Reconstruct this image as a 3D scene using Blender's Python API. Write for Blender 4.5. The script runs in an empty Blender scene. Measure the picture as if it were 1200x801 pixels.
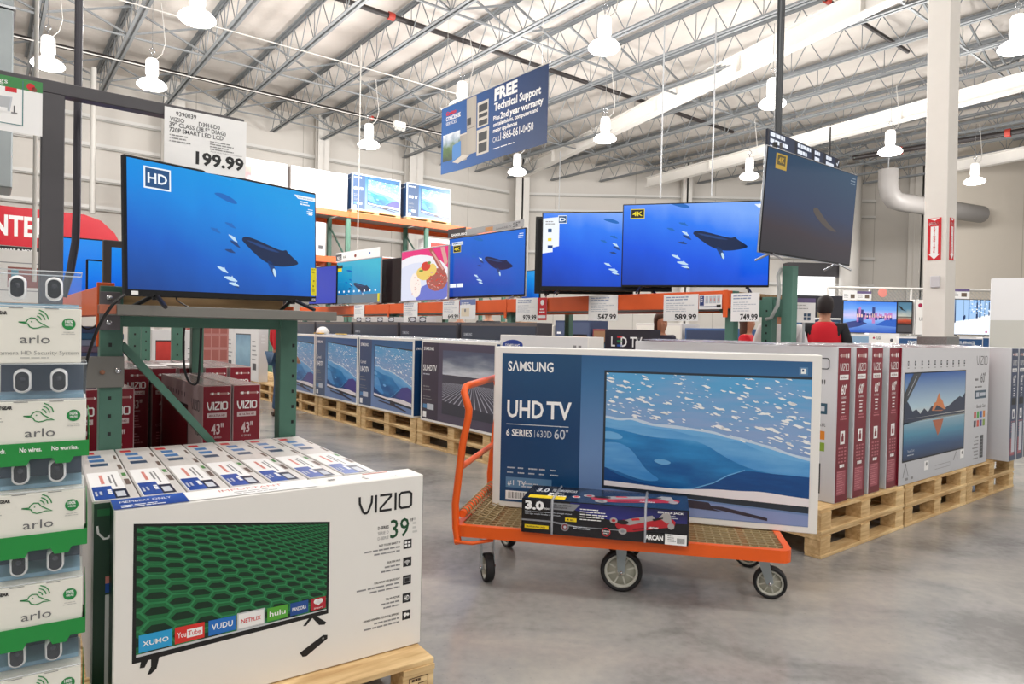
EXPOSURE, WORLD, LAMPW, BACKL = 0.08, 0.45, 240.0, 1.0
import bpy, math, random
from mathutils import Vector as V, Matrix
random.seed(7)
sc = bpy.context.scene
COL = sc.collection
# ------------------------------------------------------------ camera model
FPX, EYE = 790.0, 1.30
PITCH, ROLL = 0.0158, 0.021
_f = V((0, math.cos(PITCH), -math.sin(PITCH))); _u0 = V((0, math.sin(PITCH), math.cos(PITCH)))
_r = V((1, 0, 0)) * math.cos(ROLL) + _u0 * math.sin(ROLL)
_u = _u0 * math.cos(ROLL) - V((1, 0, 0)) * math.sin(ROLL)
CAM = V((0, 0, EYE))
def ray(px, py): return _f + _r * ((px - 600) / FPX) + _u * ((400.5 - py) / FPX)
def at_z(px, py, z): d = ray(px, py); return CAM + d * ((z - EYE) / d.z)
def at_y(px, py, y): d = ray(px, py); return CAM + d * (y / d.y)
A38 = math.radians(38)
CU = V((math.cos(A38), math.sin(A38), 0)); CVv = V((-math.sin(A38), math.cos(A38), 0))
def S(u, v, z=0): return CU * u + CVv * v + V((0, 0, z))       # shop axes: u to the right and away, v to the left and away
def at_v(px, py, v): d = ray(px, py); return CAM + d * (v / d.dot(CVv))
def at_u(px, py, u): d = ray(px, py); return CAM + d * (u / d.dot(CU))
def uof(p): return p.dot(CU)
def vof(p): return p.dot(CVv)
RB = A38                 # things whose front looks towards -v
RA = A38 - math.pi / 2   # things whose front looks towards -u
# ------------------------------------------------------------ materials
def lin(h):
    h = h.lstrip('#'); c = [int(h[i:i + 2], 16) / 255 for i in (0, 2, 4)]
    return tuple((x / 12.92 if x <= .04045 else ((x + .055) / 1.055) ** 2.4) for x in c) + (1,)
_M = {}
def newmat(name):
    m = bpy.data.materials.new(name); m.use_nodes = True; nt = m.node_tree
    b = nt.nodes['Principled BSDF']; _M[name] = m
    return m, nt, b
def P(name, col, rough=.5, metal=0., emit=0., spec=.5, alpha=1., noise=0., nscale=8., bump=0., trans=0.):
    if name in _M: return _M[name]
    m, nt, b = newmat(name); c = lin(col)
    b.inputs['Base Color'].default_value = c; b.inputs['Roughness'].default_value = rough
    b.inputs['Metallic'].default_value = metal; b.inputs['Specular IOR Level'].default_value = spec
    if emit: b.inputs['Emission Color'].default_value = c; b.inputs['Emission Strength'].default_value = emit
    if alpha < 1: b.inputs['Alpha'].default_value = alpha
    if trans: b.inputs['Transmission Weight'].default_value = trans
    if noise or bump:
        tc = nt.nodes.new('ShaderNodeTexCoord'); n = nt.nodes.new('ShaderNodeTexNoise')
        n.inputs['Scale'].default_value = nscale; n.inputs['Detail'].default_value = 4
        nt.links.new(tc.outputs['Object'], n.inputs['Vector'])
        if noise:
            mx = nt.nodes.new('ShaderNodeMix'); mx.data_type = 'RGBA'
            mx.inputs['A'].default_value = tuple(x * (1 - noise) for x in c[:3]) + (1,)
            mx.inputs['B'].default_value = tuple(min(1, x * (1 + noise)) for x in c[:3]) + (1,)
            nt.links.new(n.outputs['Fac'], mx.inputs['Factor']); nt.links.new(mx.outputs['Result'], b.inputs['Base Color'])
        if bump:
            bp = nt.nodes.new('ShaderNodeBump'); bp.inputs['Strength'].default_value = bump; bp.inputs['Distance'].default_value = .02
            nt.links.new(n.outputs['Fac'], bp.inputs['Height']); nt.links.new(bp.outputs['Normal'], b.inputs['Normal'])
    return m
def G(name, stops, d=(0, 1), noise=0., nscale=(3, 3), emit=0., rough=.45, off=0., spec=.5, detail=3):
    """printed or lit picture: colour ramp along a direction of the face, broken up by noise"""
    if name in _M: return _M[name]
    m, nt, b = newmat(name); N = nt.nodes.new; L = nt.links.new
    uv = N('ShaderNodeUVMap'); sp = N('ShaderNodeSeparateXYZ'); L(uv.outputs[0], sp.inputs[0])
    a = N('ShaderNodeMath'); a.operation = 'MULTIPLY'; L(sp.outputs[0], a.inputs[0]); a.inputs[1].default_value = d[0]
    c = N('ShaderNodeMath'); c.operation = 'MULTIPLY_ADD'; L(sp.outputs[1], c.inputs[0]); c.inputs[1].default_value = d[1]; L(a.outputs[0], c.inputs[2])
    last = c.outputs[0]
    mp = N('ShaderNodeMapping'); mp.inputs['Scale'].default_value = (nscale[0], nscale[1], 1); L(uv.outputs[0], mp.inputs[0])
    n = N('ShaderNodeTexNoise'); n.inputs['Scale'].default_value = 1; n.inputs['Detail'].default_value = detail; L(mp.outputs[0], n.inputs['Vector'])
    e = N('ShaderNodeMath'); e.operation = 'MULTIPLY_ADD'; L(n.outputs['Fac'], e.inputs[0]); e.inputs[1].default_value = noise * 2; L(last, e.inputs[2])
    s = N('ShaderNodeMath'); s.operation = 'ADD'; L(e.outputs[0], s.inputs[0]); s.inputs[1].default_value = off - noise
    r = N('ShaderNodeValToRGB'); L(s.outputs[0], r.inputs[0])
    el = r.color_ramp.elements
    el[0].position = stops[0][0]; el[0].color = lin(stops[0][1]); el[1].position = stops[-1][0]; el[1].color = lin(stops[-1][1])
    for p, h in stops[1:-1]: k = el.new(p); k.color = lin(h)
    b.inputs['Roughness'].default_value = rough; b.inputs['Specular IOR Level'].default_value = spec
    if emit:
        b.inputs['Base Color'].default_value = (.01, .01, .012, 1)
        L(r.outputs[0], b.inputs['Emission Color']); b.inputs['Emission Strength'].default_value = emit
    else: L(r.outputs[0], b.inputs['Base Color'])
    return m
def woodmat(name, c1, c2):
    m, nt, b = newmat(name); N = nt.nodes.new; L = nt.links.new
    tc = N('ShaderNodeTexCoord'); mp = N('ShaderNodeMapping'); mp.inputs['Scale'].default_value = (2, 14, 18); L(tc.outputs['Object'], mp.inputs[0])
    n = N('ShaderNodeTexNoise'); n.inputs['Scale'].default_value = 2.; n.inputs['Detail'].default_value = 6; n.inputs['Distortion'].default_value = .6; L(mp.outputs[0], n.inputs['Vector'])
    n2 = N('ShaderNodeTexNoise'); n2.inputs['Scale'].default_value = 3.; L(tc.outputs['Object'], n2.inputs['Vector'])
    ad = N('ShaderNodeMath'); ad.operation = 'MULTIPLY_ADD'; L(n2.outputs['Fac'], ad.inputs[0]); ad.inputs[1].default_value = .5; L(n.outputs['Fac'], ad.inputs[2])
    r = N('ShaderNodeValToRGB'); L(ad.outputs[0], r.inputs[0]); el = r.color_ramp.elements
    el[0].position = .45; el[0].color = lin(c1); el[1].position = 1.0; el[1].color = lin(c2)
    L(r.outputs[0], b.inputs['Base Color']); b.inputs['Roughness'].default_value = .7
    bp = N('ShaderNodeBump'); bp.inputs['Strength'].default_value = .25; bp.inputs['Distance'].default_value = .004; L(n.outputs['Fac'], bp.inputs['Height']); L(bp.outputs['Normal'], b.inputs['Normal'])
    return m
WOOD = woodmat('pallet_wood', '#b08652', '#efd3a0')
WOOD2 = woodmat('plank_wood', '#8f6f4c', '#c9a67a')
WHITE = P('white_card', '#eceae6', .45); PAPER = P('paper', '#f4f4f4', .6)
BLACK = P('black', '#141416', .4); INK = P('ink', '#1c1c20', .5); DGREY = P('dark_grey', '#4b4b50', .45)
FINE = P('fine_print', '#8a8a8c', .6); FINEW = P('fine_print_white', '#c6cbd4', .6)
WINK = P('white_ink', '#f6f6f6', .5); GREENINK = P('green_ink', '#1f8a46', .5)
MAROON = P('maroon_card', '#7d1226', .35); NAVY = P('navy_card', '#16406e', .35)
REDI = P('red_ink', '#d21f2b', .5); BLUEI = P('blue_ink', '#1c54b0', .5); YEL = P('yellow_ink', '#f2d21a', .5)
ORANGE = P('orange_beam', '#e8622a', .4, noise=.06); CARTOR = P('orange_cart', '#ec5f17', .35, noise=.06)
RGREEN = P('rack_green', '#4b7565', .4, noise=.12, nscale=14); DGREEN = P('dark_rack_green', '#588274', .45)
STEELD = P('dark_steel', '#4a484c', .45, noise=.08); GREYM = P('grey_painted_metal', '#76746f', .4, noise=.06)
GALV = P('galvanised', '#b4b9bd', .35, .8, noise=.15, nscale=5); STEELJ = P('joist_steel', '#8d9194', .5, .3, noise=.1, nscale=2)
CHROME = P('chrome', '#d5d8dc', .15, 1.); RUBBER = P('rubber', '#1a1a1c', .6); PLASG = P('light_plastic', '#cfcfc4', .45)
WPAINT = P('white_paint', '#e6e2dc', .5, noise=.03); WRAP = P('shrink_wrap', '#d8dde4', .12, alpha=.35, bump=.6, nscale=10)
TVB = P('tv_black', '#0d0d10', .25); TVS = P('tv_silver', '#b9bcc2', .3, .8)
# ------------------------------------------------------------ mesh builder
class MB:
    def __init__(s): s.v = []; s.f = []; s.mi = []; s.ms = []; s.uv = []; s.sm = []
    def m(s, mat):
        if mat not in s.ms: s.ms.append(mat)
        return s.ms.index(mat)
    def face(s, pts, mat, uv=None, smooth=False):
        b = len(s.v); s.v += [tuple(p) for p in pts]; s.f.append(tuple(range(b, b + len(pts)))); s.mi.append(s.m(mat)); s.uv.append(uv); s.sm.append(smooth)
    def raw(s, vs, fs, mat, smooth=False):
        b = len(s.v); s.v += [tuple(p) for p in vs]; k = s.m(mat)
        for f in fs: s.f.append(tuple(i + b for i in f)); s.mi.append(k); s.uv.append(None); s.sm.append(smooth)
    def box(s, x0, y0, z0, x1, y1, z1, mat, ch=0.):
        if ch <= 0:
            vs = [(x, y, z) for z in (z0, z1) for y in (y0, y1) for x in (x0, x1)]
            s.raw(vs, [(0, 2, 3, 1), (4, 5, 7, 6), (0, 1, 5, 4), (2, 6, 7, 3), (0, 4, 6, 2), (1, 3, 7, 5)], mat); return
        X, Y, Z = (x0, x1), (y0, y1), (z0, z1); vs = []; idx = {}
        for i in (0, 1):
            for j in (0, 1):
                for k in (0, 1):
                    sx, sy, sz = (1 - 2 * i), (1 - 2 * j), (1 - 2 * k)
                    for a, p in enumerate([(X[i], Y[j] + sy * ch, Z[k] + sz * ch), (X[i] + sx * ch, Y[j], Z[k] + sz * ch), (X[i] + sx * ch, Y[j] + sy * ch, Z[k])]):
                        idx[i, j, k, a] = len(vs); vs.append(p)
        q = lambda *t: tuple(idx[x] for x in t); fs = []
        for i in (0, 1):
            fs.append(q((i, 0, 0, 0), (i, 1, 0, 0), (i, 1, 1, 0), (i, 0, 1, 0))[::(1 if i else -1)])
            fs.append(q((0, i, 0, 1), (0, i, 1, 1), (1, i, 1, 1), (1, i, 0, 1))[::(1 if i else -1)])
            fs.append(q((0, 0, i, 2), (1, 0, i, 2), (1, 1, i, 2), (0, 1, i, 2))[::(1 if i else -1)])
        for i in (0, 1):
            for j in (0, 1):
                fs.append(q((i, j, 0, 0), (i, j, 1, 0), (i, j, 1, 1), (i, j, 0, 1))[::(1 if (i == j) else -1)])
                fs.append(q((i, 0, j, 0), (i, 0, j, 2), (i, 1, j, 2), (i, 1, j, 0))[::(1 if (i == j) else -1)])
                fs.append(q((0, i, j, 1), (1, i, j, 1), (1, i, j, 2), (0, i, j, 2))[::(1 if (i == j) else -1)])
                for k in (0, 1):
                    fs.append(q((i, j, k, 0), (i, j, k, 1), (i, j, k, 2))[::(1 if (i + j + k) % 2 else -1)])
        s.raw(vs, fs, mat)
    def tube(s, path, r, mat, n=8, caps=True, smooth=True, closed=False):
        path = [V(p) for p in path]; R = r if isinstance(r, (list, tuple)) else [r] * len(path); rings = []
        prev = None
        for i, p in enumerate(path):
            a = path[(i - 1) % len(path)] if (i or closed) else p; b = path[(i + 1) % len(path)] if (i < len(path) - 1 or closed) else p
            t = (b - a).normalized()
            if prev is None: nrm = t.orthogonal().normalized()
            else:
                nrm = prev - t * prev.dot(t)
                nrm = nrm.normalized() if nrm.length > 1e-5 else t.orthogonal().normalized()
            prev = nrm; bn = t.cross(nrm)
            rings.append([p + (nrm * math.cos(2 * math.pi * k / n) + bn * math.sin(2 * math.pi * k / n)) * R[i] for k in range(n)])
        vs = [q for g in rings for q in g]; fs = []; m = len(path)
        for i in range(m if closed else m - 1):
            j = (i + 1) % m
            for k in range(n): fs.append((i * n + k, i * n + (k + 1) % n, j * n + (k + 1) % n, j * n + k))
        s.raw(vs, fs, mat, smooth)
        if caps and not closed: s.raw(rings[0][::-1], [tuple(range(n))], mat); s.raw(rings[-1], [tuple(range(n))], mat)
    def bar(s, p, q, w, h, mat, up=V((0, 0, 1))):
        p = V(p); q = V(q); t = (q - p).normalized(); sd = t.cross(up)
        sd = sd.normalized() if sd.length > 1e-4 else V((1, 0, 0)); un = sd.cross(t)
        vs = [c + sd * (a * w / 2) + un * (b * h / 2) for c in (p, q) for b in (-1, 1) for a in (-1, 1)]
        s.raw(vs, [(0, 2, 3, 1), (4, 5, 7, 6), (0, 1, 5, 4), (2, 6, 7, 3), (0, 4, 6, 2), (1, 3, 7, 5)], mat)
    def lathe(s, prof, c, mat, n=20, axis=V((0, 0, 1)), smooth=True):
        axis = V(axis).normalized(); a = axis.orthogonal().normalized(); b = axis.cross(a); c = V(c); vs = []
        for r, z in prof:
            for k in range(n): t = 2 * math.pi * k / n; vs.append(c + axis * z + (a * math.cos(t) + b * math.sin(t)) * r)
        fs = [(i * n + k, i * n + (k + 1) % n, (i + 1) * n + (k + 1) % n, (i + 1) * n + k) for i in range(len(prof) - 1) for k in range(n)]
        s.raw(vs, fs, mat, smooth)
    def build(s, name, parent=None, loc=None, rz=0., smooth=False, rot=None):
        me = bpy.data.meshes.new(name); me.from_pydata(s.v, [], s.f)
        for m in s.ms: me.materials.append(m)
        me.polygons.foreach_set('material_index', s.mi)
        me.polygons.foreach_set('use_smooth', [bool(x or smooth) for x in s.sm])
        if any(u is not None for u in s.uv):
            ul = me.uv_layers.new(name='UVMap'); i = 0
            for f, u in zip(s.f, s.uv):
                for k in range(len(f)):
                    if u is not None: ul.data[i].uv = u[k]
                    i += 1
        me.update()
        o = bpy.data.objects.new(name, me); COL.objects.link(o)
        if parent: o.parent = parent
        if loc is not None: o.location = loc
        o.rotation_euler = rot if rot else (0, 0, rz)
        return o
_T = {}
def glyphs(t, bold):
    k = (t, bold)
    if k not in _T:
        c = bpy.data.curves.new('lettering', 'FONT'); c.body = t; c.offset = bold; c.resolution_u = 2
        o = bpy.data.objects.new('lettering', c); me = bpy.data.meshes.new_from_object(o)
        vs = [(v.co.x, v.co.y) for v in me.vertices]; fs = [tuple(p.vertices) for p in me.polygons]
        x0 = min(v[0] for v in vs); x1 = max(v[0] for v in vs)
        _T[k] = ([(x - x0, y) for x, y in vs], fs, x1 - x0)
        bpy.data.meshes.remove(me); bpy.data.objects.remove(o); bpy.data.curves.remove(c)
    return _T[k]
def clip(pts, x0, y0, x1, y1):
    for ax, lim, sg in ((0, x0, 1), (0, x1, -1), (1, y0, 1), (1, y1, -1)):
        out = []
        for i in range(len(pts)):
            a, b = pts[i - 1], pts[i]; ia = (a[ax] - lim) * sg >= 0; ib = (b[ax] - lim) * sg >= 0
            if ia != ib:
                t = (lim - a[ax]) / (b[ax] - a[ax]); out.append((a[0] + (b[0] - a[0]) * t, a[1] + (b[1] - a[1]) * t))
            if ib: out.append(b)
        pts = out
        if len(pts) < 3: return []
    return pts
class Cv:
    """a printed face: x right, y up, both 0..1 over w x h metres"""
    def __init__(s, mb, o, ex, ey, w, h, lay=1, quad=None):
        s.mb = mb; s.o = V(o); s.ex = V(ex); s.ey = V(ey); s.w = w; s.h = h; s.lay = lay; s.n = s.ex.cross(s.ey).normalized(); s.q = quad; s.fn = None
    def p(s, x, y, l):
        if s.q:   # bilinear quad in metres (BL, BR, TR, TL)
            a, b, c, d = s.q; X = (a[0] * (1 - x) + b[0] * x) * (1 - y) + (d[0] * (1 - x) + c[0] * x) * y; Y = (a[1] * (1 - x) + b[1] * x) * (1 - y) + (d[1] * (1 - x) + c[1] * x) * y
        else: X, Y = x * s.w, y * s.h
        if s.fn: return s.fn(X, Y, l * .0004)
        return s.o + s.ex * X + s.ey * Y + s.n * (l * .0004)
    def poly(s, pts, mat, l=1, cl=True):
        if cl: pts = clip(pts, 0, 0, 1, 1)
        if len(pts) >= 3: s.mb.face([s.p(x, y, s.lay + l) for x, y in pts], mat, [(x, y) for x, y in pts])
    def rect(s, x0, y0, x1, y1, mat, l=1): s.poly([(x0, y0), (x1, y0), (x1, y1), (x0, y1)], mat, l)
    def rectuv(s, x0, y0, x1, y1, mat, l=1):
        s.mb.face([s.p(x, y, s.lay + l) for x, y in [(x0, y0), (x1, y0), (x1, y1), (x0, y1)]], mat, [(0, 0), (1, 0), (1, 1), (0, 1)])
    def sub(s, x0, y0, x1, y1, l=1): return Cv(s.mb, s.o + s.ex * (x0 * s.w) + s.ey * (y0 * s.h), s.ex, s.ey, (x1 - x0) * s.w, (y1 - y0) * s.h, s.lay + l)
    def subq(s, quad, l=1): return Cv(s.mb, s.o, s.ex, s.ey, s.w, s.h, s.lay + l, [(x * s.w, y * s.h) for x, y in quad])
    def ell(s, cx, cy, rx, ry, mat, l=1, n=14, rot=0):
        pts = []
        for k in range(n):
            t = 2 * math.pi * k / n; a, b = math.cos(t) * rx, math.sin(t) * ry; pts.append((cx + a * math.cos(rot) - b * math.sin(rot), cy + a * math.sin(rot) + b * math.cos(rot)))
        s.poly(pts, mat, l)
    def circ(s, cx, cy, r, mat, l=1, n=18): s.ell(cx, cy, r / s.w, r / s.h, mat, l, n)   # r in metres
    def text(s, t, x, y, h, mat, w=None, al='l', bold=0., l=2, rot=0):
        vs, fs, tw = glyphs(t, bold); k = h / .70; kx = (w / tw) if w else k * s.h / s.w
        W = tw * kx; x0 = x - (W if al == 'r' else W / 2 if al == 'c' else 0)
        b = [(x0 + a * kx, y + c * k) for a, c in vs]
        s.mb.raw([s.p(a, c, s.lay + l) for a, c in b], fs, mat)
    def line(s, pts, wd, mat, l=2, closed=False):
        """ribbon, width in metres"""
        q = [(x * s.w, y * s.h) for x, y in pts]; n = len(q); L_, R_ = [], []
        for i in range(n):
            a = q[i - 1] if (i or closed) else q[i]; b = q[(i + 1) % n] if (i < n - 1 or closed) else q[i]
            p = q[i]; d1 = (p[0] - a[0], p[1] - a[1]); d2 = (b[0] - p[0], b[1] - p[1])
            def nm(d): k = math.hypot(*d); return (d[0] / k, d[1] / k) if k > 1e-9 else (0, 0)
            d1, d2 = nm(d1), nm(d2); t = nm((d1[0] + d2[0], d1[1] + d2[1])) if (d1 != (0, 0) and d2 != (0, 0)) else (d1 if d1 != (0, 0) else d2)
            c = t[0] * (d1 if d1 != (0, 0) else d2)[0] + t[1] * (d1 if d1 != (0, 0) else d2)[1]; k = wd / 2 / max(.5, c)
            L_.append(((p[0] - t[1] * k) / s.w, (p[1] + t[0] * k) / s.h)); R_.append(((p[0] + t[1] * k) / s.w, (p[1] - t[0] * k) / s.h))
        for i in range(n if closed else n - 1):
            j = (i + 1) % n; s.poly([R_[i], R_[j], L_[j], L_[i]], mat, l)
    def lines(s, x0, y, x1, n, dy, th, mat, l=2, al='l', seed=1):
        rr = random.Random(seed)
        for k in range(n):
            w = (x1 - x0) * rr.uniform(.55, 1); a = x0 if al == 'l' else x1 - w if al == 'r' else (x0 + x1 - w) / 2; yy = y - k * dy
            while w > 0:
                q = min(w, (x1 - x0) * rr.uniform(.08, .25)); s.rect(a, yy, a + q * .86, yy + th, mat, l); a += q; w -= q
def vizio(cv, x, y, w, h, mat, th=None, l=3):
    """the wordmark, from (x, y) up, w wide, h high in canvas units"""
    k = 3.55; th = th or h * cv.h * .13
    def pl(pts, closed=False): cv.line([(x + a / k * w, y + b * h) for a, b in pts], th, mat, l, closed)
    pl([(.06, 1), (.08, .62), (.30, .13), (.40, .05), (.52, .05), (.62, .13), (.84, .62), (.86, 1)]); pl([(1.12, 1), (1.12, 0)])
    pl([(1.38, .94), (2.1, .94), (2.1, .82), (1.42, .22), (1.42, .06), (2.16, .06)]); pl([(2.42, 1), (2.42, 0)])
    pl([(2.82, .94), (3.35, .94), (3.5, .82), (3.5, .18), (3.35, .06), (2.82, .06), (2.68, .18), (2.68, .82)], True)
def samsung(cv, x, y, w, h, mat, l=2): cv.text('SΛMSUNG', x, y, h, mat, w=w, bold=.018, l=l)
# ------------------------------------------------------------ tagging
def tag(o, label, cat, group=None, kind=None):
    if label: o['label'] = label
    if cat: o['category'] = cat
    if group: o['group'] = group
    if kind: o['kind'] = kind
    return o
def struct(o): o['kind'] = 'structure'; return o
def empty(name, loc=(0, 0, 0), rz=0., rot=None):
    o = bpy.data.objects.new(name, None); COL.objects.link(o); o.location = loc; o.rotation_euler = rot or (0, 0, rz); o.empty_display_size = .1
    return o
def kids(o): return [c for c in bpy.data.objects if c.parent == o]
def dup(o, loc=None, rz=None, label=None, cat=None, group=None, parent=None):
    def rec(x, par):
        c = x.copy(); COL.objects.link(c)
        if par: c.parent = par
        for ch in kids(x): rec(ch, c)
        return c
    c = rec(o, parent)
    if loc is not None: c.location = loc
    if rz is not None: c.rotation_euler = (0, 0, rz)
    if label: c['label'] = label
    if group: c['group'] = group
    elif 'group' in c and label and group is None: pass
    return c
# cartons: origin at the bottom centre of the front; front looks to -y
def carton(W, T, H, cols, art, ch=.004):
    """cols: material or dict(front,left,right,top,back); art(front,left,right,top canvases)"""
    mb = MB(); base = cols if not isinstance(cols, dict) else cols['body']
    mb.box(-W / 2, 0, 0, W / 2, T, H, base, ch)
    f = Cv(mb, (-W / 2, 0, 0), (1, 0, 0), (0, 0, 1), W, H); l = Cv(mb, (-W / 2, T, 0), (0, -1, 0), (0, 0, 1), T, H)
    r = Cv(mb, (W / 2, 0, 0), (0, 1, 0), (0, 0, 1), T, H); t = Cv(mb, (-W / 2, 0, H), (1, 0, 0), (0, 1, 0), W, T)
    e = ch / W * 1.2, ch / H * 1.2, ch / T * 1.2
    if isinstance(cols, dict):
        if 'front' in cols: f.rect(e[0], e[1], 1 - e[0], 1 - e[1], cols['front'], 0)
        if 'left' in cols: l.rect(e[2], e[1], 1 - e[2], 1 - e[1], cols['left'], 0)
        if 'right' in cols: r.rect(e[2], e[1], 1 - e[2], 1 - e[1], cols['right'], 0)
        if 'top' in cols: t.rect(e[0], e[2], 1 - e[0], 1 - e[2], cols['top'], 0)
    art(f, l, r, t)
    return mb
def at_seg(P0, P1, W):   # front-left bottom corner, direction to P1 -> location and rz
    d = (P1 - P0); d.z = 0; d.normalize(); c = P0 + d * (W / 2); return c, math.atan2(d.y, d.x)
# ------------------------------------------------------------ camera
cd = bpy.data.cameras.new('camera'); cam = bpy.data.objects.new('camera', cd); COL.objects.link(cam); sc.camera = cam
cd.sensor_width = 36; cd.lens = FPX / 1200 * 36; cd.clip_start = .05; cd.clip_end = 200
cam.matrix_world = Matrix.Translation(CAM) @ Matrix((( _r.x, _u.x, -_f.x), (_r.y, _u.y, -_f.y), (_r.z, _u.z, -_f.z))).to_4x4()
sc.view_settings.view_transform = 'Standard'; sc.view_settings.look = 'None'; sc.view_settings.gamma = 1; sc.view_settings.exposure = EXPOSURE
w = bpy.data.worlds.new('world'); sc.world = w; w.use_nodes = True
w.node_tree.nodes['Background'].inputs[0].default_value = (1, .98, .95, 1); w.node_tree.nodes['Background'].inputs[1].default_value = WORLD
# ------------------------------------------------------------ room
ZR, ZJ = 7.65, 6.9; VW, YW = 20.0, 25.4
def concrete():
    m, nt, b = newmat('polished_concrete'); N = nt.nodes.new; L = nt.links.new
    tc = N('ShaderNodeTexCoord'); mp = N('ShaderNodeMapping'); L(tc.outputs['Object'], mp.inputs[0]); mp.inputs['Scale'].default_value = (.9, 1.3, 1)
    mp.inputs['Rotation'].default_value = (0, 0, .5)
    n = N('ShaderNodeTexNoise'); n.inputs['Scale'].default_value = 1.3; n.inputs['Detail'].default_value = 9; n.inputs['Roughness'].default_value = .5; n.inputs['Distortion'].default_value = .6; L(mp.outputs[0], n.inputs[0])
    n2 = N('ShaderNodeTexNoise'); n2.inputs['Scale'].default_value = 22; n2.inputs['Detail'].default_value = 6; L(tc.outputs['Object'], n2.inputs[0])
    mx = N('ShaderNodeMath'); mx.operation = 'MULTIPLY_ADD'; mx.inputs[1].default_value = .22; L(n2.outputs['Fac'], mx.inputs[0]); L(n.outputs['Fac'], mx.inputs[2])
    r = N('ShaderNodeValToRGB'); L(mx.outputs[0], r.inputs[0]); e = r.color_ramp.elements
    e[0].position = .42; e[0].color = lin('#7d7c7b'); e[1].position = .86; e[1].color = lin('#b9b3ab')
    k = e.new(.58); k.color = lin('#9b9a98'); k = e.new(.70); k.color = lin('#a9a6a1')
    # small dark specks and scuffs that belong to the slab
    vo = N('ShaderNodeTexNoise'); vo.inputs['Scale'].default_value = 60; vo.inputs['Detail'].default_value = 2; L(mp.outputs[0], vo.inputs[0])
    cr = N('ShaderNodeValToRGB'); L(vo.outputs['Fac'], cr.inputs[0]); cr.color_ramp.elements[0].position = .24; cr.color_ramp.elements[0].color = (.8, .8, .8, 1); cr.color_ramp.elements[1].position = .33; cr.color_ramp.elements[1].color = (1, 1, 1, 1)
    mm = N('ShaderNodeMix'); mm.data_type = 'RGBA'; mm.blend_type = 'MULTIPLY'; mm.inputs['Factor'].default_value = 1; L(r.outputs[0], mm.inputs['A']); L(cr.outputs[0], mm.inputs['B'])
    L(mm.outputs['Result'], b.inputs['Base Color'])
    rr = N('ShaderNodeMapRange'); L(n.outputs['Fac'], rr.inputs[0]); rr.inputs[3].default_value = .14; rr.inputs[4].default_value = .26; L(rr.outputs[0], b.inputs['Roughness'])
    b.inputs['Specular IOR Level'].default_value = .6
    return m
mb = MB(); mb.box(-22, -9, -.12, 32, 27, 0, concrete()); struct(mb.build('floor'))
def wallmat(name, a, b_, sx):
    m, nt, b = newmat(name); N = nt.nodes.new; L = nt.links.new
    tc = N('ShaderNodeTexCoord'); sp = N('ShaderNodeSeparateXYZ'); L(tc.outputs['Object'], sp.inputs[0])
    md = N('ShaderNodeMath'); md.operation = 'PINGPONG'; md.inputs[1].default_value = sx; L(sp.outputs[0], md.inputs[0])
    gt = N('ShaderNodeMath'); gt.operation = 'GREATER_THAN'; gt.inputs[1].default_value = sx - .012; L(md.outputs[0], gt.inputs[0])
    mx = N('ShaderNodeMix'); mx.data_type = 'RGBA'; mx.inputs['A'].default_value = lin(a); mx.inputs['B'].default_value = lin(b_); L(gt.outputs[0], mx.inputs['Factor'])
    L(mx.outputs['Result'], b.inputs['Base Color']); b.inputs['Roughness'].default_value = .6
    n = N('ShaderNodeTexNoise'); n.inputs['Scale'].default_value = 1.5; L(tc.outputs['Object'], n.inputs[0])
    bp = N('ShaderNodeBump'); bp.inputs['Strength'].default_value = .35; bp.inputs['Distance'].default_value = .05; L(n.outputs['Fac'], bp.inputs['Height']); L(bp.outputs['Normal'], b.inputs['Normal'])
    return m
WALLM = wallmat('wall_panels', '#dcd7d0', '#bbb6ae', 1.5)
WALLR = wallmat('wall_panels_beige', '#d6cdc0', '#bab1a2', 2.2)
cu = (YW - .788 * VW) / .616     # u where the two walls meet
cu = (YW - CVv.y * VW) / CU.y
def wallslab(name, p, q, z1, mat, th=.2):
    d = (q - p); L_ = d.length; rz = math.atan2(d.y, d.x); mb = MB(); mb.box(0, 0, 0, L_, th, z1, mat); return struct(mb.build(name, loc=p, rz=rz))
corner = S(cu, VW)
wallslab('wall_left', S(-12, VW), S(cu, VW), ZR + .3, WALLM)
wallslab('wall_back', V((corner.x, YW, 0)), V((16.2, YW, 0)), ZR + .3, WALLM)
wallslab('wall_right', V((13.6, 21.0, 0)), V((31, 21.0, 0)), ZR + .3, WALLR)
# girts, columns of the walls
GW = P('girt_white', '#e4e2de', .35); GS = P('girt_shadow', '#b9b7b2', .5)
def girts(p, q, zs, th=.09):
    d = (q - p).normalized(); n = V((d.y, -d.x, 0)); 
    for z in zs:
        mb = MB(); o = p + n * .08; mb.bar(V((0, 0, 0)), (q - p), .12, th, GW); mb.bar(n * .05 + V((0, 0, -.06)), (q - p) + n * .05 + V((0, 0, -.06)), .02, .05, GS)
        b = mb.build('trim_%d' % next(TR), loc=o + V((0, 0, z))); struct(b)
import itertools
TR = itertools.count(1)
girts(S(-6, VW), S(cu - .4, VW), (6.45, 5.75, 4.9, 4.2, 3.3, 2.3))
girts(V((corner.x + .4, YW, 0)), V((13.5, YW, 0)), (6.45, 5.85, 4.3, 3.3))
def wall_column(x, y, w, z1=ZR, rz=0):
    mb = MB(); mb.box(-w / 2, -w * .35, 0, w / 2, w * .35, .012, WPAINT); mb.box(-w / 2, -w * .35, .012, w / 2, -w * .35 + .03, z1, WPAINT); mb.box(-w / 2, w * .35 - .03, .012, w / 2, w * .35, z1, WPAINT); mb.box(-.03, -w * .35, .012, .03, w * .35, z1, WPAINT)
    return mb.build('wall_column', loc=(x, y, 0), rz=rz)
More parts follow.
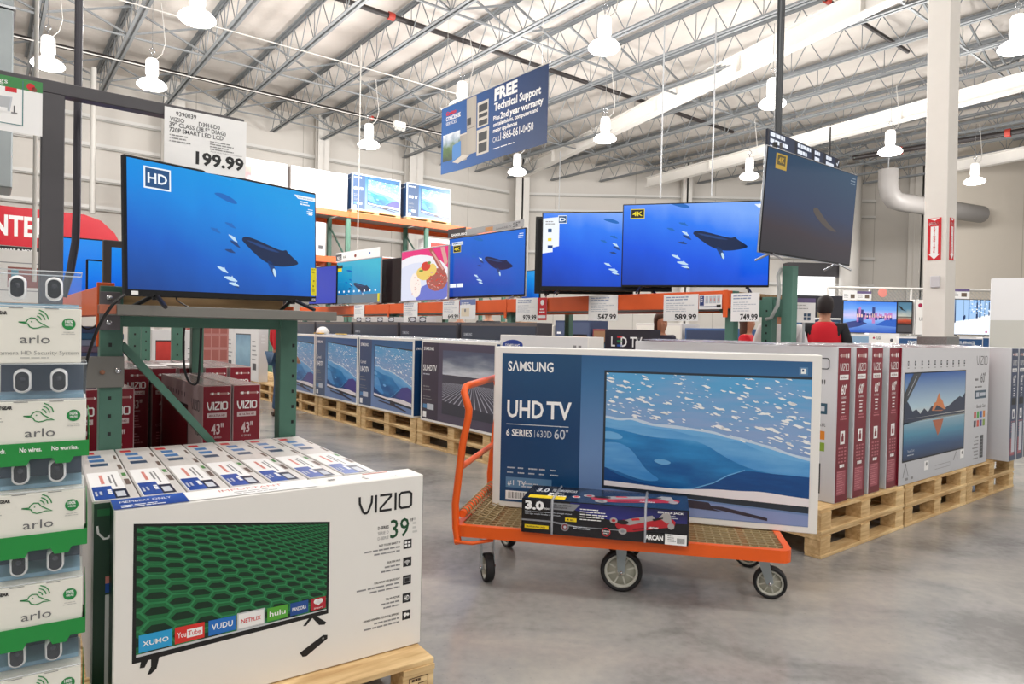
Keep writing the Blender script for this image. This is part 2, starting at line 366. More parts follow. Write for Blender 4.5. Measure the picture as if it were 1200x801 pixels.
o = wall_column(corner.x + .25, YW - .5, .5); tag(o, 'white steel column in the corner where the two far walls meet', 'column')
c_at = lambda px: S(uof(at_v(px, 200, VW)), VW - .35)
p = c_at(372); o = wall_column(p.x, p.y, .34, rz=RB); tag(o, 'white steel wall column behind the upper rack, left one', 'column')
p = c_at(479); o = wall_column(p.x, p.y, .5, rz=RB); tag(o, 'white steel wall column behind the upper rack, just left of the blue banner', 'column')
p = c_at(199); o = wall_column(p.x, p.y, .5, rz=RB); tag(o, 'white steel wall column behind the 199.99 price sign', 'column')
p = at_y(1076, 300, YW - .5); o = wall_column(p.x, p.y, .55); tag(o, 'white steel wall column just left of the fire extinguisher column', 'column')
p = at_y(803, 300, YW - .5); o = wall_column(p.x, p.y, .34); tag(o, 'white steel wall column above the large 4K television', 'column')
# ceiling deck: white quilted insulation sagging between purlins
def deckmat():
    m, nt, b = newmat('roof_insulation'); N = nt.nodes.new; L = nt.links.new
    tc = N('ShaderNodeTexCoord'); mp = N('ShaderNodeMapping'); mp.inputs['Rotation'].default_value = (0, 0, -A38); L(tc.outputs['Object'], mp.inputs[0])
    wv = N('ShaderNodeTexWave'); wv.inputs['Scale'].default_value = .22; wv.inputs['Distortion'].default_value = 2.5; wv.inputs['Detail'].default_value = 4; wv.bands_direction = 'Y'; L(mp.outputs[0], wv.inputs[0])
    n = N('ShaderNodeTexNoise'); n.inputs['Scale'].default_value = 3.; n.inputs['Detail'].default_value = 6; L(mp.outputs[0], n.inputs[0])
    a = N('ShaderNodeMath'); a.operation = 'MULTIPLY_ADD'; a.inputs[1].default_value = .35; L(n.outputs['Fac'], a.inputs[0]); L(wv.outputs['Fac'], a.inputs[2])
    bp = N('ShaderNodeBump'); bp.inputs['Strength'].default_value = .55; bp.inputs['Distance'].default_value = .12; L(a.outputs[0], bp.inputs['Height']); L(bp.outputs['Normal'], b.inputs['Normal'])
    b.inputs['Base Color'].default_value = lin('#dad3cc'); b.inputs['Roughness'].default_value = .5
    return m
mb = MB(); mb.box(-22, -9, ZR, 32, 27, ZR + .2, deckmat()); struct(mb.build('ceiling'))
# ------------------------------------------------------------ roof joists (run along v)
def joist(u, v0, v1):
    e = empty('roof_joist', S(u, v0, 0), RB)
    L_ = v1 - v0
    b = MB()
    for s_ in (-1, 1): b.box(s_ * .045 - .03, 0, ZJ, s_ * .045 + .03, L_, ZJ + .012, STEELJ); b.box(s_ * .018 - .004, 0, ZJ, s_ * .018 + .004, L_, ZJ + .065, STEELJ)
    b.build('bottom_chord', e)
    b = MB()
    for s_ in (-1, 1): b.box(s_ * .045 - .03, -.2, ZR - .07, s_ * .045 + .03, L_ + .2, ZR - .058, STEELJ); b.box(s_ * .018 - .004, -.2, ZR - .12, s_ * .018 + .004, L_ + .2, ZR - .06, STEELJ)
    b.build('top_chord', e)
    b = MB(); n = max(2, int(L_ / .72)); st = L_ / n
    for k in range(n):
        y = k * st; b.tube([(0, y, ZJ + .03), (0, y + st / 2, ZR - .09)], .011, STEELJ, 5, False); b.tube([(0, y + st / 2, ZR - .09), (0, y + st, ZJ + .03)], .011, STEELJ, 5, False)
        if k % 2: b.tube([(0, y, ZJ + .03), (0, y, ZR - .09)], .009, STEELJ, 5, False)
    b.build('web', e)
    tag(e, 'grey open-web steel roof joist running towards the far left wall', 'roof joist', 'parallel grey roof joists')
JS = 1.43; u = 3.62 - JS * 6; JU = []
while u < 31:
    v1 = min(VW - .25, (YW - .3 - CU.y * u) / CVv.y); v0 = max(.2 * u - 3, (8.0 - CU.y * u) / CVv.y)
    if S(u, v1).x > 13.2: v1 = min(v1, (20.7 - CU.y * u) / CVv.y)
    if v1 - v0 > 1: joist(u, v0, v1); JU.append(u)
    u += JS
# girders, sprinkler mains, conduits under the roof
def girder(p, q, w, h, label, taper=1.):
    d = q - p; rz = math.atan2(d.y, d.x); L_ = math.hypot(d.x, d.y); mb = MB(); t = .025
    for z0, z1_, ww in ((-h / 2, -h / 2 + t, w), (h / 2 - t, h / 2, w), (-h / 2 + t, h / 2 - t, .03)): mb.raw([(x, y, z + (0 if x == 0 else (d.z))) for z in (z0, z1_) for y in (-ww / 2, ww / 2) for x in (0, L_)], [(0, 2, 3, 1), (4, 5, 7, 6), (0, 1, 5, 4), (2, 6, 7, 3), (0, 4, 6, 2), (1, 3, 7, 5)], WPAINT)
    for k in range(1, int(L_ / 3)):
        x = k * 3.; mb.box(x - .01, -w / 2, -h / 2 + d.z * x / L_ + t, x + .01, w / 2, h / 2 + d.z * x / L_ - t, WPAINT)
    return tag(mb.build('roof_girder', loc=p, rz=rz), label, 'girder')
girder(at_y(610, 203, 25.0), V((7.4, 6.4, 6.62)), .22, .40, 'white steel roof girder rising from the corner column to the top right, nearest of three')
a_ = at_z(930, 168, 6.62); b_ = at_z(1205, 94, 6.62); d_ = (b_ - a_).normalized(); girder(a_ - d_ * 6, b_ + d_ * 2.5, .22, .34, 'white steel roof girder passing behind the white column, middle of three')
a_ = at_z(1112, 196, 6.6); girder(a_ - V((0, 0, 0)), a_ + V((5.2, -9, 0)), .22, .34, 'white steel roof girder at the far right, furthest of three')
PIPEB = P('black_pipe', '#2a2424', .45); PIPEW = P('white_conduit', '#d2cfca', .45); REDF = P('red_fitting', '#b5392c', .5)
def pipe(p, q, r, mat, name, label, cat, grp=None, fit=0):
    d = q - p; mb = MB(); mb.tube([V((0, 0, 0)), d], r, mat, 10)
    for k in range(fit): c = d * ((k + .5) / fit); mb.tube([c - d.normalized() * .06, c + d.normalized() * .06], r * 1.5, REDF, 10); 
    return tag(mb.build(name, loc=p), label, cat, grp)
for i, (v_, r_, z_, um, un, lb) in enumerate([(6.1, .04, 7.25, -5, 15, 'first black sprinkler pipe crossing the roof above the price sign'), (11.6, .05, 7.2, -5, 17, 'black sprinkler pipe crossing the roof in the middle distance'), (17.2, .045, 7.1, -5, 11, 'black sprinkler pipe crossing just in front of the left wall')]):
    pipe(S(um, v_, z_), S(un, v_, z_), r_, PIPEB, 'sprinkler_pipe', lb, 'pipe', fit=3)
a_ = at_z(1000, 185, 6.5); b_ = at_z(1205, 152, 6.5); pipe(a_, b_ + (b_ - a_) * .2, .07, PIPEB, 'sprinkler_main', 'thick black sprinkler main crossing behind the white column', 'pipe', fit=2)
for i, (v_, z_, un_) in enumerate([(8.6, 6.84, 3.6), (13.4, 6.84, 9), (16.4, 6.82, 12)]):
    pipe(S(-5, v_, z_), S(un_, v_, z_), .013, PIPEW, 'electrical_conduit', 'thin white conduit strapped under the roof joists', 'conduit', 'thin white ceiling conduits')
# cross bracing between joists
def brace(u, v): 
    mb = MB(); mb.bar((0, 0, ZJ + .06), (JS, 0, ZR - .14), .035, .035, STEELJ); mb.bar((0, .04, ZR - .14), (JS, .04, ZJ + .06), .035, .035, STEELJ); mb.bar((0, 0, ZJ + .02), (JS, 0, ZJ + .02), .04, .03, STEELJ)
    tag(mb.build('cross_brace', loc=S(u, v, 0), rz=RB), 'grey steel cross bracing bolted between two roof joists', 'brace', 'cross braces between the joists')
for u in JU:
    for v in (5.0, 10.2, 15.2, 18.5, 2.2, -1.5):
        p = S(u, v)
        if p.y < (YW - 1.6 if p.x < 11.5 else 19) and p.y > 8 and p.x < .8 * p.y + 2 and u + JS < 31: brace(u, v)
# vertical duct and round ducts
p = at_y(996, 300, 24.6); mb = MB(); mb.lathe([(0, 0), (.34, 0), (.34, ZR - .1), (0, ZR - .1)], (0, 0, 0), WPAINT, 20); tag(mb.build('round_duct', loc=(p.x, p.y, 0)), 'white round vertical duct running up the back wall behind the dark hanging television', 'duct')
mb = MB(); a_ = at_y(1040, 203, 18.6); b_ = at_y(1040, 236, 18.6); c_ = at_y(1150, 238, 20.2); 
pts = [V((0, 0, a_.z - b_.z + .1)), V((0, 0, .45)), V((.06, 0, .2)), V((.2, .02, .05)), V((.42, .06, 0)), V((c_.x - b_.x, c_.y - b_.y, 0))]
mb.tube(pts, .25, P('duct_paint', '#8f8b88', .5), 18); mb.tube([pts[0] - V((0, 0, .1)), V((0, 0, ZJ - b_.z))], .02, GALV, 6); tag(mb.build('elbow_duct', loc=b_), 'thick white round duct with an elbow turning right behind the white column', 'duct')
# silver square duct at top left
mb = MB(); GD = P('duct_metal', '#8d9496', .45, .6, noise=.15, nscale=4)
for k in range(7): z = 2.40 + k * .745; mb.box(0, 0, z, .5, .45, z + .725, GD, .01); mb.box(-.015, -.015, z + .725, .515, .465, z + .745, GALV)
p = at_v(18, 200, 7.0); q = S(uof(p) - .52, 7.0); tag(mb.build('square_duct', loc=q, rz=RB), 'silver galvanised square duct dropping down the left edge of the view', 'duct')
q0 = S(uof(p) - .52, 7.0)
# thin drops
for (px, py0, py1, v_, r_, lb) in [(40, 60, 330, 7.6, .018, 'thin white vertical conduit at the far left, beside the silver duct'), (108, 112, 250, 17.5, .06, 'pale vertical pipe behind the dark sign post'), (418, 60, 350, 12.5, .012, 'thin white hanging rod in front of the upper rack boxes')]:
    a_ = at_v(px, py1, v_); pipe(V((a_.x, a_.y, a_.z)), V((a_.x, a_.y, ZJ)), r_, P('conduit_grey', '#c6c3bd', .45), 'vertical_conduit', lb, 'conduit')
for px, py, yy, lb in [(655, 246, 21, 'thin white rod hanging behind the banner, above the 547.99 television'), (834, 230, 12, 'thin grey rod hanging above the 4K television'), (774, 232, 12.3, 'thin white rod hanging from a bracket on the girder')]:
    a_ = at_y(px, py, yy); pipe(V((a_.x, a_.y, a_.z)), V((a_.x, a_.y, ZJ)), .013, P('rod_grey', '#aeb0b2', .6), 'hanging_rod', lb, 'rod')
# bright opening far away, with a dark header
mb = MB(); a_ = at_y(922, 349, 25.2); b_ = at_y(975, 325, 25.2)
mb.box(0, -.45, 0, b_.x - a_.x, 0, b_.z - a_.z, P('daylight_glass', '#ffffff', .2, emit=1.3)); mb.box(-.1, -.5, b_.z - a_.z, b_.x - a_.x + .3, 0, b_.z - a_.z + .5, STEELD); struct(mb.build('window_1', loc=V((a_.x, 25.39, a_.z))))
# ------------------------------------------------------------ high bay lamps
GLOW = P('lamp_glass', '#fffdf8', .3, emit=3.2); HOUS = P('lamp_housing', '#f5f3ef', .4, emit=.7)
def make_lamp(loc):
    e = empty('high_bay_lamp', loc)
    b = MB(); b.lathe([(0, .46), (.075, .46), (.10, .42), (.105, .2), (.09, .16), (.09, .10)], (0, 0, 0), HOUS, 20); b.build('ballast_housing', e)
    b = MB(); b.lathe([(.09, .13), (.12, .10), (.19, .07), (.235, .02), (.24, -.01), (.20, -.045), (.10, -.06), (0, -.062)], (0, 0, 0), GLOW, 24); b.build('shade', e)
    b = MB(); b.tube([(0, 0, .45), (0, 0, .56)], .012, CHROME, 6); b.tube([(.045 * math.cos(t * .524), 0, .60 + .045 * math.sin(t * .524)) for t in range(12)], .008, CHROME, 5, closed=True); b.tube([(0, 0, .64), (0, 0, ZJ - loc[2])], .006, CHROME, 5); b.build('hook', e)
    b = MB(); b.tube([(.05, 0, .44), (.16, .02, .55), (.2, .05, .75), (.12, .05, ZJ - loc[2])], .008, PIPEW, 5); b.build('power_cord', e)
    return e
LP = [(231, 22, 5.45, 'large lit high-bay lamp at the top left, above the price sign'), (56, 76, 5.45, 'lit high-bay lamp at the far left above the product sign'), (178, 100, 5.45, 'lit high-bay lamp between the dark pole and the price sign'),
      (432, 170, 5.3, 'lit high-bay lamp above the upper rack boxes, left of the banner'), (606, 202, 5.3, 'lit high-bay lamp just under the blue banner'), (541, 125, 5.5, 'high-bay lamp half hidden behind the top of the banner'), (709, 163, 5.4, 'lit high-bay lamp in front of the sloping white girder'), (708, 56, 5.55, 'glaring high-bay lamp at the top centre right of the banner'),
      (878, 207, 5.3, 'lit high-bay lamp left of the dark hanging television'), (905, 122, 5.5, 'lit high-bay lamp partly behind the black ceiling pole'), (1043, 178, 5.3, 'lit high-bay lamp left of the white column'), (1142, 213, 5.3, 'lit high-bay lamp at lower right beyond the white column'), (1192, 56, 5.5, 'large lit high-bay lamp at the top right corner')]
LAMPS = []; base = None
for i, (px, py, z, lb) in enumerate(LP):
    p = at_z(px, py, z)
    if base is None: base = make_lamp(p); o = base
    else: o = dup(base, p)
    tag(o, lb, 'lamp', 'high-bay ceiling lamps'); LAMPS.append(p)
for p in [(-4.5, 1.5), (.5, 2.5), (5.5, 1.), (-3, -3.5), (2.5, -3.5), (8, -3), (11, 5)]:
    q = V((p[0], p[1], 6.1)); o = dup(base, q); tag(o, 'lit high-bay lamp above and behind the viewer', 'lamp', 'lamps out of view'); LAMPS.append(q)
for i, p in enumerate(LAMPS):
    ld = bpy.data.lights.new('lamp_light', 'POINT'); ld.energy = LAMPW * (1.0 if i < len(LP) else BACKL); ld.shadow_soft_size = .28 if i < len(LP) else .5; ld.color = (1, .975, .94)
    lo = bpy.data.objects.new('lamp_light', ld); COL.objects.link(lo); lo.location = p + V((0, 0, -.42))
# ------------------------------------------------------------ pictures
def screen_mats(k, emit=1.0):
    return G('ocean_' + k, {'a': [(0, '#083c86'), (.35, '#0a5cc0'), (.7, '#0e86dc'), (1, '#1897e0')], 'b': [(0, '#0436a0'), (.4, '#0a52dc'), (.75, '#2a78f0'), (1, '#7aa8f6')], 'c': [(0, '#0a4a96'), (.5, '#1a8fc4'), (1, '#36b2cc')], 'd': [(0, '#123a9a'), (1, '#1c6ad6')]}[k],
             d=(.35, .8), noise=.16, nscale=(4, 1.0), emit=emit, rough=.12)
OA, OB, OC, OD = [screen_mats(k) for k in 'abcd']
def EM(name, col, e=1.): 
    if name in _M: return _M[name]
    m, nt, b = newmat(name); b.inputs['Base Color'].default_value = (.01, .01, .01, 1); b.inputs['Emission Color'].default_value = lin(col); b.inputs['Emission Strength'].default_value = e; b.inputs['Roughness'].default_value = .12; return m
WH1, WH2, WH3, WHL = EM('whale_dark', '#0e2348'), EM('whale_mid', '#1c3f78'), EM('whale_fade', '#1b66b8'), EM('dolphin_light', '#bcd9ee')
EW, EY, EK, EFR = EM('screen_white', '#eef4fa'), EM('screen_yellow', '#ecd62a'), EM('screen_black', '#16181c'), EM('screen_badge', '#27507e')
def smoothpts(pts, it=2):
    for _ in range(it):
        q = []
        for i in range(len(pts)): a, b = pts[i - 1], pts[i]; q += [(a[0] * .75 + b[0] * .25, a[1] * .75 + b[1] * .25), (a[0] * .25 + b[0] * .75, a[1] * .25 + b[1] * .75)]
        pts = q
    return pts
def fan(cv, pts, mat, l=1, it=2):
    pts = smoothpts(pts, it); cv.poly(pts, mat, l)
def whale(cv, x, y, s, asp):
    """x, y = nose of the big whale; s = length in canvas widths; asp = w/h"""
    def t(pts): return [(x + a * s, y + b * s * asp) for a, b in pts]
    fan(cv, t([(0, 0), (.03, .05), (.12, .055), (.28, .02), (.48, -.04), (.70, -.10), (.78, -.07), (.81, -.12), (.92, -.19), (1.03, -.27), (.9, -.31), (.7, -.34), (.52, -.33), (.34, -.26), (.18, -.15), (.06, -.05)]), WH1, 2)
    fan(cv, t([(.05, .012), (.2, -.008), (.45, -.065), (.7, -.13), (.5, -.12), (.25, -.06)]), WH2, 3)
    fan(cv, t([(.42, -.26), (.5, -.27), (.56, -.33), (.6, -.48), (.55, -.5), (.5, -.4)]), WH2, 2); fan(cv, t([(.52, -.38), (.57, -.37), (.6, -.48), (.56, -.5)]), WHL, 3, 1)
    fan(cv, t([(-.45, .6), (-.3, .62), (-.12, .56), (-.05, .5), (-.15, .49), (-.35, .55)]), WH3, 2)
    for a, b, L_, m, r in [(-.28, .22, .22, WH3, -.35), (-.5, .12, .2, WH3, -.35), (-.22, .06, .2, WHL, -.6), (-.2, -.02, .22, WH2, -.5), (-.28, -.16, .2, WH2, -.2), (-.4, -.4, .22, WHL, -.45), (-.3, -.54, .26, WHL, -.25), (-.22, -.62, .2, WHL, -.25), (-.12, -.66, .1, WH2, -.4)]:
        c, d = math.cos(r), math.sin(r)
        q = [(0, 0), (.3, .16), (.52, .2), (.5, .34), (.62, .17), (1, 0), (.6, -.12), (.3, -.1)]
        fan(cv, [(x + (a + (px * c - py * .7 * d) * L_) * s, y + (b + (px * d + py * .7 * c) * L_) * s * asp) for px, py in q], m, 2, 1)
def badge(cv, t, x0, y0, x1, y1, dark, light, frame):
    cv.rect(x0, y0, x1, y1, frame, 3); k = .006 / cv.w; j = .006 / cv.h; cv.rect(x0 + k, y0 + j, x1 - k, y1 - j, dark, 4)
    h = (y1 - y0) * .45; cv.text(t, (x0 + x1) / 2, (y0 + y1) / 2 - h / 2, h, light, w=(x1 - x0) * .72, al='c', bold=.02, l=5)
TVW = {}
def tv(name, W, H, screen, pic, bez=.012, depth=.05, chin=.02, feet='v', silver=False, footh=.04, rim=TVB):
    """origin at bottom centre of the screen body's front plane, front to -y"""
    e = empty(name); TVW[e.name] = W; b = MB(); b.box(-W / 2, 0, 0, W / 2, depth * .5, H, rim, .004); b.box(-W * .36, depth * .5, H * .08, W * .36, depth * 1.3, H * .6, P('tv_back', '#1b1b1e', .5), .01)
    if silver: b.box(-W / 2 - .006, .004, -.004, W / 2 + .006, depth * .45, H + .006, TVS, .004)
    b.build('frame', e)
    b = MB(); cv = Cv(b, (-W / 2 + bez, 0, chin), (1, 0, 0), (0, 0, 1), W - 2 * bez, H - bez - chin, 3); cv.rectuv(0, 0, 1, 1, screen, 0)
    if pic: pic(cv)
    b.build('screen', e)
    fm = TVS if silver else P('tv_foot', '#17171a', .35)
    for s_ in (-1, 1):
        x = s_ * W * .36; b = MB()
        if feet == 'v': b.tube([(x, depth * .4, .01), (x + s_ * .03, -.10, -footh)], .009, fm, 6); b.tube([(x, depth * .4, .01), (x + s_ * .03, .14, -footh)], .009, fm, 6); b.tube([(x, depth * .4, .02), (x, depth * .4, -.012)], .014, fm, 6)
        else: b.box(x - .02, -.06, -footh, x + .02, .14, -footh + .012, fm, .003); b.box(x - .012, 0, -footh + .01, x + .012, .03, .02, fm)
        b.build('foot', e)
    return e
BLW = P('blue_print', '#4d86b8', .3); BL1 = P('sea_pale', '#a9c6e2', .3)
SEA_SKY = G('print_sea_top', [(0, '#6f92c8'), (.5, '#8aa6d2'), (1, '#5aa4d6')], noise=.45, nscale=(4, 16), rough=.3)
SEA_MID = G('print_sea_mid', [(0, '#155a9c'), (.5, '#2b86c6'), (1, '#64b0e2')], noise=.75, nscale=(3, 7), rough=.3, detail=9)
SEA_PALE = G('print_sea_pale', [(0, '#3d8cd0'), (1, '#7fbce8')], noise=.7, nscale=(4, 12), rough=.3, detail=8)
SEA_DEEP = G('print_sea_deep', [(0, '#0b4484'), (1, '#175a9c')], noise=.7, nscale=(8, 30), rough=.3)
FOAM = P('print_foam', '#f2f4f6', .35); SAND_W = P('print_white_sand', '#ece6ea', .35)
SBACK = G('print_blue_back', [(0, '#6f88b8'), (.35, '#6a8cbc'), (.8, '#3d6f9f'), (1, '#2c5a88')], rough=.3)
SNAVY = G('print_navy_panel', [(0, '#1a4a78'), (.5, '#133d6a'), (1, '#214d74')], noise=.05, nscale=(2, 2), rough=.3)
def sea(cv, nf=130, seed=3):
    cv.rectuv(0, 0, 1, 1, SEA_SKY, 1); rr = random.Random(seed)
    def bd(pts, mat, l, it=2):      # soft edged band: smooth the shore line only
        q = [(-.06, pts[0][1])] + pts + [(1.06, pts[-1][1])]
        for _ in range(it):
            r = [q[0]]
            for k in range(len(q) - 1): a, b = q[k], q[k + 1]; r += [(a[0] * .75 + b[0] * .25, a[1] * .75 + b[1] * .25), (a[0] * .25 + b[0] * .75, a[1] * .25 + b[1] * .75)]
            q = r + [q[-1]]
        cv.poly(q + [(1.06, -.2), (-.06, -.2)], mat, l); return q
    sh_ = [(0, .62), (.08, .60), (.13, .615), (.2, .595), (.25, .57), (.35, .575), (.45, .555), (.55, .545), (.6, .515), (.68, .51), (.75, .475), (.84, .45), (.9, .41), (1, .385)]
    bd(sh_, P('print_lace', '#c4d6ea', .35), 2); bd([(x, y - .022 - .008 * math.sin(x * 40)) for x, y in sh_], P('print_shallow', '#6fb0e2', .3), 3)
    bd([(x, y - .05 - .015 * math.sin(x * 17)) for x, y in sh_], SEA_PALE, 4)
    bd([(0, .52), (.12, .49), (.22, .46), (.33, .455), (.44, .46), (.52, .42), (.6, .34), (.70, .27), (.8, .24), (1, .2)], SEA_MID, 5)
    fan(cv, [(-.1, .34), (.05, .40), (.13, .35), (.17, .27), (.22, .16), (.30, .09), (.2, .07), (.06, .14), (-.1, .2)], SEA_PALE, 6); fan(cv, [(.24, .26), (.3, .28), (.35, .25), (.3, .22)], P('print_shallow', '#6fb0e2', .3), 7); fan(cv, [(0, .49), (.07, .47), (.1, .43), (.05, .41), (-.05, .42)], P('print_shallow', '#6fb0e2', .3), 7)
    fan(cv, [(.34, -.06), (.36, .025), (.47, .05), (.56, .12), (.63, .19), (.70, .245), (.82, .235), (.94, .235), (1.1, .23), (1.1, -.1)], SEA_DEEP, 8)
    bd([(0, .17), (.05, .12), (.12, .08), (.2, .055), (.33, .035), (.45, .045), (.6, .05), (1, .03)], SEA_DEEP, 7)
    cv.line(smoothpts([(.36, .03), (.45, .05), (.55, .115), (.62, .19), (.70, .245)], 0), cv.h * .008, P('print_shallow', '#6fb0e2', .3), 9)
    for _ in range(int(nf * 2.3)):
        x = rr.random(); y = .42 + rr.random() * .58
        if y < .64 - .24 * x: continue
        L_ = rr.choice((.006, .009, .012, .02)) * rr.uniform(.8, 1.5) * (1.25 - (y - .5) * .9); n = 9; r = rr.uniform(-.5, -.1)
        cv.poly([(x + math.cos(6.283 * k / n + .3) * L_ * rr.uniform(.45, 1.15), y + (math.sin(6.283 * k / n) * .34 * rr.uniform(.4, 1.2) * 1.6 + math.cos(6.283 * k / n) * r * .5) * L_) for k in range(n)], FOAM, 4)
    bd([(0, .045), (.15, .04), (.35, .03), (.45, .045), (.55, .065), (.68, .07), (.78, .085), (.9, .07), (1, .065)], SAND_W, 10)
def samsung60(f, l, r, t):
    f.rect(.026, .036, .974, .962, SBACK, 1)
    f.rect(.026, .036, .289, .962, SNAVY, 2)
    samsung(f, .046, .852, .152, .058, WINK, 4)
    f.text('UHD', .046, .565, .105, WINK, w=.122, bold=.022, l=4); f.text('TV', .178, .565, .105, WINK, w=.082, bold=.022, l=4)
    f.rect(.044, .518, .252, .523, FINEW, 4)
    f.text('6 SERIES', .044, .448, .042, WINK, w=.088, bold=.02, l=4); f.rect(.1395, .445, .141, .49, FINEW, 4); f.text('630D', .147, .448, .042, FINEW, w=.05, l=4); f.text('60', .205, .444, .060, FINEW, w=.036, bold=.01, l=4); f.text('"', .243, .462, .04, FINEW, l=4)
    for k in range(5): f.lines(.05 + k * .036, .245, .05 + k * .036 + .03, 2, .03, .008, FINEW, 4, seed=k)
    f.rect(.046, .125, .2, .19, P('print_blue_strip', '#5c86ad', .3), 3); f.text('#1 TV', .052, .14, .032, WINK, l=4); f.lines(.1, .15, .19, 2, .018, .008, FINEW, 4)
    f.rect(.046, .05, .13, .105, WINK, 3)
    for k in range(16): f.rect(.056 + k * .0042, .058, .056 + k * .0042 + (.0012 if k % 3 else .0024), .098, INK, 4)
    # television: frame, picture, stand
    f.poly([(.363, .168), (.974, .112), (.974, .875), (.363, .875)], P('print_bezel', '#2b3440', .3), 3)
    s = f.subq([(.370, .185), (.974, .150), (.974, .862), (.370, .862)], 3); sea(s)
    f.poly([(.974, .04), (.974, .10), (.40, .155), (.36, .16), (.36, .04)], G('print_floor', [(0, '#8a9ac8'), (.5, '#7186b8'), (1, '#5a7bb4')], rough=.3), 2)
    f.poly([(.62, .137), (.69, .13), (.705, .095), (.73, .083), (.60, .093), (.62, .105)], P('print_stand', '#3a3440', .3), 4)
    f.poly([(.45, .105), (.56, .10), (.70, .098), (.86, .052), (.86, .068), (.73, .112), (.45, .115)], P('print_stand', '#3a3440', .3), 5)
    f.rect(.938, .885, .962, .93, P('print_blue_strip', '#5c86ad', .3), 3); f.rect(.943, .893, .957, .922, WINK, 4); f.rect(.946, .905, .951, .918, NAVY, 5)
    for c in (l, r):
        c.rect(.08, .02, .92, .98, NAVY, 1); samsung(c, .16, .86, .68, .03, WINK); c.text('60"', .2, .6, .06, WINK, w=.5)
    t.rect(.02, .3, .98, .42, FINEW, 1)
samsung60_c = lambda: carton(1.62, .165, .90, {'body': WHITE}, samsung60)
def samsung_small(kind):
    def art(f, l, r, t):
        dark = kind == 'suhd'
        f.rect(.02, .03, .98, .965, P('print_purple_grey', '#524b60', .3) if dark else SBACK, 1)
        f.rect(.02, .03, .26, .965, P('print_dark_plum', '#3d3648', .3) if dark else P('print_slate', '#3e5476', .3), 2)
        samsung(f, .04, .87, .15, .04, WINK, 3)
        if kind == 'curved': f.text('Curved', .04, .62, .05, WINK, w=.11, l=3); f.text('UHDTV', .04, .50, .075, WINK, w=.17, bold=.02, l=3)
        elif dark: f.text('SUHDTV', .035, .62, .07, WINK, w=.2, bold=.02, l=3); f.lines(.035, .57, .2, 1, .03, .014, FINEW, 3)
        else: f.text('UHD TV', .04, .55, .08, WINK, w=.19, bold=.02, l=3)
        f.lines(.04, .42, .19, 2, .04, .014, FINE, 3); f.lines(.04, .30, .22, 2, .03, .008, FINE, 3)
        f.rect(.04, .16, .1, .21, BLW, 3); f.rect(.1, .15, .2, .22, FINEW, 3); f.rect(.04, .05, .09, .12, WINK, 3)
        if dark:
            s = f.sub(.32, .13, .98, .88, 2); s.rectuv(0, 0, 1, 1, G('print_cloud', [(0, '#8a90a4'), (.5, '#cfd4de'), (.8, '#7d8698'), (1, '#565f78')], d=(0, 1.6), noise=.35, nscale=(2, 7), rough=.3, off=-.5), 1)
            s.rect(0, .0, 1, .62, P('print_desert', '#4b4a58', .3), 2)
            for k in range(-20, 40): a = k / 14.; s.poly([(.62 + (a - .62) * .25, .50), (.62 + (a - .62) * .25 + .007, .50), (a * 1.6 - .35, .14), (a * 1.6 - .375, .14)], P('print_ripple', '#b4b8c8', .3), 3)
            s.poly([(0, .0), (1, 0), (1, .12), (.75, .15), (.4, .17), (0, .2)], P('print_dark_floor', '#3a3c4a', .3), 4)
        else:
            f.poly([(.31, .18), (.98, .10), (.98, .86), (.64, .875), (.31, .90)], P('print_bezel', '#2b3440', .3), 2)
            s = f.subq([(.32, .20), (.98, .13), (.98, .84), (.32, .885)], 3); sea(s, 110, 5 if kind == 'curved' else 9)
            s.poly([(.6, .1), (.75, .3), (.9, .34), (1, .3), (1, .06)], P('print_purple_wave', '#4a4790', .3), 9)
            f.poly([(.40, .13), (.66, .10), (.9, .05), (.9, .065), (.72, .115), (.68, .15), (.62, .15), (.62, .12), (.40, .145)], P('print_stand', '#3a3440', .3), 13)
        for c in (l, r): c.rect(.06, .02, .94, .98, NAVY, 1); samsung(c, .16, .86, .68, .03, WINK)
        t.rect(.1, .2, .5, .6, FINEW, 1)
    return art
# honeycomb picture
HEXD = G('print_green_dark', [(0, '#2c8a52'), (.5, '#0f4a2a'), (1, '#0a3a20')], noise=.2, nscale=(3, 3), rough=.35)
HEXL = P('print_green_light', '#35905a', .35); HEXM = P('print_green_mid', '#1c6b3c', .35); HEXK = P('print_green_black', '#0a2c1a', .35)
def honeycomb(cv):
    cv.rectuv(0, 0, 1, 1, HEXD, 1)
    def pr(X, Y):     # plane in perspective: smaller towards the top right
        d = 1 + Y * .050 + X * .030
        return ((X * .105 + Y * .004) / d - .04, (Y * .116 + X * .003) / d - .07)
    for j in range(-2, 26):
        for i in range(-1, 34):
            cx = i * 1.5; cy = j * 1.732 + (i % 2) * .866
            h = [pr(cx + .97 * math.cos(math.radians(60 * k)), cy + .97 * math.sin(math.radians(60 * k))) for k in range(6)]
            c = (sum(p[0] for p in h) / 6, sum(p[1] for p in h) / 6)
            if not (-.15 < c[0] < 1.15 and -.15 < c[1] < 1.15): continue
            sz = abs(h[0][0] - h[3][0])
            w_ = max(.0014, sz * .075)
            q = clip(h, 0, 0, 1, 1)
            if len(q) > 2: cv.poly(h, HEXM, 2)
            dn = sz * .20; ins = [(c[0] + (p[0] - c[0]) * .78, c[1] + (p[1] - c[1]) * .62 - dn * .32) for p in h]; cv.poly(ins, HEXK, 3); cv.poly([ins[4], ins[5], ((ins[5][0] + ins[0][0]) / 2, (ins[5][1] + ins[0][1]) / 2), ((ins[3][0] + ins[4][0]) / 2, (ins[3][1] + ins[4][1]) / 2)], HEXM, 4)
            cv.line(h, w_ * cv.w if not cv.q else w_ * .55, HEXL, 4, True)
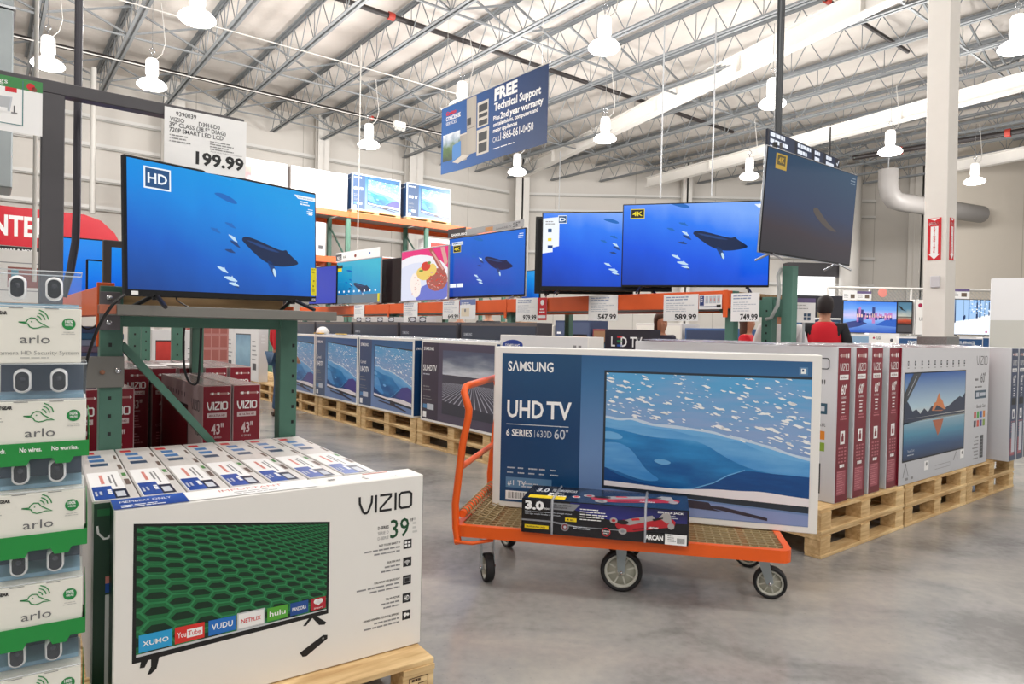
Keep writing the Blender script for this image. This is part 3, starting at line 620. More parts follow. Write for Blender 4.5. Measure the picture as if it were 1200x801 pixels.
APPS = [('XUMO', '#2aa0d8', WINK), ('YouTube', '#d8322c', WINK), ('VUDU', '#2470c4', WINK), ('NETFLIX', '#f2f2f2', REDI), ('hulu', '#58a838', WINK), ('PANDORA', '#1f4c94', WINK), ('iHeart', '#b02030', WINK)]
def vizio39(f, l, r, t):
    f.rect(.004, .006, .996, .994, WHITE, 0)
    q = [(.05, .272), (.642, .302), (.642, .802), (.05, .927)]
    f.poly(q, BLACK, 1)
    qi = [(.060, .300), (.634, .325), (.634, .792), (.058, .913)]
    s = f.subq(qi, 1); honeycomb(s)
    xs = [.012, .18, .345, .50, .655, .785, .905]; ws = [.155, .145, .14, .135, .115, .105, .09]
    s.poly([(0, 0), (1, 0), (1, .012), (0, .02)], P('print_silver', '#c8ccd0', .3), 6)
    for k, (nm_, c, ink) in enumerate(APPS):
        x0, x1 = xs[k], xs[k] + ws[k]; y0, y1 = .03, .165
        if nm_ == 'NETFLIX': s.rect(x0 - .008, y0 - .012, x1 + .008, y1 + .012, P('print_silver', '#c8ccd0', .3), 6)
        s.rect(x0, y0, x1, y1, P('app_' + nm_, c, .35), 7); hh = .045
        if nm_ == 'YouTube':
            s.text('You', x0 + .012, y0 + .045, hh, WINK, w=.042, bold=.01, l=8); s.rect(x0 + .058, y0 + .03, x1 - .01, y1 - .035, WINK, 8); s.text('Tube', x0 + .064, y0 + .047, hh * .9, REDI, w=.062, bold=.01, l=9)
        elif nm_ == 'iHeart': s.ell((x0 + x1) / 2 - .012, y0 + .095, .016, .028, WINK, 8); s.ell((x0 + x1) / 2 + .012, y0 + .095, .016, .028, WINK, 8); s.poly([((x0 + x1) / 2 - .028, y0 + .09), ((x0 + x1) / 2 + .028, y0 + .09), ((x0 + x1) / 2, y0 + .045)], WINK, 8); s.text('iHeart', (x0 + x1) / 2, y0 + .012, .02, WINK, w=.05, al='c', l=8)
        else: s.text(nm_, (x0 + x1) / 2, y0 + .045, hh * (1.15 if nm_ in ('hulu', 'VUDU') else .85), ink, w=(x1 - x0) * .78, al='c', bold=.015, l=8)
    # printed feet and shadow, remote
    f.poly([(.10, .300), (.125, .300), (.115, .225), (.10, .205), (.09, .205), (.10, .24)], BLACK, 2); f.poly([(.075, .29), (.10, .30), (.083, .243), (.07, .245)], BLACK, 2)
    f.poly([(.585, .30), (.60, .302), (.635, .257), (.63, .245), (.61, .25)], BLACK, 2); f.poly([(.575, .30), (.59, .302), (.565, .262), (.555, .265)], BLACK, 2)
    f.poly([(.545, .125), (.555, .10), (.568, .098), (.64, .165), (.64, .185), (.625, .19)], BLACK, 2); f.circ(.625, .172, .0035, FINE, 3)
    vizio(f, .745, .815, .208, .10, INK)
    f.text('39', .868, .655, .105, P('print_green_black2', '#0f4a2c', .4), w=.075, bold=.008); f.text('"', .946, .70, .05, INK)
    f.text('D-SERIES', .862, .715, .017, INK, w=.042, al='r', bold=.02); f.text('SERIE D', .862, .685, .017, FINE, w=.042, al='r'); f.text('D-SERIE', .862, .655, .017, FINE, w=.042, al='r')
    f.lines(.958, .74, .978, 4, .025, .012, P('print_pale', '#c9c9c6', .5), 2)
    for k, y in enumerate((.605, .50, .395, .29, .19)):
        f.rect(.922, y - .027, .955, y + .027, INK, 2); c = .9385
        if k == 0: f.rect(.927, y - .015, .937, y - .002, WINK, 3); f.rect(.94, y - .015, .95, y - .002, WINK, 3); f.rect(.927, y + .003, .937, y + .016, WINK, 3); f.rect(.94, y + .003, .95, y + .016, WINK, 3)
        elif k == 1:
            f.circ(c, y - .014, .0025, WINK, 3)
            for rad in (.006, .010, .014): f.line([(c + rad / f.w * math.cos(a), y - .014 + rad / f.h * math.sin(a)) for a in (.7, 1.1, 1.57, 2.04, 2.44)], .002, WINK, 3)
        elif k == 2: f.rect(.927, y - .015, .95, y + .015, FINE, 3); f.rect(.929, y - .010, .948, y + .011, INK, 4)
        elif k == 3: f.text('HD', c, y - .014, .028, WINK, w=.02, al='c', bold=.02, l=3)
        else: f.circ(c - .005, y + .004, .0065, WINK, 3); f.circ(c + .006, y + .001, .0055, WINK, 3); f.poly([(c - .009, y), (c, y - .004), (c - .009, y - .018)], WINK, 3)
        f.text(['EASY TO USE SMART TV', 'BUILT-IN Wi-Fi', 'FULL-ARRAY LED BACKLIGHT', '720p HD PICTURE', 'AWARD-WINNING TECHNICAL SUPPORT'][k], .91, y + .012, .0115, INK, w=[.085, .05, .10, .055, .14][k], al='r', bold=.02)
        f.lines(.91 - [.15, .1, .17, .11, .15][k], y - .012, .91, 2, .023, .009, FINE, 2, 'r', k)
    l.rect(.03, .01, .97, .99, P('dark_green_card', '#16402c', .35), 1); r.rect(.03, .01, .97, .99, P('dark_green_card', '#16402c', .35), 1)
    t.rect(.0, .0, .20, 1, G('flyer_blue', [(0, '#12449a'), (1, '#2458b4')], rough=.4), 3); t.text('MEMBERS ONLY', .02, .55, .2, WINK, w=.14, l=4); t.lines(.02, .25, .18, 2, .15, .07, WINK, 4)
    t.rect(.20, .02, .60, .96, PAPER, 4); t.text('IMPORTANT', .40, .55, .22, P('print_soft_red', '#d98a80', .5), w=.2, al='c', l=5); t.lines(.3, .35, .5, 2, .18, .05, FINE, 5, 'c')
    t.lines(.66, .5, .7, 1, .1, .15, FINE, 3); t.lines(.78, .4, .8, 2, .2, .1, FINE, 3); t.line([(.86, .1), (.9, .1), (.9, .3)], .002, FINE, 3); t.rect(.80, .78, .90, .86, P('print_soft_red', '#d98a80', .5), 3)
DKG = P('dark_green_card', '#16402c', .35)
def vizio39_end(f, l, r, t):
    # the narrow end seen here is the right end (faces the viewer)
    for c in (l, r):
        c.rect(.03, .006, .97, .994, DKG, 1)
        c.line([(.24, .865), (.26, .84), (.42, .815), (.48, .815), (.60, .84), (.62, .865)], .009, WINK, 2) if 0 else None
        c.line([(.10, .885), (.12, .85), (.24, .82), (.32, .82), (.44, .85), (.46, .885)], .006, WINK, 3)
        c.rect(.10, .93, .36, .965, P('print_green_mid', '#1c6b3c', .35), 2); c.rect(.42, .935, .54, .96, WINK, 2); c.rect(.46, .94, .49, .955, DKG, 3)
        c.lines(.80, .74, .90, 8, .03, .012, FINE, 2)
        c.rect(.28, .60, .96, .635, P('print_soft_red', '#d98a80', .5), 2); c.rect(.28, .555, .96, .60, BLUEI, 2); c.lines(.4, .57, .9, 1, .02, .014, WINK, 3)
        c.rect(.28, .06, .96, .545, P('label_grey', '#d9dcda', .5), 2)
        for k in range(14): c.lines(.42, .51 - k * .03, .88, 1, .02, .01, P('print_pale_dark', '#9aa09e', .5), 3, seed=k)
    # top: tape edges, stickers, one flyer at the near end (x = W/2 is the near end)
    t.rect(0, 0, 1, 1, G('card_top_white', [(0, '#cfcbc8'), (1, '#dcd9d6')], rough=.4), 1)
    t.rect(.52, .04, .99, .80, PAPER, 3); t.rect(.78, .06, .985, .50, G('flyer_blue', [(0, '#12449a'), (1, '#2458b4')], rough=.4), 4); t.rect(.84, .50, .985, .80, P('flyer_navy', '#1c2440', .4), 4)
    t.lines(.84, .38, .96, 1, .1, .09, WINK, 5); t.lines(.86, .2, .95, 2, .1, .05, FINEW, 5); t.rect(.88, .54, .96, .74, FINEW, 5)
    t.rect(.58, .30, .74, .38, P('print_soft_red', '#d98a80', .5), 4); t.rect(.60, .5, .74, .55, FINE, 4); t.rect(.58, .6, .8, .64, FINE, 4)
    t.rect(.05, .1, .10, .40, REDI, 2); t.rect(.13, .2, .19, .55, P('print_small_blue', '#3c78b4', .4), 2); t.rect(.23, .2, .29, .6, P('print_small_blue', '#3c78b4', .4), 2); t.rect(.33, .2, .39, .65, P('print_small_navy', '#2a4868', .4), 2)
    t.rect(.16, .88, .26, .95, P('tape_brown', '#6b5a52', .5), 2); t.rect(.38, .86, .48, .96, P('tape_brown', '#6b5a52', .5), 2); t.rect(.56, .86, .62, .96, P('tape_green', '#4f8a4a', .5), 2); t.rect(.68, .85, .78, .97, P('tape_brown', '#6b5a52', .5), 2)
MA1 = G('print_maroon', [(0, '#6d0f22'), (1, '#8a1a2c')], rough=.3)
def spine60(c, mat=MA1, tall=True):
    c.rect(.03, .005, .97, .995, mat, 1)
    c.rect(.2, .935, .86, .955, P('spine_tape', '#b98a86', .35), 2); c.poly([(.15, .945), (.24, .96), (.24, .93)], WINK, 3); c.rect(.6, .93, .68, .96, WINK, 3); c.rect(.76, .93, .84, .96, WINK, 3)
    vizio(c, .17, .845, .66, .05, WINK, .0045)
    c.rect(.16, .79, .84, .822, WINK, 2); c.text('4K ULTRA HD', .5, .799, .013, mat, w=.5, al='c', bold=.02, l=3)
    c.text('60"', .52, .695, .062, WINK, w=.42, al='c', bold=.02); c.text('E-SERIES', .5, .668, .014, WINK, w=.38, al='c')
    c.lines(.35, .64, .66, 4, .022, .009, WINK, 2, 'c', 2); c.lines(.2, .55, .85, 2, .018, .008, P('spine_rose', '#c47c84', .4), 2, 'c')
    c.rect(.33, .375, .67, .46, WINK, 2); c.rect(.41, .39, .59, .425, mat, 3); c.rect(.45, .425, .55, .445, mat, 3)
    for k in range(5):
        for j in range(3): c.lines(.2 + j * .22, .345 - k * .022, .38 + j * .22, 1, .02, .010, P('spine_rose', '#c47c84', .4), 2, 'c', k * 3 + j)
    c.lines(.22, .225, .8, 1, .02, .02, WINK, 2, 'c'); c.rect(.14, .05, .80, .205, P('spine_fine', '#a0525e', .4), 2)
    for k in range(10): c.lines(.16, .195 - k * .0145, .78, 1, .02, .006, P('spine_rose', '#c47c84', .4), 3, seed=k)
GRC = G('grey_white_card', [(0, '#c2c4ca'), (.6, '#d4d6da'), (1, '#dcdce0')], rough=.4)
LAKE = G('print_lake', [(0, '#12284e'), (.3, '#1c4f80'), (.62, '#4a90b0'), (1, '#9ab8c8')], rough=.3, d=(.05, 1), noise=.06, nscale=(1, 8)); SKYP = G('print_evening_sky', [(0, '#e4d8c8'), (.3, '#b8d4e4'), (1, '#2460b0')], rough=.3)
def vizio60(f, l, r, t):
    f.rect(.002, .004, .998, .996, GRC, 0)
    for k in range(10): x = .05 + k * .068; f.rect(x, .865, x + .013, .90, INK, 2); f.rect(x + .003, .877, x + .010, .893, FINEW, 3); f.lines(x - .006, .845, x + .02, 1, .01, .007, FINE, 2, 'c')
    f.rect(.022, .165, .692, .817, BLACK, 1); s = f.sub(.028, .176, .687, .808, 2)
    s.rectuv(0, .44, 1, 1, SKYP, 1); s.rectuv(0, 0, 1, .48, LAKE, 1)
    MT = P('print_mountain', '#20304c', .3); MO = P('print_alpenglow', '#d8824a', .3)
    s.poly([(0, .48), (0, .72), (.06, .66), (.12, .56), (.18, .58), (.24, .52), (.3, .58), (.36, .53), (.42, .60), (.5, .56), (.6, .54), (.72, .58), (.82, .64), (.9, .68), (.95, .66), (1, .72), (1, .49)], MT, 2)
    s.poly([(.42, .54), (.46, .63), (.49, .64), (.52, .73), (.54, .75), (.56, .68), (.6, .64), (.63, .57), (.66, .54), (.58, .52)], MO, 3); s.poly([(.46, .54), (.5, .6), (.54, .58), (.6, .55), (.64, .53)], MT, 4)
    s.poly([(0, .42), (0, .48), (1, .48), (1, .455), (.6, .46), (.3, .45)], MT, 3); s.rect(0, .425, 1, .437, P('print_mist', '#a8c4d4', .3), 3)
    s.poly([(.44, .42), (.62, .42), (.58, .3), (.53, .22), (.49, .32)], P('print_reflection', '#b4623c', .3), 3)
    s.poly([(-.01, .66), (.02, .66), (.24, 1.0), (.12, 1.0), (0, .78)], P('print_sash', '#3c4248', .3), 5); s.line([(.04, .75), (.17, .97)], .006, FINEW, 6)
    s.text('SmartCast', .06, .09, .03, FINEW, l=6); s.lines(.06, .05, .22, 1, .02, .012, FINEW, 6)
    f.line([(.06, .155), (.04, .08), (.035, .055)], .006, DGREY, 2); f.line([(.055, .155), (.085, .06)], .004, DGREY, 2); f.line([(.60, .155), (.57, .09)], .006, DGREY, 2); f.line([(.605, .155), (.62, .085)], .004, DGREY, 2)
    f.line([(.36, .085), (.53, .085), (.53, .055), (.36, .055)], .003, FINE, 2)
    for x in (.245, .65): f.rect(x, .07 + .02 * (x > .5), x + .045, .14 + .02 * (x > .5), WINK, 3); f.circ(x + .0225, .115 + .02 * (x > .5), .014, FINE, 4)
    for x in (.06, .11): f.lines(x, .03, x + .04, 1, .02, .018, FINE, 2)
    vizio(f, .825, .852, .145, .078, DGREY, .006)
    f.text('60"', .885, .70, .085, DGREY, w=.07); f.lines(.81, .72, .88, 1, .02, .018, FINE, 2); f.lines(.81, .66, .97, 1, .02, .012, FINE, 2)
    f.rect(.81, .565, .965, .635, P('print_teal_dark', '#35566a', .3), 2); f.rect(.83, .58, .87, .62, FINEW, 3); f.rect(.88, .585, .955, .615, FINEW, 3)
    f.text('Google Cast', .96, .485, .03, DGREY, w=.12, al='r')
    for k in range(8): f.rect(.81 + (k % 4) * .04, .40 - (k // 4) * .075, .838 + (k % 4) * .04, .455 - (k // 4) * .075, P('app%d' % k, ['#c83c3c', '#4caa4a', '#2c6cc0', '#e08a2c', '#303440', '#d8523c', '#5c4ca0', '#88a838'][k], .35), 2)
    f.rect(.90, .05, .945, .245, P('print_remote', '#33373c', .3), 2)
    for k in range(6): f.rect(.91, .07 + k * .028, .935, .08 + k * .028, FINE, 3)
    f.lines(.80, .23, .88, 7, .03, .010, FINE, 2, 'r')
    spine60(r); spine60(l); t.rect(.02, .1, .98, .9, P('top_maroon', '#8c4a50', .25), 1)
def vizio60n(f, l, r, t):
    f.rect(.002, .004, .998, .996, GRC, 0); f.rect(.05, .15, .7, .82, BLACK, 1); f.rect(.06, .17, .69, .8, LAKE, 2)
    nav = P('navy_spine', '#283c60', .3)
    for c in (l, r):
        spine60(c, nav); c.rect(.3, .08, .75, .34, FINEW, 4); c.rect(.2, .5, .8, .56, BLACK, 4)
def vizio43(f, l, r, t):
    f.rect(.002, .004, .998, .996, P('rose_grey_card', '#b9a6a6', .4), 0)
    for k in range(9): x = .06 + k * .07; f.rect(x, .86, x + .014, .9, INK, 2)
    f.rect(.04, .05, .70, .80, BLACK, 1); f.rectuv(.05, .07, .69, .78, G('print_red_canyon', [(0, '#3a0c14'), (.5, '#7c1a2a'), (1, '#5c1620')], d=(.3, .7), noise=.3, nscale=(3, 3), rough=.3), 2)
    vizio(f, .78, .78, .17, .09, DGREY, .006); f.text('43', .84, .58, .09, DGREY, w=.1)
    t.rect(.01, .05, .99, .95, P('top_rose', '#7d6068', .22), 1)
    for c in (l, r):
        c.rect(.03, .006, .97, .994, MA1, 1)
        c.rect(.25, .925, .9, .94, P('spine_tape', '#b98a86', .35), 2); c.poly([(.86, .92), (.86, .945), (.93, .932)], WINK, 3); c.rect(.3, .922, .38, .943, WINK, 3); c.rect(.5, .922, .58, .943, WINK, 3)
        vizio(c, .16, .80, .70, .065, WINK, .007); c.rect(.16, .735, .84, .775, P('spine_tag', '#d8c8ca', .4), 2); c.text('4K ULTRA HD', .5, .745, .016, MA1, w=.55, al='c', bold=.02, l=3)
        c.text('43"', .52, .60, .085, P('spine_tag', '#d8c8ca', .4), w=.42, al='c', bold=.02); c.text('E-SERIES', .5, .565, .016, P('spine_tag', '#d8c8ca', .4), w=.32, al='c')
        c.lines(.35, .52, .65, 3, .025, .012, P('spine_rose', '#c47c84', .4), 2, 'c'); c.circ(.24, .42, .011, P('spine_rose', '#c47c84', .4)); c.lines(.32, .43, .85, 2, .02, .01, P('spine_rose', '#c47c84', .4), 2)
        c.lines(.2, .34, .8, 4, .03, .01, P('spine_rose', '#c47c84', .4), 2)
# jack carton
def jack(f, l, r, t):
    DK = P('print_jack_dark', '#16151c', .2); PU = P('print_jack_indigo', '#2c2f78', .2)
    f.rect(0, 0, 1, 1, DK, 0); f.poly([(.30, .98), (.99, .98), (.99, .62), (.55, .55), (.30, .8)], G('print_jack_glow', [(0, '#17151f'), (.5, '#2f318c'), (1, '#1a1a38')], d=(.3, .7), noise=.1, rough=.2), 1)
    f.poly([(0, .40), (.18, .40), (.34, .30), (.6, .30), (.6, .27), (.33, .27), (.17, .35), (0, .35)], P('print_silver2', '#8a8c92', .25), 2)
    f.text('3.0', .02, .71, .235, WINK, w=.118, bold=.05, l=3); f.text('TON', .14, .72, .05, WINK, w=.03, bold=.02, l=3); f.poly([(.18, .74), (.32, .74), (.36, .94), (.18, .94)], P('print_silver2', '#8a8c92', .25), 2); f.text('STEEL / ALUMINUM', .185, .86, .04, INK, w=.12, bold=.03, l=4); f.text('SERVICE JACK', .185, .79, .04, INK, w=.10, bold=.03, l=4)
    f.text('Hybrid construction combines the strength of steel', .02, .62, .04, FINEW, w=.29, bold=.01, l=3); f.text('with light weight benefits of aluminum', .02, .55, .04, FINEW, w=.22, bold=.01, l=3)
    f.rect(.02, .13, .17, .24, YEL, 3); f.text('PROFESSIONAL JACK', .03, .16, .045, INK, w=.12, bold=.02, l=4); f.rect(.27, .42, .34, .53, YEL, 3); f.text('4 in.', .28, .45, .05, INK, w=.045, bold=.03, l=4)
    f.lines(.36, .80, .53, 5, .075, .028, WINK, 3, seed=4); 
    f.circ(.27, .25, .020, P('print_silver2', '#8a8c92', .25), 3); f.circ(.27, .25, .014, P('print_wheel_red', '#7c2530', .3), 4); f.circ(.27, .25, .007, FINEW, 5); f.lines(.32, .27, .46, 2, .05, .025, FINEW, 3)
    f.circ(.52, .20, .021, REDI, 3); f.circ(.52, .20, .017, DK, 4); f.text('WEIGHS', .52, .21, .035, WINK, w=.045, al='c', bold=.03, l=5); f.text('ONLY', .52, .15, .035, WINK, w=.035, al='c', bold=.03, l=5)
    def jk(c, x, y, sx, sy, l0):
        q = lambda p: [(x + a * sx, y + b * sy) for a, b in p]
        RD = P('print_jack_red', '#b8202c', .3); SV = P('print_jack_grey', '#a8a4a4', .3)
        c.poly(smoothpts(q([(.08, .25), (.2, .12), (.3, .08), (.5, .18), (.8, .36), (.97, .42), (.99, .7), (.8, .78), (.55, .62), (.25, .58), (.1, .5)]), 1), RD, l0); c.poly(q([(.12, .44), (.30, .36), (.70, .66), (.64, .82), (.3, .62)]), SV, l0 + 1); c.poly(q([(.36, .16), (.5, .24), (.72, .36), (.7, .4), (.48, .29), (.34, .22)]), P('print_jack_dark_red', '#7c1420', .3), l0 + 2); c.poly(q([(.34, .55), (.46, .6), (.44, .68), (.33, .63)]), REDI, l0 + 2)
        c.ell(*q([(.2, .46)])[0], sx * .09, sy * .09, BLACK, l0 + 2); c.ell(*q([(.06, .5)])[0], sx * .06, sy * .12, SV, l0 + 2); c.ell(*q([(.06, .5)])[0], sx * .03, sy * .06, RD, l0 + 3); c.ell(*q([(.2, .1)])[0], sx * .065, sy * .13, SV, l0 + 3); c.ell(*q([(.2, .1)])[0], sx * .03, sy * .06, P('print_silver2', '#8a8c92', .25), l0 + 4)
        c.ell(*q([(.92, .45)])[0], sx * .05, sy * .13, SV, l0 + 2); c.poly(q([(.74, .75), (.8, .95), (.9, .95), (.93, .6), (.86, .55)]), SV, l0 + 1); c.poly(q([(.66, .6), (.8, .72), (.8, .78), (.64, .68)]), BLACK, l0 + 3); c.text('ARCAN', *q([(.58, .30)])[0], sy * .07, WINK, w=sx * .15, bold=.04, l=l0 + 3)
    jk(f, .54, .2, .39, .72, 4)
    f.text('SERVICE JACK', .97, .88, .05, WINK, w=.15, al='r', bold=.03, l=4); f.lines(.85, .8, .97, 2, .06, .025, FINEW, 4)
    f.rect(.74, 0, .865, .3, BLACK, 8); f.text('ARCAN', .75, .10, .13, WINK, w=.105, bold=.05, l=9); f.rect(.865, 0, .99, .30, WINK, 8); f.lines(.88, .24, .93, 4, .05, .02, FINE, 9); 
    for k in range(9): f.rect(.935 + k * .005, .05, .9375 + k * .005, .2, INK, 9)
    t.rect(0, 0, 1, 1, DK, 0); t.poly([(.25, 0), (1, 0), (1, .9), (.4, 1), (.3, .6)], P('print_top_blue', '#23324e', .2), 1); jk(t, .36, .1, .6, .75, 2); t.text('3.0', .05, .55, .25, FINEW, w=.08, bold=.04); t.rect(.03, .1, .26, .3, YEL, 2); t.text('STEEL / ALUMINUM SERVICE JACK', .15, .62, .16, FINEW, w=.16, bold=.02); t.lines(.14, .45, .3, 2, .15, .06, WINK, 2); t.circ(.32, .35, .02, WINK, 3); t.circ(.32, .35, .014, REDI, 4)
    for c in (l, r): c.rect(0, 0, 1, 1, DK, 0); c.rect(.1, .1, .9, .3, YEL, 1); c.text('ARCAN', .15, .5, .2, WINK, w=.6, bold=.05)
def jack_straps(mb, W, T, H):
    SM = P('clear_strap', '#b9bcc4', .25, alpha=.65)
    for x in (-W * .31, W * .25): mb.tube([(x, -.003, -.0), (x, -.003, H + .003), (x, T + .003, H + .003), (x, T + .003, 0)], .0065, SM, 4)
# plain other cartons
def plain(bg, pic=None, words=None, ink=WINK, sp=None):
    def art(f, l, r, t):
        f.rect(.01, .01, .99, .99, bg, 0)
        if pic: f.rect(.08, .14, .7, .84, BLACK, 1); f.rectuv(.09, .16, .69, .82, pic, 2)
        if words: f.text(words, .04, .88, .06, ink, bold=.02)
        f.lines(.76, .7, .95, 5, .08, .02, ink if not pic else FINE, 2); f.rect(.78, .2, .92, .32, DGREY if pic else FINEW, 2)
        for c in (l, r):
            c.rect(.04, .02, .96, .98, sp or bg, 1); c.lines(.2, .8, .8, 3, .06, .03, ink, 2, 'c')
    return art
# ------------------------------------------------------------ pallets
def make_pallet(W, D, H=.145, rows=3, seed=1):
    """front along x, origin at bottom centre of front; boards and blocks are parts"""
    e = empty('wooden_pallet'); rr = random.Random(seed); bh = .02; zt = H - bh
    b = MB()
    n = 7; g = D / n
    for k in range(n): b.box(-W / 2, k * g + .008, zt, W / 2, (k + 1) * g - .008 - rr.random() * .01, H, WOOD, .002)
    b.build('top_boards', e)
    b = MB()
    for k in range(3): y = (0, D / 2 - .05, D - .10)[k]; b.box(-W / 2, y, 0, W / 2, y + .1, bh, WOOD, .002)
    b.build('bottom_boards', e)
    b = MB()
    for k in range(3): x = (-W / 2, -.06, W / 2 - .12)[k]; b.box(x, .002, zt - .018, x + .12, D - .002, zt, WOOD)
    b.build('stringer_boards', e)
    first = True
    for i in range(3):
        for j in range(3):
            b = MB(); x = (-W / 2 + .002, -.06, W / 2 - .122)[i]; y = (.004, D / 2 - .05, D - .104)[j]
            b.box(x, y, bh, x + .12, y + .1, zt - .018, WOOD, .002)
            if seed == 99 and i == 2 and j == 0:
                cv = Cv(b, (x, y, bh), (1, 0, 0), (0, 0, 1), .12, zt - .018 - bh); K = P('burnt_stamp', '#4a3020', .7)
                cv.line([(.2, .15), (.8, .15), (.8, .85), (.2, .85)], .003, K, 1, True); cv.lines(.28, .7, .75, 1, .1, .1, K, 2); cv.line([(.5, .2), (.5, .6), (.75, .6)], .003, K, 2); cv.text('HT', .3, .25, .22, K, l=2)
            b.build('block', e)
    return e
def pal(proto, loc, rz, label, grp):
    return tag(dup(proto, loc, rz), label, 'pallet', grp)
# ---- the near stack of 39 inch cartons
pr = make_pallet(1.07, 1.04, .145, seed=99)
F0 = at_z(133, 826, .145); F0 = V((-1.119, 1.905, 0)); F1 = V((-.314, 2.466, 0)); dF = (F1 - F0).normalized(); nF = V((-dF.y, dF.x, 0)); rF = math.atan2(dF.y, dF.x)
W39 = (F1 - F0).length
pe = at_z(510, 770.5, .145)  # front right corner of the pallet deck
pe.z = 0
pr.location = pe - dF * .535; pr.rotation_euler = (0, 0, rF); tag(pr, 'new-looking wooden pallet under the near stack of 39 inch television cartons', 'pallet')
def add_tilt(o, deg, pivot_right=True): pass
b39 = carton(W39, .125, .622, {'body': WHITE}, vizio39).build('television_carton', loc=F0 + dF * (W39 / 2) + V((0, 0, .1465)), rz=rF)
tag(b39, 'white 39 inch television carton with a green honeycomb picture and streaming app tiles', 'carton')
end = carton(.94, .124, .620, {'body': P('card_side_grey', '#cfcbc8', .5)}, vizio39_end)
e0 = None
for k in range(7):
    p = F0 - dF * .045 + nF * (.135 + .0) + dF * (k * .1295)
    c = p + nF * .47 + V((0, 0, .1465))
    if e0 is None: e0 = end.build('television_carton', loc=c, rz=rF - math.pi / 2); o = e0
    else: o = dup(e0, c)
    tag(o, ['39 inch television carton on edge, leftmost behind the honeycomb carton, dark green end showing', '39 inch television carton on edge, second from the left behind the honeycomb carton', '39 inch television carton on edge, third from the left behind the honeycomb carton', '39 inch television carton on edge, middle of the seven behind the honeycomb carton', '39 inch television carton on edge, third from the right behind the honeycomb carton', '39 inch television carton on edge, second from the right behind the honeycomb carton', '39 inch television carton on edge, rightmost of the seven, next to the open floor'][k], 'carton', 'cartons on edge behind the honeycomb carton')
# ---- camera kit stack at the far left
CLR = P('clear_plastic', '#c6d4e0', .05, alpha=.10, spec=.8); CWH = P('camera_white', '#f2f3f5', .25); LENS = P('camera_lens', '#15141a', .08); TRAYG = P('green_tray', '#1f8f40', .5)
KW, KD = .205, .20; WH_, CH_ = .146, .098
def bird(cv, cx, cy, s):
    th = s * .045
    def t(p): return [(cx + a * s / cv.w, cy + b * s / cv.h) for a, b in p]
    cv.line(t([(-.62, .1), (-.34, .10), (-.28, .22), (-.16, .30), (0, .28), (.10, .14), (.30, .0), (.52, -.12), (.25, -.10), (.1, -.16), (-.06, -.18), (-.2, -.12), (-.28, .02), (-.62, .1)]), th, GREENINK, 3)
    cv.circ(cx - .14 * s / cv.w, cy + .12 * s / cv.h, s * .03, GREENINK, 3)
    for r_ in (.22, .36, .5): cv.line([(cx + (.0 + r_ * math.cos(a)) * s / cv.w, cy + (.18 + r_ * math.sin(a)) * s / cv.h) for a in (.1, .5, .9, 1.3)], th, GREENINK, 3)
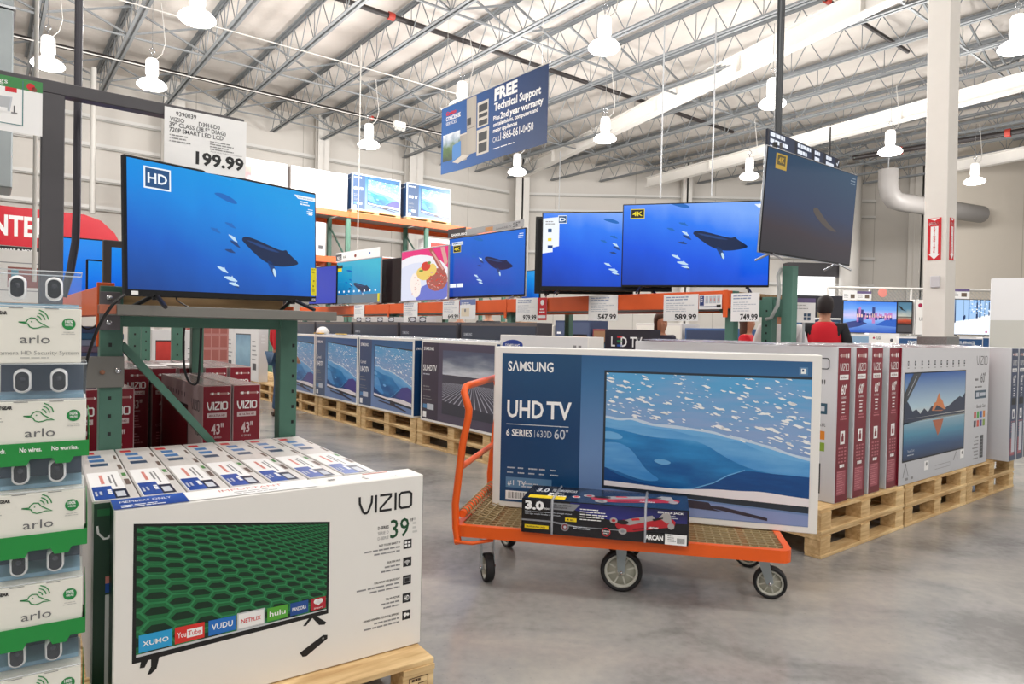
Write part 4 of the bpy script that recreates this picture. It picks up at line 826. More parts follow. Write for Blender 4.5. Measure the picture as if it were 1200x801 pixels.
def make_kit():
    e = empty('security_camera_kit'); b = MB(); b.box(-KW / 2, 0, 0, KW / 2, KD, WH_, P('kit_card', '#eeede4', .5), .002)
    f = Cv(b, (-KW / 2, 0, 0), (1, 0, 0), (0, 0, 1), KW, WH_)
    bird(f, .5, .70, .058); f.text('arlo', .5, .36, .155, P('arlo_grey', '#6d6e70', .5), w=.32, al='c', l=3); f.text('5 Camera HD Security System', .5, .155, .07, P('arlo_pale', '#9a9a98', .5), w=.94, al='c', l=3)
    f.lines(.25, .09, .75, 1, .04, .02, P('arlo_paler', '#c0c0bc', .5), 3, 'c')
    f.circ(.86, .72, .0155, GREENINK, 3); f.text('100%', .86, .735, .055, WINK, w=.085, al='c', bold=.03, l=4); f.text('WIRE-FREE', .86, .68, .035, WINK, w=.085, al='c', bold=.02, l=4); f.lines(.76, .56, .96, 2, .035, .012, P('arlo_paler', '#c0c0bc', .5), 3, 'c')
    f.text('NETGEAR', .02, .87, .055, INK, w=.19, bold=.05, l=3); f.lines(.02, .7, .16, 2, .05, .02, P('arlo_paler', '#c0c0bc', .5), 3)
    f.rect(.60, .985, .75, .998, FINE, 3); f.rect(.22, .985, .37, .998, FINE, 3)
    b.build('carton', e)
    b = MB(); x0, x1, y1, z0, z1 = -KW / 2, KW / 2, KD, WH_, WH_ + CH_
    b.box(x0, 0, z0, x1, y1, z1, CLR, .004)
    b.tube([(x0, 0, z1), (x1, 0, z1), (x1, y1, z1), (x0, y1, z1)], .002, P('clear_rim', '#eef4f8', .1, alpha=.5), 5, closed=True)
    b.tube([(x0, 0, z0 + .004), (x1, 0, z0 + .004)], .002, P('clear_rim', '#eef4f8', .1, alpha=.5), 5)
    b.build('clear_cover', e)
    b = MB(); b.box(x0 + .006, .06, z0 + .001, x1 - .006, y1 - .006, z0 + .012, P('blue_tray', '#8fb4cc', .3)); b.build('inner_tray', e)
    b = MB(); b.box(x0 + .006, y1 - .03, z0 + .013, x1 - .006, y1 - .02, z1 - .004, P('inner_card', '#465264', .5)); b.build('inner_card', e)
    for cx in (-.040, .040):
        c = MB(); 
        prof = []
        n = 12
        pts = []
        for k in range(24):
            a = 2 * math.pi * k / 24; pts.append((cx + .0195 * math.cos(a), .045 * 0, z0 + .052 + .0185 * math.sin(a) + (.013 if math.sin(a) > 0 else -.013)))
        for j, (sc_, yy) in enumerate([(.86, .012), (1.0, .018), (1.04, .03), (1.0, .048), (.8, .056)]):
            ring = [(cx + (p[0] - cx) * sc_, yy, z0 + .052 + (p[2] - z0 - .052) * sc_) for p in pts]; 
            if j: c.raw(prev + ring, [(k, (k + 1) % 24, 24 + (k + 1) % 24, 24 + k) for k in range(24)], CWH, True)
            else: c.raw(ring, [tuple(range(24))], CWH)
            prev = ring
        body = c.build('camera', e)
        c = MB(); ring = [(cx + (p[0] - cx) * .76, .0112, z0 + .052 + (p[2] - z0 - .052) * .80) for p in pts]; ring0 = [(p[0], .0125, p[2]) for p in ring]
        c.raw(ring + ring0, [tuple(range(24))] + [(k, (k + 1) % 24, 24 + (k + 1) % 24, 24 + k) for k in range(24)], LENS); c.lathe([(0, 0), (.006, 0), (.007, .001)], (cx, .0105, z0 + .058), P('lens_glass', '#33343c', .05), 12, V((0, 1, 0))); c.build('lens_face', body)
    return e
KU = 32.0
kr = math.radians(33)
kd_ = V((math.cos(kr), math.sin(kr), 0)); kn_ = V((-kd_.y, kd_.x, 0))
kR = at_z(95, 425, 1.3 - (425 - 376) / 790 * 1.78)   # right bottom corner of the top kit's carton
kbase = V((kR.x, kR.y, 0)) - kd_ * (KW / 2)
kit = make_kit(); kz = kR.z; PITCHZ = .2415
kl = ['on top of the far left stack, clear of any tray', 'second from the top, in the uppermost green tray', 'third from the top, in the second green tray', 'fourth from the top, in the third green tray', 'lowest visible one at the bottom left corner']
for k in range(5):
    z = kz - k * PITCHZ - (.004 if k else 0); off = kd_ * (0 if k == 0 else .013 - .002 * (k - 1)) - kn_ * (.0 if k == 0 else .012)
    o = kit if k == 0 else dup(kit)
    if k == 4: bpy.data.objects.remove([c for c in kids(kit) if c.name.startswith('inner_card')][0])
    o.location = kbase + off + V((0, 0, z)); o.rotation_euler = (0, 0, kr)
    tag(o, 'white boxed camera kit, ' + kl[k], 'camera kit', 'boxed camera kits in the stack')
def make_tray(slogan):
    e = empty('display_tray'); b = MB(); w, d, t = KW + .012, KD + .012, .0015; x0, x1 = -w / 2 - .02, w / 2
    b.box(x0, -.006, -.0045, x1, d - .006, -.003, TRAYG)
    b.build('tray_floor', e)
    b = MB(); h = .038; y = -.0062
    b.raw([(x0, y, -.0045), (x1, y, -.0045), (x1, y, h), (x0, y, h)] + [(x0, y - t, -.0045), (x1, y - t, -.0045), (x1, y - t, h), (x0, y - t, h)], [(0, 1, 2, 3), (7, 6, 5, 4), (0, 4, 5, 1), (3, 2, 6, 7), (1, 5, 6, 2), (0, 3, 7, 4)], TRAYG)
    for a, c in ((-.095, -.02), (.028, .075)): b.raw([(a, y - t, -.0045), (c, y - t, -.0045), (c - .008, y - t, -.020), (a + .008, y - t, -.020), (a, y, -.0045), (c, y, -.0045), (c - .008, y, -.020), (a + .008, y, -.020)], [(0, 1, 2, 3), (7, 6, 5, 4), (2, 6, 7, 3), (1, 5, 6, 2), (0, 3, 7, 4)], TRAYG)
    f = Cv(b, (x0, y - t, 0), (1, 0, 0), (0, 0, 1), x1 - x0, h)
    if slogan: f.text('No cords.', .06, .40, .30, WINK, w=.18, bold=.03, l=1); f.text('No wires.', .36, .40, .30, WINK, w=.20, bold=.03, l=1); f.text('No worries.', .65, .40, .30, WINK, w=.25, bold=.03, l=1)
    b.build('front_lip', e)
    b = MB(); b.raw([(x1, -.006, -.0045), (x1, d - .006, -.0045), (x1, d - .006, .11), (x1, .03, .10), (x1, .012, .055), (x1, -.006, .052)] + [(x1 + t, -.006, -.0045), (x1 + t, d - .006, -.0045), (x1 + t, d - .006, .11), (x1 + t, .03, .10), (x1 + t, .012, .055), (x1 + t, -.006, .052)], [(0, 1, 2, 3, 4, 5), (11, 10, 9, 8, 7, 6)] + [(k, (k + 1) % 6, 6 + (k + 1) % 6, 6 + k) for k in range(6)], TRAYG); b.build('side_lip', e)
    return e
tr = None
for k in range(1, 5):
    if k == 1: o = make_tray(True)
    elif tr is None: o = tr = make_tray(False)
    else: o = dup(tr)
    z = kz - k * PITCHZ - .002; off = kd_ * (.013 - .002 * (k - 1)) - kn_ * .012
    o.location = kbase + off + V((0, 0, z - .002)); o.rotation_euler = (0, 0, kr)
    tag(o, 'green cardboard display tray, ' + ['uppermost, with white slogan lettering', 'second from the top', 'third from the top', 'lowest one, mostly below the picture'][k - 1], 'tray', 'green trays in the camera kit stack')
zb = kz - 4 * PITCHZ - .01
o = make_pallet(.36, .26, max(.1, zb), seed=4); o.location = kbase; o.rotation_euler = (0, 0, kr); tag(o, 'small wooden pallet below the camera kit stack', 'pallet')
# ---- green rack end with the 39 inch television
def holes(b, x, y, z0, z1, face, step=.075, w=.012):
    z = z0
    while z < z1: b.box(x - w / 2, y - .0012, z, x + w / 2, y + .0005, z + .016, BLACK); z += step
def upright(b, x, y, z1, w=.076, mat=RGREEN):
    b.box(x - w / 2, y, 0.008, x + w / 2, y + .07, z1, mat, .003); b.box(x - w / 2 - .015, y - .02, 0, x + w / 2 + .015, y + .1, .008, mat)
rk = empty('pallet_rack', S(0, 3.27), RB); tag(rk, 'green steel rack end with a diagonal brace, carrying the grey tray', 'rack')
uL = uof(at_v(131, 380, 3.27)); uR = uof(at_v(339, 380, 3.27)); zTray = 1.372
for i, (u_, z1_) in enumerate([(uL, 1.455), (uR, 1.36)]):
    b = MB(); upright(b, u_, 0, z1_, .084); holes(b, u_ + (-.005 if i == 0 else .022), 0, .3, z1_ - .12, 1); b.build('upright', rk)
b = MB(); b.box(uL + .042, .01, 1.285, uR - .042, .05, 1.335, RGREEN, .002); b.build('crossbar', rk)
b = MB(); b.bar((uL + .04, .035, 1.21), (uR - .32, .035, .73), .03, .045, RGREEN, up=V((0, 1, 0))); b.bar((uR - .32, .035, .73), (uR - .05, .035, .45), .03, .045, RGREEN, up=V((0, 1, 0))); b.build('diagonal_brace', rk)
b = MB(); b.box(uL - .16, -.022, 1.03, uL + .045, -.004, 1.16, GREYM, .002); b.lathe([(0, 0), (.012, 0), (.012, .008), (0, .01)], (uL + .022, -.022, 1.10), CHROME, 10, V((0, -1, 0))); b.lathe([(0, 0), (.010, 0), (.010, .006), (0, .007)], (uL - .035, -.022, 1.095), P('rusty_bolt', '#9a6a52', .5), 10, V((0, -1, 0))); b.build('guard_plate', rk)
b = MB(); b.box(uL - .045, -.012, 1.27, uL + .03, .0, 1.43, P('grey_bracket', '#6e6a6e', .45), .002)
for z in (1.30, 1.405): b.lathe([(0, 0), (.011, 0), (.011, .008), (0, .01)], (uL - .012, -.012, z), CHROME, 10, V((0, -1, 0)))
b.build('bracket', rk)
b = MB(); b.box(uL - .045, .05, 1.33, uL + .01, 2.6, 1.455, ORANGE, .004); b.box(uL - .05, .04, 1.20, uL + .015, .06, 1.47, ORANGE, .002); b.build('orange_beam', rk)
b = MB(); b.box(uR - .01, .05, 1.33, uR + .04, 2.6, 1.40, ORANGE, .004); b.build('orange_beam', rk)
b = MB()
for k in range(9): b.box(uL + .01, .06 + k * .26, 1.375, uR - .01, .06 + k * .26 + .2, 1.425, WOOD2, .002)
b.build('plank_deck', rk)
b = MB(); upright(b, uL, 1.79, 1.33); upright(b, uR, 1.79, 1.33); b.build('rear_uprights', rk)
u0 = uof(at_v(137, 365, 2.95)); u1 = uof(at_v(395, 365, 2.95))
ty = empty('shelf_tray', S(0, 2.95), RB); tag(ty, 'long grey metal tray on the green rack under the 39 inch television', 'tray')
b = MB(); b.box(u0, 0, zTray - .041, u1, .30, zTray, GREYM, .002); b.build('tray_body', ty)
b = MB(); b.box(u0 - .058, .002, zTray - .038, u0 - .0005, .05, zTray - .003, P('worn_orange', '#a8644c', .5, noise=.2), .002); b.build('end_cap', ty)
def pic39(cv):
    whale(cv, .545, .475, .34, cv.w / cv.h); badge(cv, 'HD', .07, .79, .19, .96, EFR, EW, EW)
    cv.poly([(.86, .965), (1, .965), (1, .93), (.885, .93)], EW, 3); cv.text('Inquire about purchase', .885, .94, .014, WH2, w=.10, l=4); cv.lines(.90, .90, .985, 2, .022, .012, EW, 3); cv.lines(.93, .84, .985, 3, .02, .008, EW, 3, 'r'); cv.rect(.955, .79, .98, .815, EW, 3)
L39 = V((-1.42 * 1.03, 2.47 * 1.03, 0)); R39 = V((-.937 * 1.03, 3.22 * 1.03, 0)); W_ = (R39 - L39).length
c_, rz_ = at_seg(L39, R39, W_)
t39 = tv('display_television', W_, .532, OA, pic39, .010, .05, .026, feet='v', footh=.04)
t39.location = c_ + V((0, 0, zTray + .041)); t39.rotation_euler = (0, -.022, rz_); tag(t39, '39 inch television showing whales, nearest one, on the grey tray of the green rack', 'television')
b = MB(); b.box(W_ / 2 - .036, -.004, .03, W_ / 2 - .004, -.001, .165, P('yellow_label', '#e8dc20', .5)); cv = Cv(b, (W_ / 2 - .036, -.004, .03), (1, 0, 0), (0, 0, 1), .032, .135); cv.text('ENERGYGUIDE', .5, .93, .03, INK, w=.8, al='c'); cv.lines(.15, .86, .85, 2, .035, .012, INK); cv.rect(.42, .52, .6, .56, INK); cv.rect(.3, .32, .45, .38, INK); cv.lines(.2, .24, .8, 3, .04, .012, INK); b.build('energy_label', t39)
b = MB(); b.box(-W_ / 2 + .022, -.003, .006, -W_ / 2 + .048, -.001, .02, WINK); b.build('bezel_sticker', t39)
b = MB(); cv = Cv(b, (W_ / 2 - .034, 0, .006), (1, 0, 0), (0, 0, 1), .026, .012, 6); vizio(cv, .05, .1, .9, .8, WINK, .0012); b.build('wordmark', t39)
def cable(pts, r, label, mat=BLACK, cat='cable', name='power_cable'):
    pts = [V(p) for p in pts]; out = []
    for i in range(len(pts) - 1):
        p0, p1, p2, p3 = pts[max(i - 1, 0)], pts[i], pts[i + 1], pts[min(i + 2, len(pts) - 1)]
        for k in range(6):
            t = k / 6; out.append(.5 * ((2 * p1) + (p2 - p0) * t + (2 * p0 - 5 * p1 + 4 * p2 - p3) * t * t + (3 * p1 - p0 - 3 * p2 + p3) * t ** 3))
    out.append(pts[-1]); o = out[0].copy(); mb = MB(); mb.tube([q - o for q in out], r, mat, 8); return tag(mb.build(name, loc=o), label, cat)
cable([at_v(146, 345, 2.90), at_v(132, 357, 2.88), at_v(117, 380, 2.92), at_v(107, 405, 3.0), at_v(100, 432, 3.1), at_v(98, 470, 3.25)], .006, 'black cable arching down from the left of the 39 inch television past the grey plate')
cable([at_v(217, 372, 3.42), at_v(215, 400, 3.42), at_v(216, 430, 3.42), at_v(221, 446, 3.42), at_v(229, 450, 3.42), at_v(233, 440, 3.42), at_v(235, 405, 3.42), at_v(236, 372, 3.42)], .0055, 'black cable hanging in a U-shaped loop in the open end of the green rack')
cable([at_v(206, 346, 3.0), at_v(208, 352, 3.02), at_v(216, 357, 3.1), at_v(222, 360, 3.2)], .003, 'thin black wire between the underside of the 39 inch television and the tray')
cable([at_v(94, 381, 3.5), at_v(101, 385, 3.5), at_v(110, 383, 3.5), at_v(116, 376, 3.5)], .004, 'loose black wire sagging just below the orange rack beam at the left')
# dark sign frame
fr = empty('steel_frame', S(0, 3.05), RB); tag(fr, 'dark grey steel frame with a crossbeam holding the price sign', 'frame')
up_ = uof(at_v(61, 200, 3.05)); ue = uof(at_v(284, 150, 3.05))
b = MB(); b.box(up_ - .036, -.03, .01, up_ + .036, .03, 2.14, STEELD, .003); b.box(up_ - .05, -.05, 0, up_ + .05, .05, .01, STEELD); b.build('post', fr)
b = MB(); b.box(-.35, -.028, 2.14, ue, .028, 2.188, STEELD, .003); b.build('crossbeam', fr)
hz = at_v(92, 60, 3.2); 
b = MB(); HP = P('dark_hose', '#3c3a42', .4)
pts = [(0, 0, ZJ - .0), (0, 0, 1.75), (-.004, -.0, 1.62), (-.02, -.005, 1.5), (-.045, -.01, 1.40)]
b.tube(pts, .0145, HP, 10); tag(b.build('power_drop', loc=V((hz.x, hz.y, 0))), 'dark power drop hanging from the roof behind the sign frame, curving at its lower end', 'power drop')
# signs
def sign(P0, P1, z0, z1, art, label, name='price_sign', cat='sign', grp=None, base=PAPER, th=.003, frame=None):
    d = V((P1.x - P0.x, P1.y - P0.y, 0)); w = d.length; rz = math.atan2(d.y, d.x); b = MB(); h = z1 - z0; b.box(0, 0, 0, w, th, h, base)
    cv = Cv(b, (0, 0, 0), (1, 0, 0), (0, 0, 1), w, h, 0)
    art(cv); return tag(b.build(name, loc=V((P0.x, P0.y, z0)), rz=rz), label, cat, grp)
def bigprice(cv):
    T = P('sign_text', '#3a3c42', .6)
    cv.text('9390039', .13, .875, .075, T, w=.24, bold=.01); cv.text('VIZIO', .06, .775, .07, T, w=.17, bold=.01); cv.text('D39H-D0', .40, .775, .07, T, w=.26, bold=.01)
    cv.text('39" CLASS (38.5" DIAG)', .055, .69, .07, T, w=.68, bold=.01); cv.text('720P SMART LED LCD', .055, .60, .07, T, w=.65, bold=.01)
    cv.lines(.08, .535, .38, 3, .05, .02, FINE, 2, seed=3); cv.lines(.54, .535, .85, 4, .042, .018, FINE, 2, seed=5); 
    for k in range(3): cv.circ(.065, .545 - .05 * k, .002, T)
    cv.text('199.99', .37, .13, .205, BLACK, w=.60, bold=.035); cv.text('PRICE VALID THROUGH 02/28/2017', .95, .365, .02, FINE, w=.4, al='r')
a_ = at_v(193, 124, 3.01); b_ = at_v(289, 139, 3.01); sign(a_, b_, at_v(193, 189, 3.01).z - .02, a_.z, bigprice, 'large white price sign reading 199.99 hanging from the dark crossbeam')
def netgear(cv):
    cv.rect(0, .80, 1, 1, P('sign_green', '#3f8a4c', .5), 1); cv.text('Savings', .42, .86, .09, WINK, w=.5, al='r', l=2); cv.circ(.80, .88, .012, REDI, 2); cv.circ(.86, .84, .008, P('sign_brown', '#8a4a3a', .5), 2)
    cv.rect(0, .12, .68, .80, WINK, 2); cv.line([(0, .14), (.67, .14), (.67, .96)], .003, P('sign_teal', '#4a7a80', .5), 3); cv.rect(.38, .72, .57, .80, REDI, 3)
    cv.poly([(.12, .35), (.16, .62), (.5, .63), (.46, .36)], FINEW, 3); cv.poly([(.14, .37), (.18, .60), (.47, .61), (.44, .38)], P('sign_grey', '#b8bcc0', .5), 4); cv.rect(.26, .34, .42, .42, WINK, 5); cv.circ(.14, .42, .008, INK, 5); cv.rect(.52, .36, .54, .48, DGREY, 4); cv.rect(.48, .33, .58, .36, FINE, 4)
    cv.text('NETGEAR', .22, .22, .05, DGREY, w=.36, al='r', bold=.04, l=3)
a_ = at_v(-22, 86, 2.9); b_ = at_v(50, 97, 2.9); sign(a_, b_, at_v(50, 160, 2.9).z, b_.z, netgear, 'white product sign with a green header at the top left, hung on the dark frame', 'product_sign')
b = MB(); b.tube([(0, 0, 0), (0, 0, .6)], .003, PIPEW, 5)
# ---- 43 inch cartons behind the rack
c43 = carton(1.10, .153, .675, {'body': P('rose_grey_card', '#b9a6a6', .4)}, vizio43); f43 = None
pz = .29
U1 = [.30, .458, .94, 1.10]; V1 = 3.95
L43 = ['43 inch television carton at the far left behind the green rack upright', '43 inch television carton showing just right of the left green upright', '43 inch maroon television carton, left one of the clear pair behind the green rack', '43 inch maroon television carton, right one of the clear pair behind the green rack']
for i, u_ in enumerate(U1):
    loc = S(u_, V1 + .55, pz); 
    if f43 is None: f43 = c43.build('television_carton', loc=loc, rz=RA); o = f43
    else: o = dup(f43, loc)
    tag(o, L43[i], 'carton', '43 inch cartons behind the green rack')
ordn = ['first', 'second', 'third', 'fourth', 'fifth', 'sixth', 'seventh', 'eighth', 'ninth']
for i in range(8):
    o = dup(f43, S(.22 + i * .170, 5.15 + .55, pz + .03)); tag(o, '43 inch television carton in the rear row behind the green rack, %s from the left' % ordn[i], 'carton', '43 inch cartons behind the green rack')
p2 = make_pallet(1.25, 1.1, .145, seed=5); 
pal_ = [(.62, 3.93, .0), (.62, 3.93, .145), (.70, 5.12, 0), (.70, 5.12, .145)]
for i, (u_, v_, z_) in enumerate(pal_):
    o = p2 if i == 0 else dup(p2); o.location = S(u_ + .14, v_, z_); o.rotation_euler = (0, 0, RB); tag(o, 'wooden pallet under the maroon 43 inch cartons behind the rack', 'pallet', 'pallets under the maroon cartons')
for i, (x, y, w_, h_) in enumerate([(.2, 5.3, .3, .2)]): pass
def sheet(name, loc, rz, w, d, mat, label, art=None, cat='paper', grp=None, th=.0015):
    b = MB(); b.box(-w / 2, -d / 2, 0, w / 2, d / 2, th, mat)
    if art: art(Cv(b, (-w / 2, -d / 2, th), (1, 0, 0), (0, 1, 0), w, d, 0))
    return tag(b.build(name, loc=loc, rz=rz), label, cat, grp)
ttop = pz + .675 + .032
sheet('flyer', S(1.18, 5.6, ttop), RB + .2, .22, .28, PAPER, 'white flyer lying on the rear row of maroon cartons, right of the hanging cable loop')
sheet('flyer', S(.95, 5.45, ttop), RB - .3, .2, .26, PAPER, 'white flyer lying on the rear row of maroon cartons, left of the hanging cable loop')
# ------------------------------------------------------------ island of television cartons
U0, V0 = 3.86, 1.97
pA = make_pallet(1.40, 1.12, .145, seed=11)       # long side to -u
pB = make_pallet(1.13, 1.04, .145, seed=12)       # short side to -v (used along the right row)
edgesA = [6.66, 8.10, 9.53, 10.96, 12.39, 13.82, 15.25]
nameA = ['under the dark plum carton left of the cart', 'under the second curved television carton from the cart', 'under the leftmost blue carton by the green upright', 'seen through the green rack, first one', 'seen through the green rack, second one', 'seen through the green rack, third one', 'seen through the green rack, furthest one']
first = True
for i, v_ in enumerate(edgesA):
    for j in (0, 1):
        loc = S(U0, v_ - .70, j * .145)
        o = pA if first else dup(pA); first = False
        o.location = loc; o.rotation_euler = (0, 0, RA); tag(o, 'wooden pallet, %s of two, %s' % (('lower', 'upper')[j], nameA[i]), 'pallet', 'double pallets of the left aisle')
for j in (0, 1):
    o = dup(pA, S(U0, 4.5, j * .145)); tag(o, 'wooden pallet, %s of two, behind the handle end of the orange cart' % ('lower', 'upper')[j], 'pallet', 'double pallets of the left aisle')
nameB = ['at the corner right of the orange cart', 'under the lake picture carton', 'at the right edge under the navy spines']
first = True
for i, u_ in enumerate([3.87, 5.03, 6.17]):
    for j in (0, 1):
        loc = S(u_ + .565, V0 + (.0 if j else .0), j * .145)
        o = pB if first else dup(pB); first = False
        o.location = loc; o.rotation_euler = (0, 0, RB); tag(o, 'wooden pallet, %s of two, %s' % (('lower', 'upper')[j], nameB[i]), 'pallet', 'double pallets of the right row')
ZP = .2915
# left aisle cartons
UHD = carton(1.43, .16, .90, {'body': WHITE}, samsung_small('curved')); SUHD = carton(1.40, .16, .90, {'body': WHITE}, samsung_small('suhd')); UHP = carton(1.43, .16, .90, {'body': WHITE}, samsung_small('plainu'))
def putA(mb_or_o, u_, vl, W, z, name='television_carton', tilt=None):
    loc = S(u_, vl - W / 2, z)
    if isinstance(mb_or_o, MB): return mb_or_o.build(name, loc=loc, rz=RA)
    return dup(mb_or_o, loc, RA)
vA = lambda px: vof(at_u(px, 430, U0))
o1 = putA(UHD, U0 - .02, vA(422), 1.43, ZP); tag(o1, 'blue curved television carton with pale sea picture, directly left of the dark plum carton', 'carton', 'television cartons on the left aisle pallets')
o2 = putA(o1, U0 - .02, vA(371), 1.43, ZP); tag(o2, 'blue curved television carton with pale sea picture, right beside the green upright', 'carton', 'television cartons on the left aisle pallets')
o3 = putA(UHP, U0 - .02, vA(371) + 1.46, 1.43, ZP); tag(o3, 'blue television carton partly hidden behind the right green upright', 'carton', 'television cartons on the left aisle pallets')
o4 = putA(SUHD, U0 - .02, vA(495.5), 1.40, ZP); tag(o4, 'dark plum television carton with a rippled desert picture, left of the orange cart handle', 'carton', 'television cartons on the left aisle pallets')
o5 = dup(o1, S(U0 + .16, vA(488) - .75, ZP), RA); tag(o5, 'blue television carton of which only an edge shows behind the dark plum one', 'carton', 'television cartons on the left aisle pallets')
def swoosh(f, l, r, t):
    f.rect(.01, .01, .99, .99, P('card_light', '#e4e4e6', .5), 0); f.ell(.16, .90, .13, .055, P('oval_blue', '#1d3f96', .35), 1, 24, .04); samsung(f, .07, .88, .18, .035, WINK, 2)
    f.text('UHD TV', .4, .5, .12, NAVY, w=.3, bold=.02)
    for k in range(2): f.rect(.85 + k * .05, .88, .88 + k * .05, .925, FINE, 1)
sw = carton(1.20, .18, .975, {'body': WHITE}, swoosh).build('television_carton', loc=S(U0 + .02, 5.15 - .60, ZP), rz=RA); tag(sw, 'white carton with a blue oval peeping over the left end of the big blue carton', 'carton')
def ledtv(f, l, r, t): f.rect(.01, .01, .99, .99, P('print_black_plum', '#2a2530', .3), 0); f.text('L  D TV', .16, .86, .08, WINK, w=.7, bold=.015); f.rect(.30, .93, .42, .945, REDI, 2); f.rect(.30, .895, .42, .91, GREENINK, 2); f.rect(.30, .86, .42, .875, BLUEI, 2)
xl = carton(.50, .15, 1.045, {'body': P('print_black_plum', '#2a2530', .3)}, ledtv).build('television_carton', loc=S(4.28, 3.91, ZP), rz=RA); tag(xl, 'black carton lettered LED TV, only its top showing above the big blue carton', 'carton')
# rear row: taller dark cartons
def darkbox(f, l, r, t): f.rect(.01, .01, .99, .99, P('print_dark_violet', '#35323c', .35), 0); f.rect(.02, .02, .98, .97, P('print_dark_violet2', '#3a4252', .35), 1); f.rect(.005, .965, .995, .99, P('card_brown_grey', '#6c625e', .5), 2); samsung(f, .05, .86, .12, .03, FINEW, 3)
dk = None
for i, v_ in enumerate([6.55, 8.0, 9.45, 10.9, 12.35]):
    loc = S(4.35, v_ - .70, ZP)
    if dk is None: dk = carton(1.38, .2, 1.10, {'body': P('card_dark_grey', '#4c4a50', .5)}, darkbox).build('television_carton', loc=loc, rz=RA); o = dk
    else: o = dup(dk, loc)
    tag(o, 'tall dark television carton in the rear row under the orange shelf, %s from the right' % ordn[i], 'carton', 'tall dark cartons under the orange shelf')
# white boxes with ovals lying on the dark row
def ovalb(f, l, r, t): f.rect(.02, .03, .98, .97, P('print_indigo_dark', '#252640', .35), 0); f.ell(.5, .5, .42, .34, WINK, 1, 20, .12); f.ell(.5, .5, .36, .24, P('oval_grey', '#c9ccd6', .4), 2, 20, .12)
ob = None
for i, px in enumerate([422, 433, 447, 460, 485, 497]):
    v_ = vof(at_u(px, 372, 4.40)); loc = S(4.38, v_, ZP + 1.101)
    if ob is None: ob = carton(.17, .15, .07, {'body': WHITE}, ovalb).build('small_carton', loc=loc, rz=RA); o = ob
    else: o = dup(ob, loc)
    tag(o, 'small dark carton with a white oval under the orange shelf, %s from the left' % ordn[i], 'carton', 'small cartons with white ovals')
for o in []: pass
# further left aisle: white cartons seen through the rack
pics = [('fire', [(0, '#2a0d0a'), (.5, '#b0402c'), (1, '#e08a4a')]), ('bluebridge', [(0, '#5a8cae'), (.6, '#8cb8d0'), (1, '#6a94b4')]), ('redcanyon', [(0, '#9a1c20'), (1, '#d8433a')]), ('greycity', [(0, '#4c5460'), (1, '#9aa4b0')])]
GP = {k: G('print_' + k, s, noise=.4, nscale=(3, 3), rough=.3) for k, s in pics}
WB = P('card_bright', '#e6e4e4', .45)
fa = [('bluebridge', 328, 'white television carton with a pale blue bridge picture, beside the person in jeans'), ('fire', 294, 'white television carton with a fiery orange picture, seen through the green rack'), ('greycity', 270, 'white television carton with a grey picture, seen through the green rack')]
vv = 12.30
wb = {}
for i, (k, px, lb) in enumerate(fa):
    W2 = 1.55
    mbx = carton(W2 - .03, .17, 1.02, {'body': WB}, plain(WB, GP[k], None)); o = mbx.build('television_carton', loc=S(U0, vv + W2 / 2 , ZP), rz=RA); tag(o, lb, 'carton'); vv += W2
def facing(px0, px1, y_top, v_, H, k, label, T=.3, z0=None):
    a_ = at_v(px0, y_top, v_); b_ = at_v(px1, y_top, v_); W = (V((b_.x, b_.y, 0)) - V((a_.x, a_.y, 0))).length
    z0 = max(.0, a_.z - H) if z0 is None else z0
    b = carton(W, T, a_.z - z0, {'body': WB}, plain(WB, GP[k], None)); o = b.build('television_carton', loc=V(((a_.x + b_.x) / 2, (a_.y + b_.y) / 2, z0)), rz=RB); return tag(o, label, 'carton'), W, z0
o, W, z0_ = facing(178, 233, 386, 9.2, .8, 'redcanyon', 'white television carton with a red picture, framed by the green uprights of the rack')
o = make_pallet(W, .35, max(.1, z0_), seed=8); o.location = S(uof(at_v(205, 400, 9.2)), 9.2); o.rotation_euler = (0, 0, RB); tag(o, 'tall wooden crate base under the red picture carton', 'pallet')
# pink shrink wrapped stack
pk = P('pink_stack', '#c08a84', .4); 
for k in range(6):
    b = MB(); b.box(-.3, 0, 0, .3, .5, .20, pk, .004); cv = Cv(b, (-.3, 0, 0), (1, 0, 0), (0, 0, 1), .6, .2)
    for j in range(5): cv.rect(.04 + j * .19, .1, .2 + j * .19, .9, P('pink_print', '#a8645c', .4), 1)
    a_ = at_v(243, 400, 10.6); o = b.build('carton', loc=S(uof(a_), 10.6, .15 + k * .201), rz=RB); tag(o, 'pink printed carton in the tall wrapped stack, %s from the bottom' % ordn[k], 'carton', 'stack of pink cartons')
o = make_pallet(.64, .55, .149, seed=9); o.location = S(uof(at_v(243, 400, 10.6)), 10.58); o.rotation_euler = (0, 0, RB); tag(o, 'wooden pallet under the stack of pink cartons', 'pallet')
# green uprights of further racks seen through the frame
def post_thing(u_, v_, z1, w, label, mat=RGREEN):
    b = MB(); b.box(-w / 2, 0, .01, w / 2, .07, z1, mat, .003); b.box(-w / 2 - .03, -.03, 0, w / 2 + .03, .1, .01, mat); holes(b, 0, 0, .4, z1 - .1, 1, .1, .014)
    return tag(b.build('rack_upright', loc=S(u_, v_), rz=RB), label, 'rack upright')
for px, v_, lb in [(158, 6.5, 'green rack upright seen just right of the left near upright'), (208, 7.0, 'green rack upright in front of the red picture carton, left part'), (171, 8.3, 'thin pale green rack upright further back, left of the red picture carton')]:
    p = at_v(px, 400, v_); post_thing(uof(p), v_, 1.55, .09, lb)
b = MB(); b.box(0, 0, 0, .16, .2, 1.5, WPAINT, .005); p = at_v(164, 400, 9.6); tag(b.build('white_post', loc=S(uof(p), 9.6), rz=RB), 'white square post behind the green rack, between two green uprights', 'post')
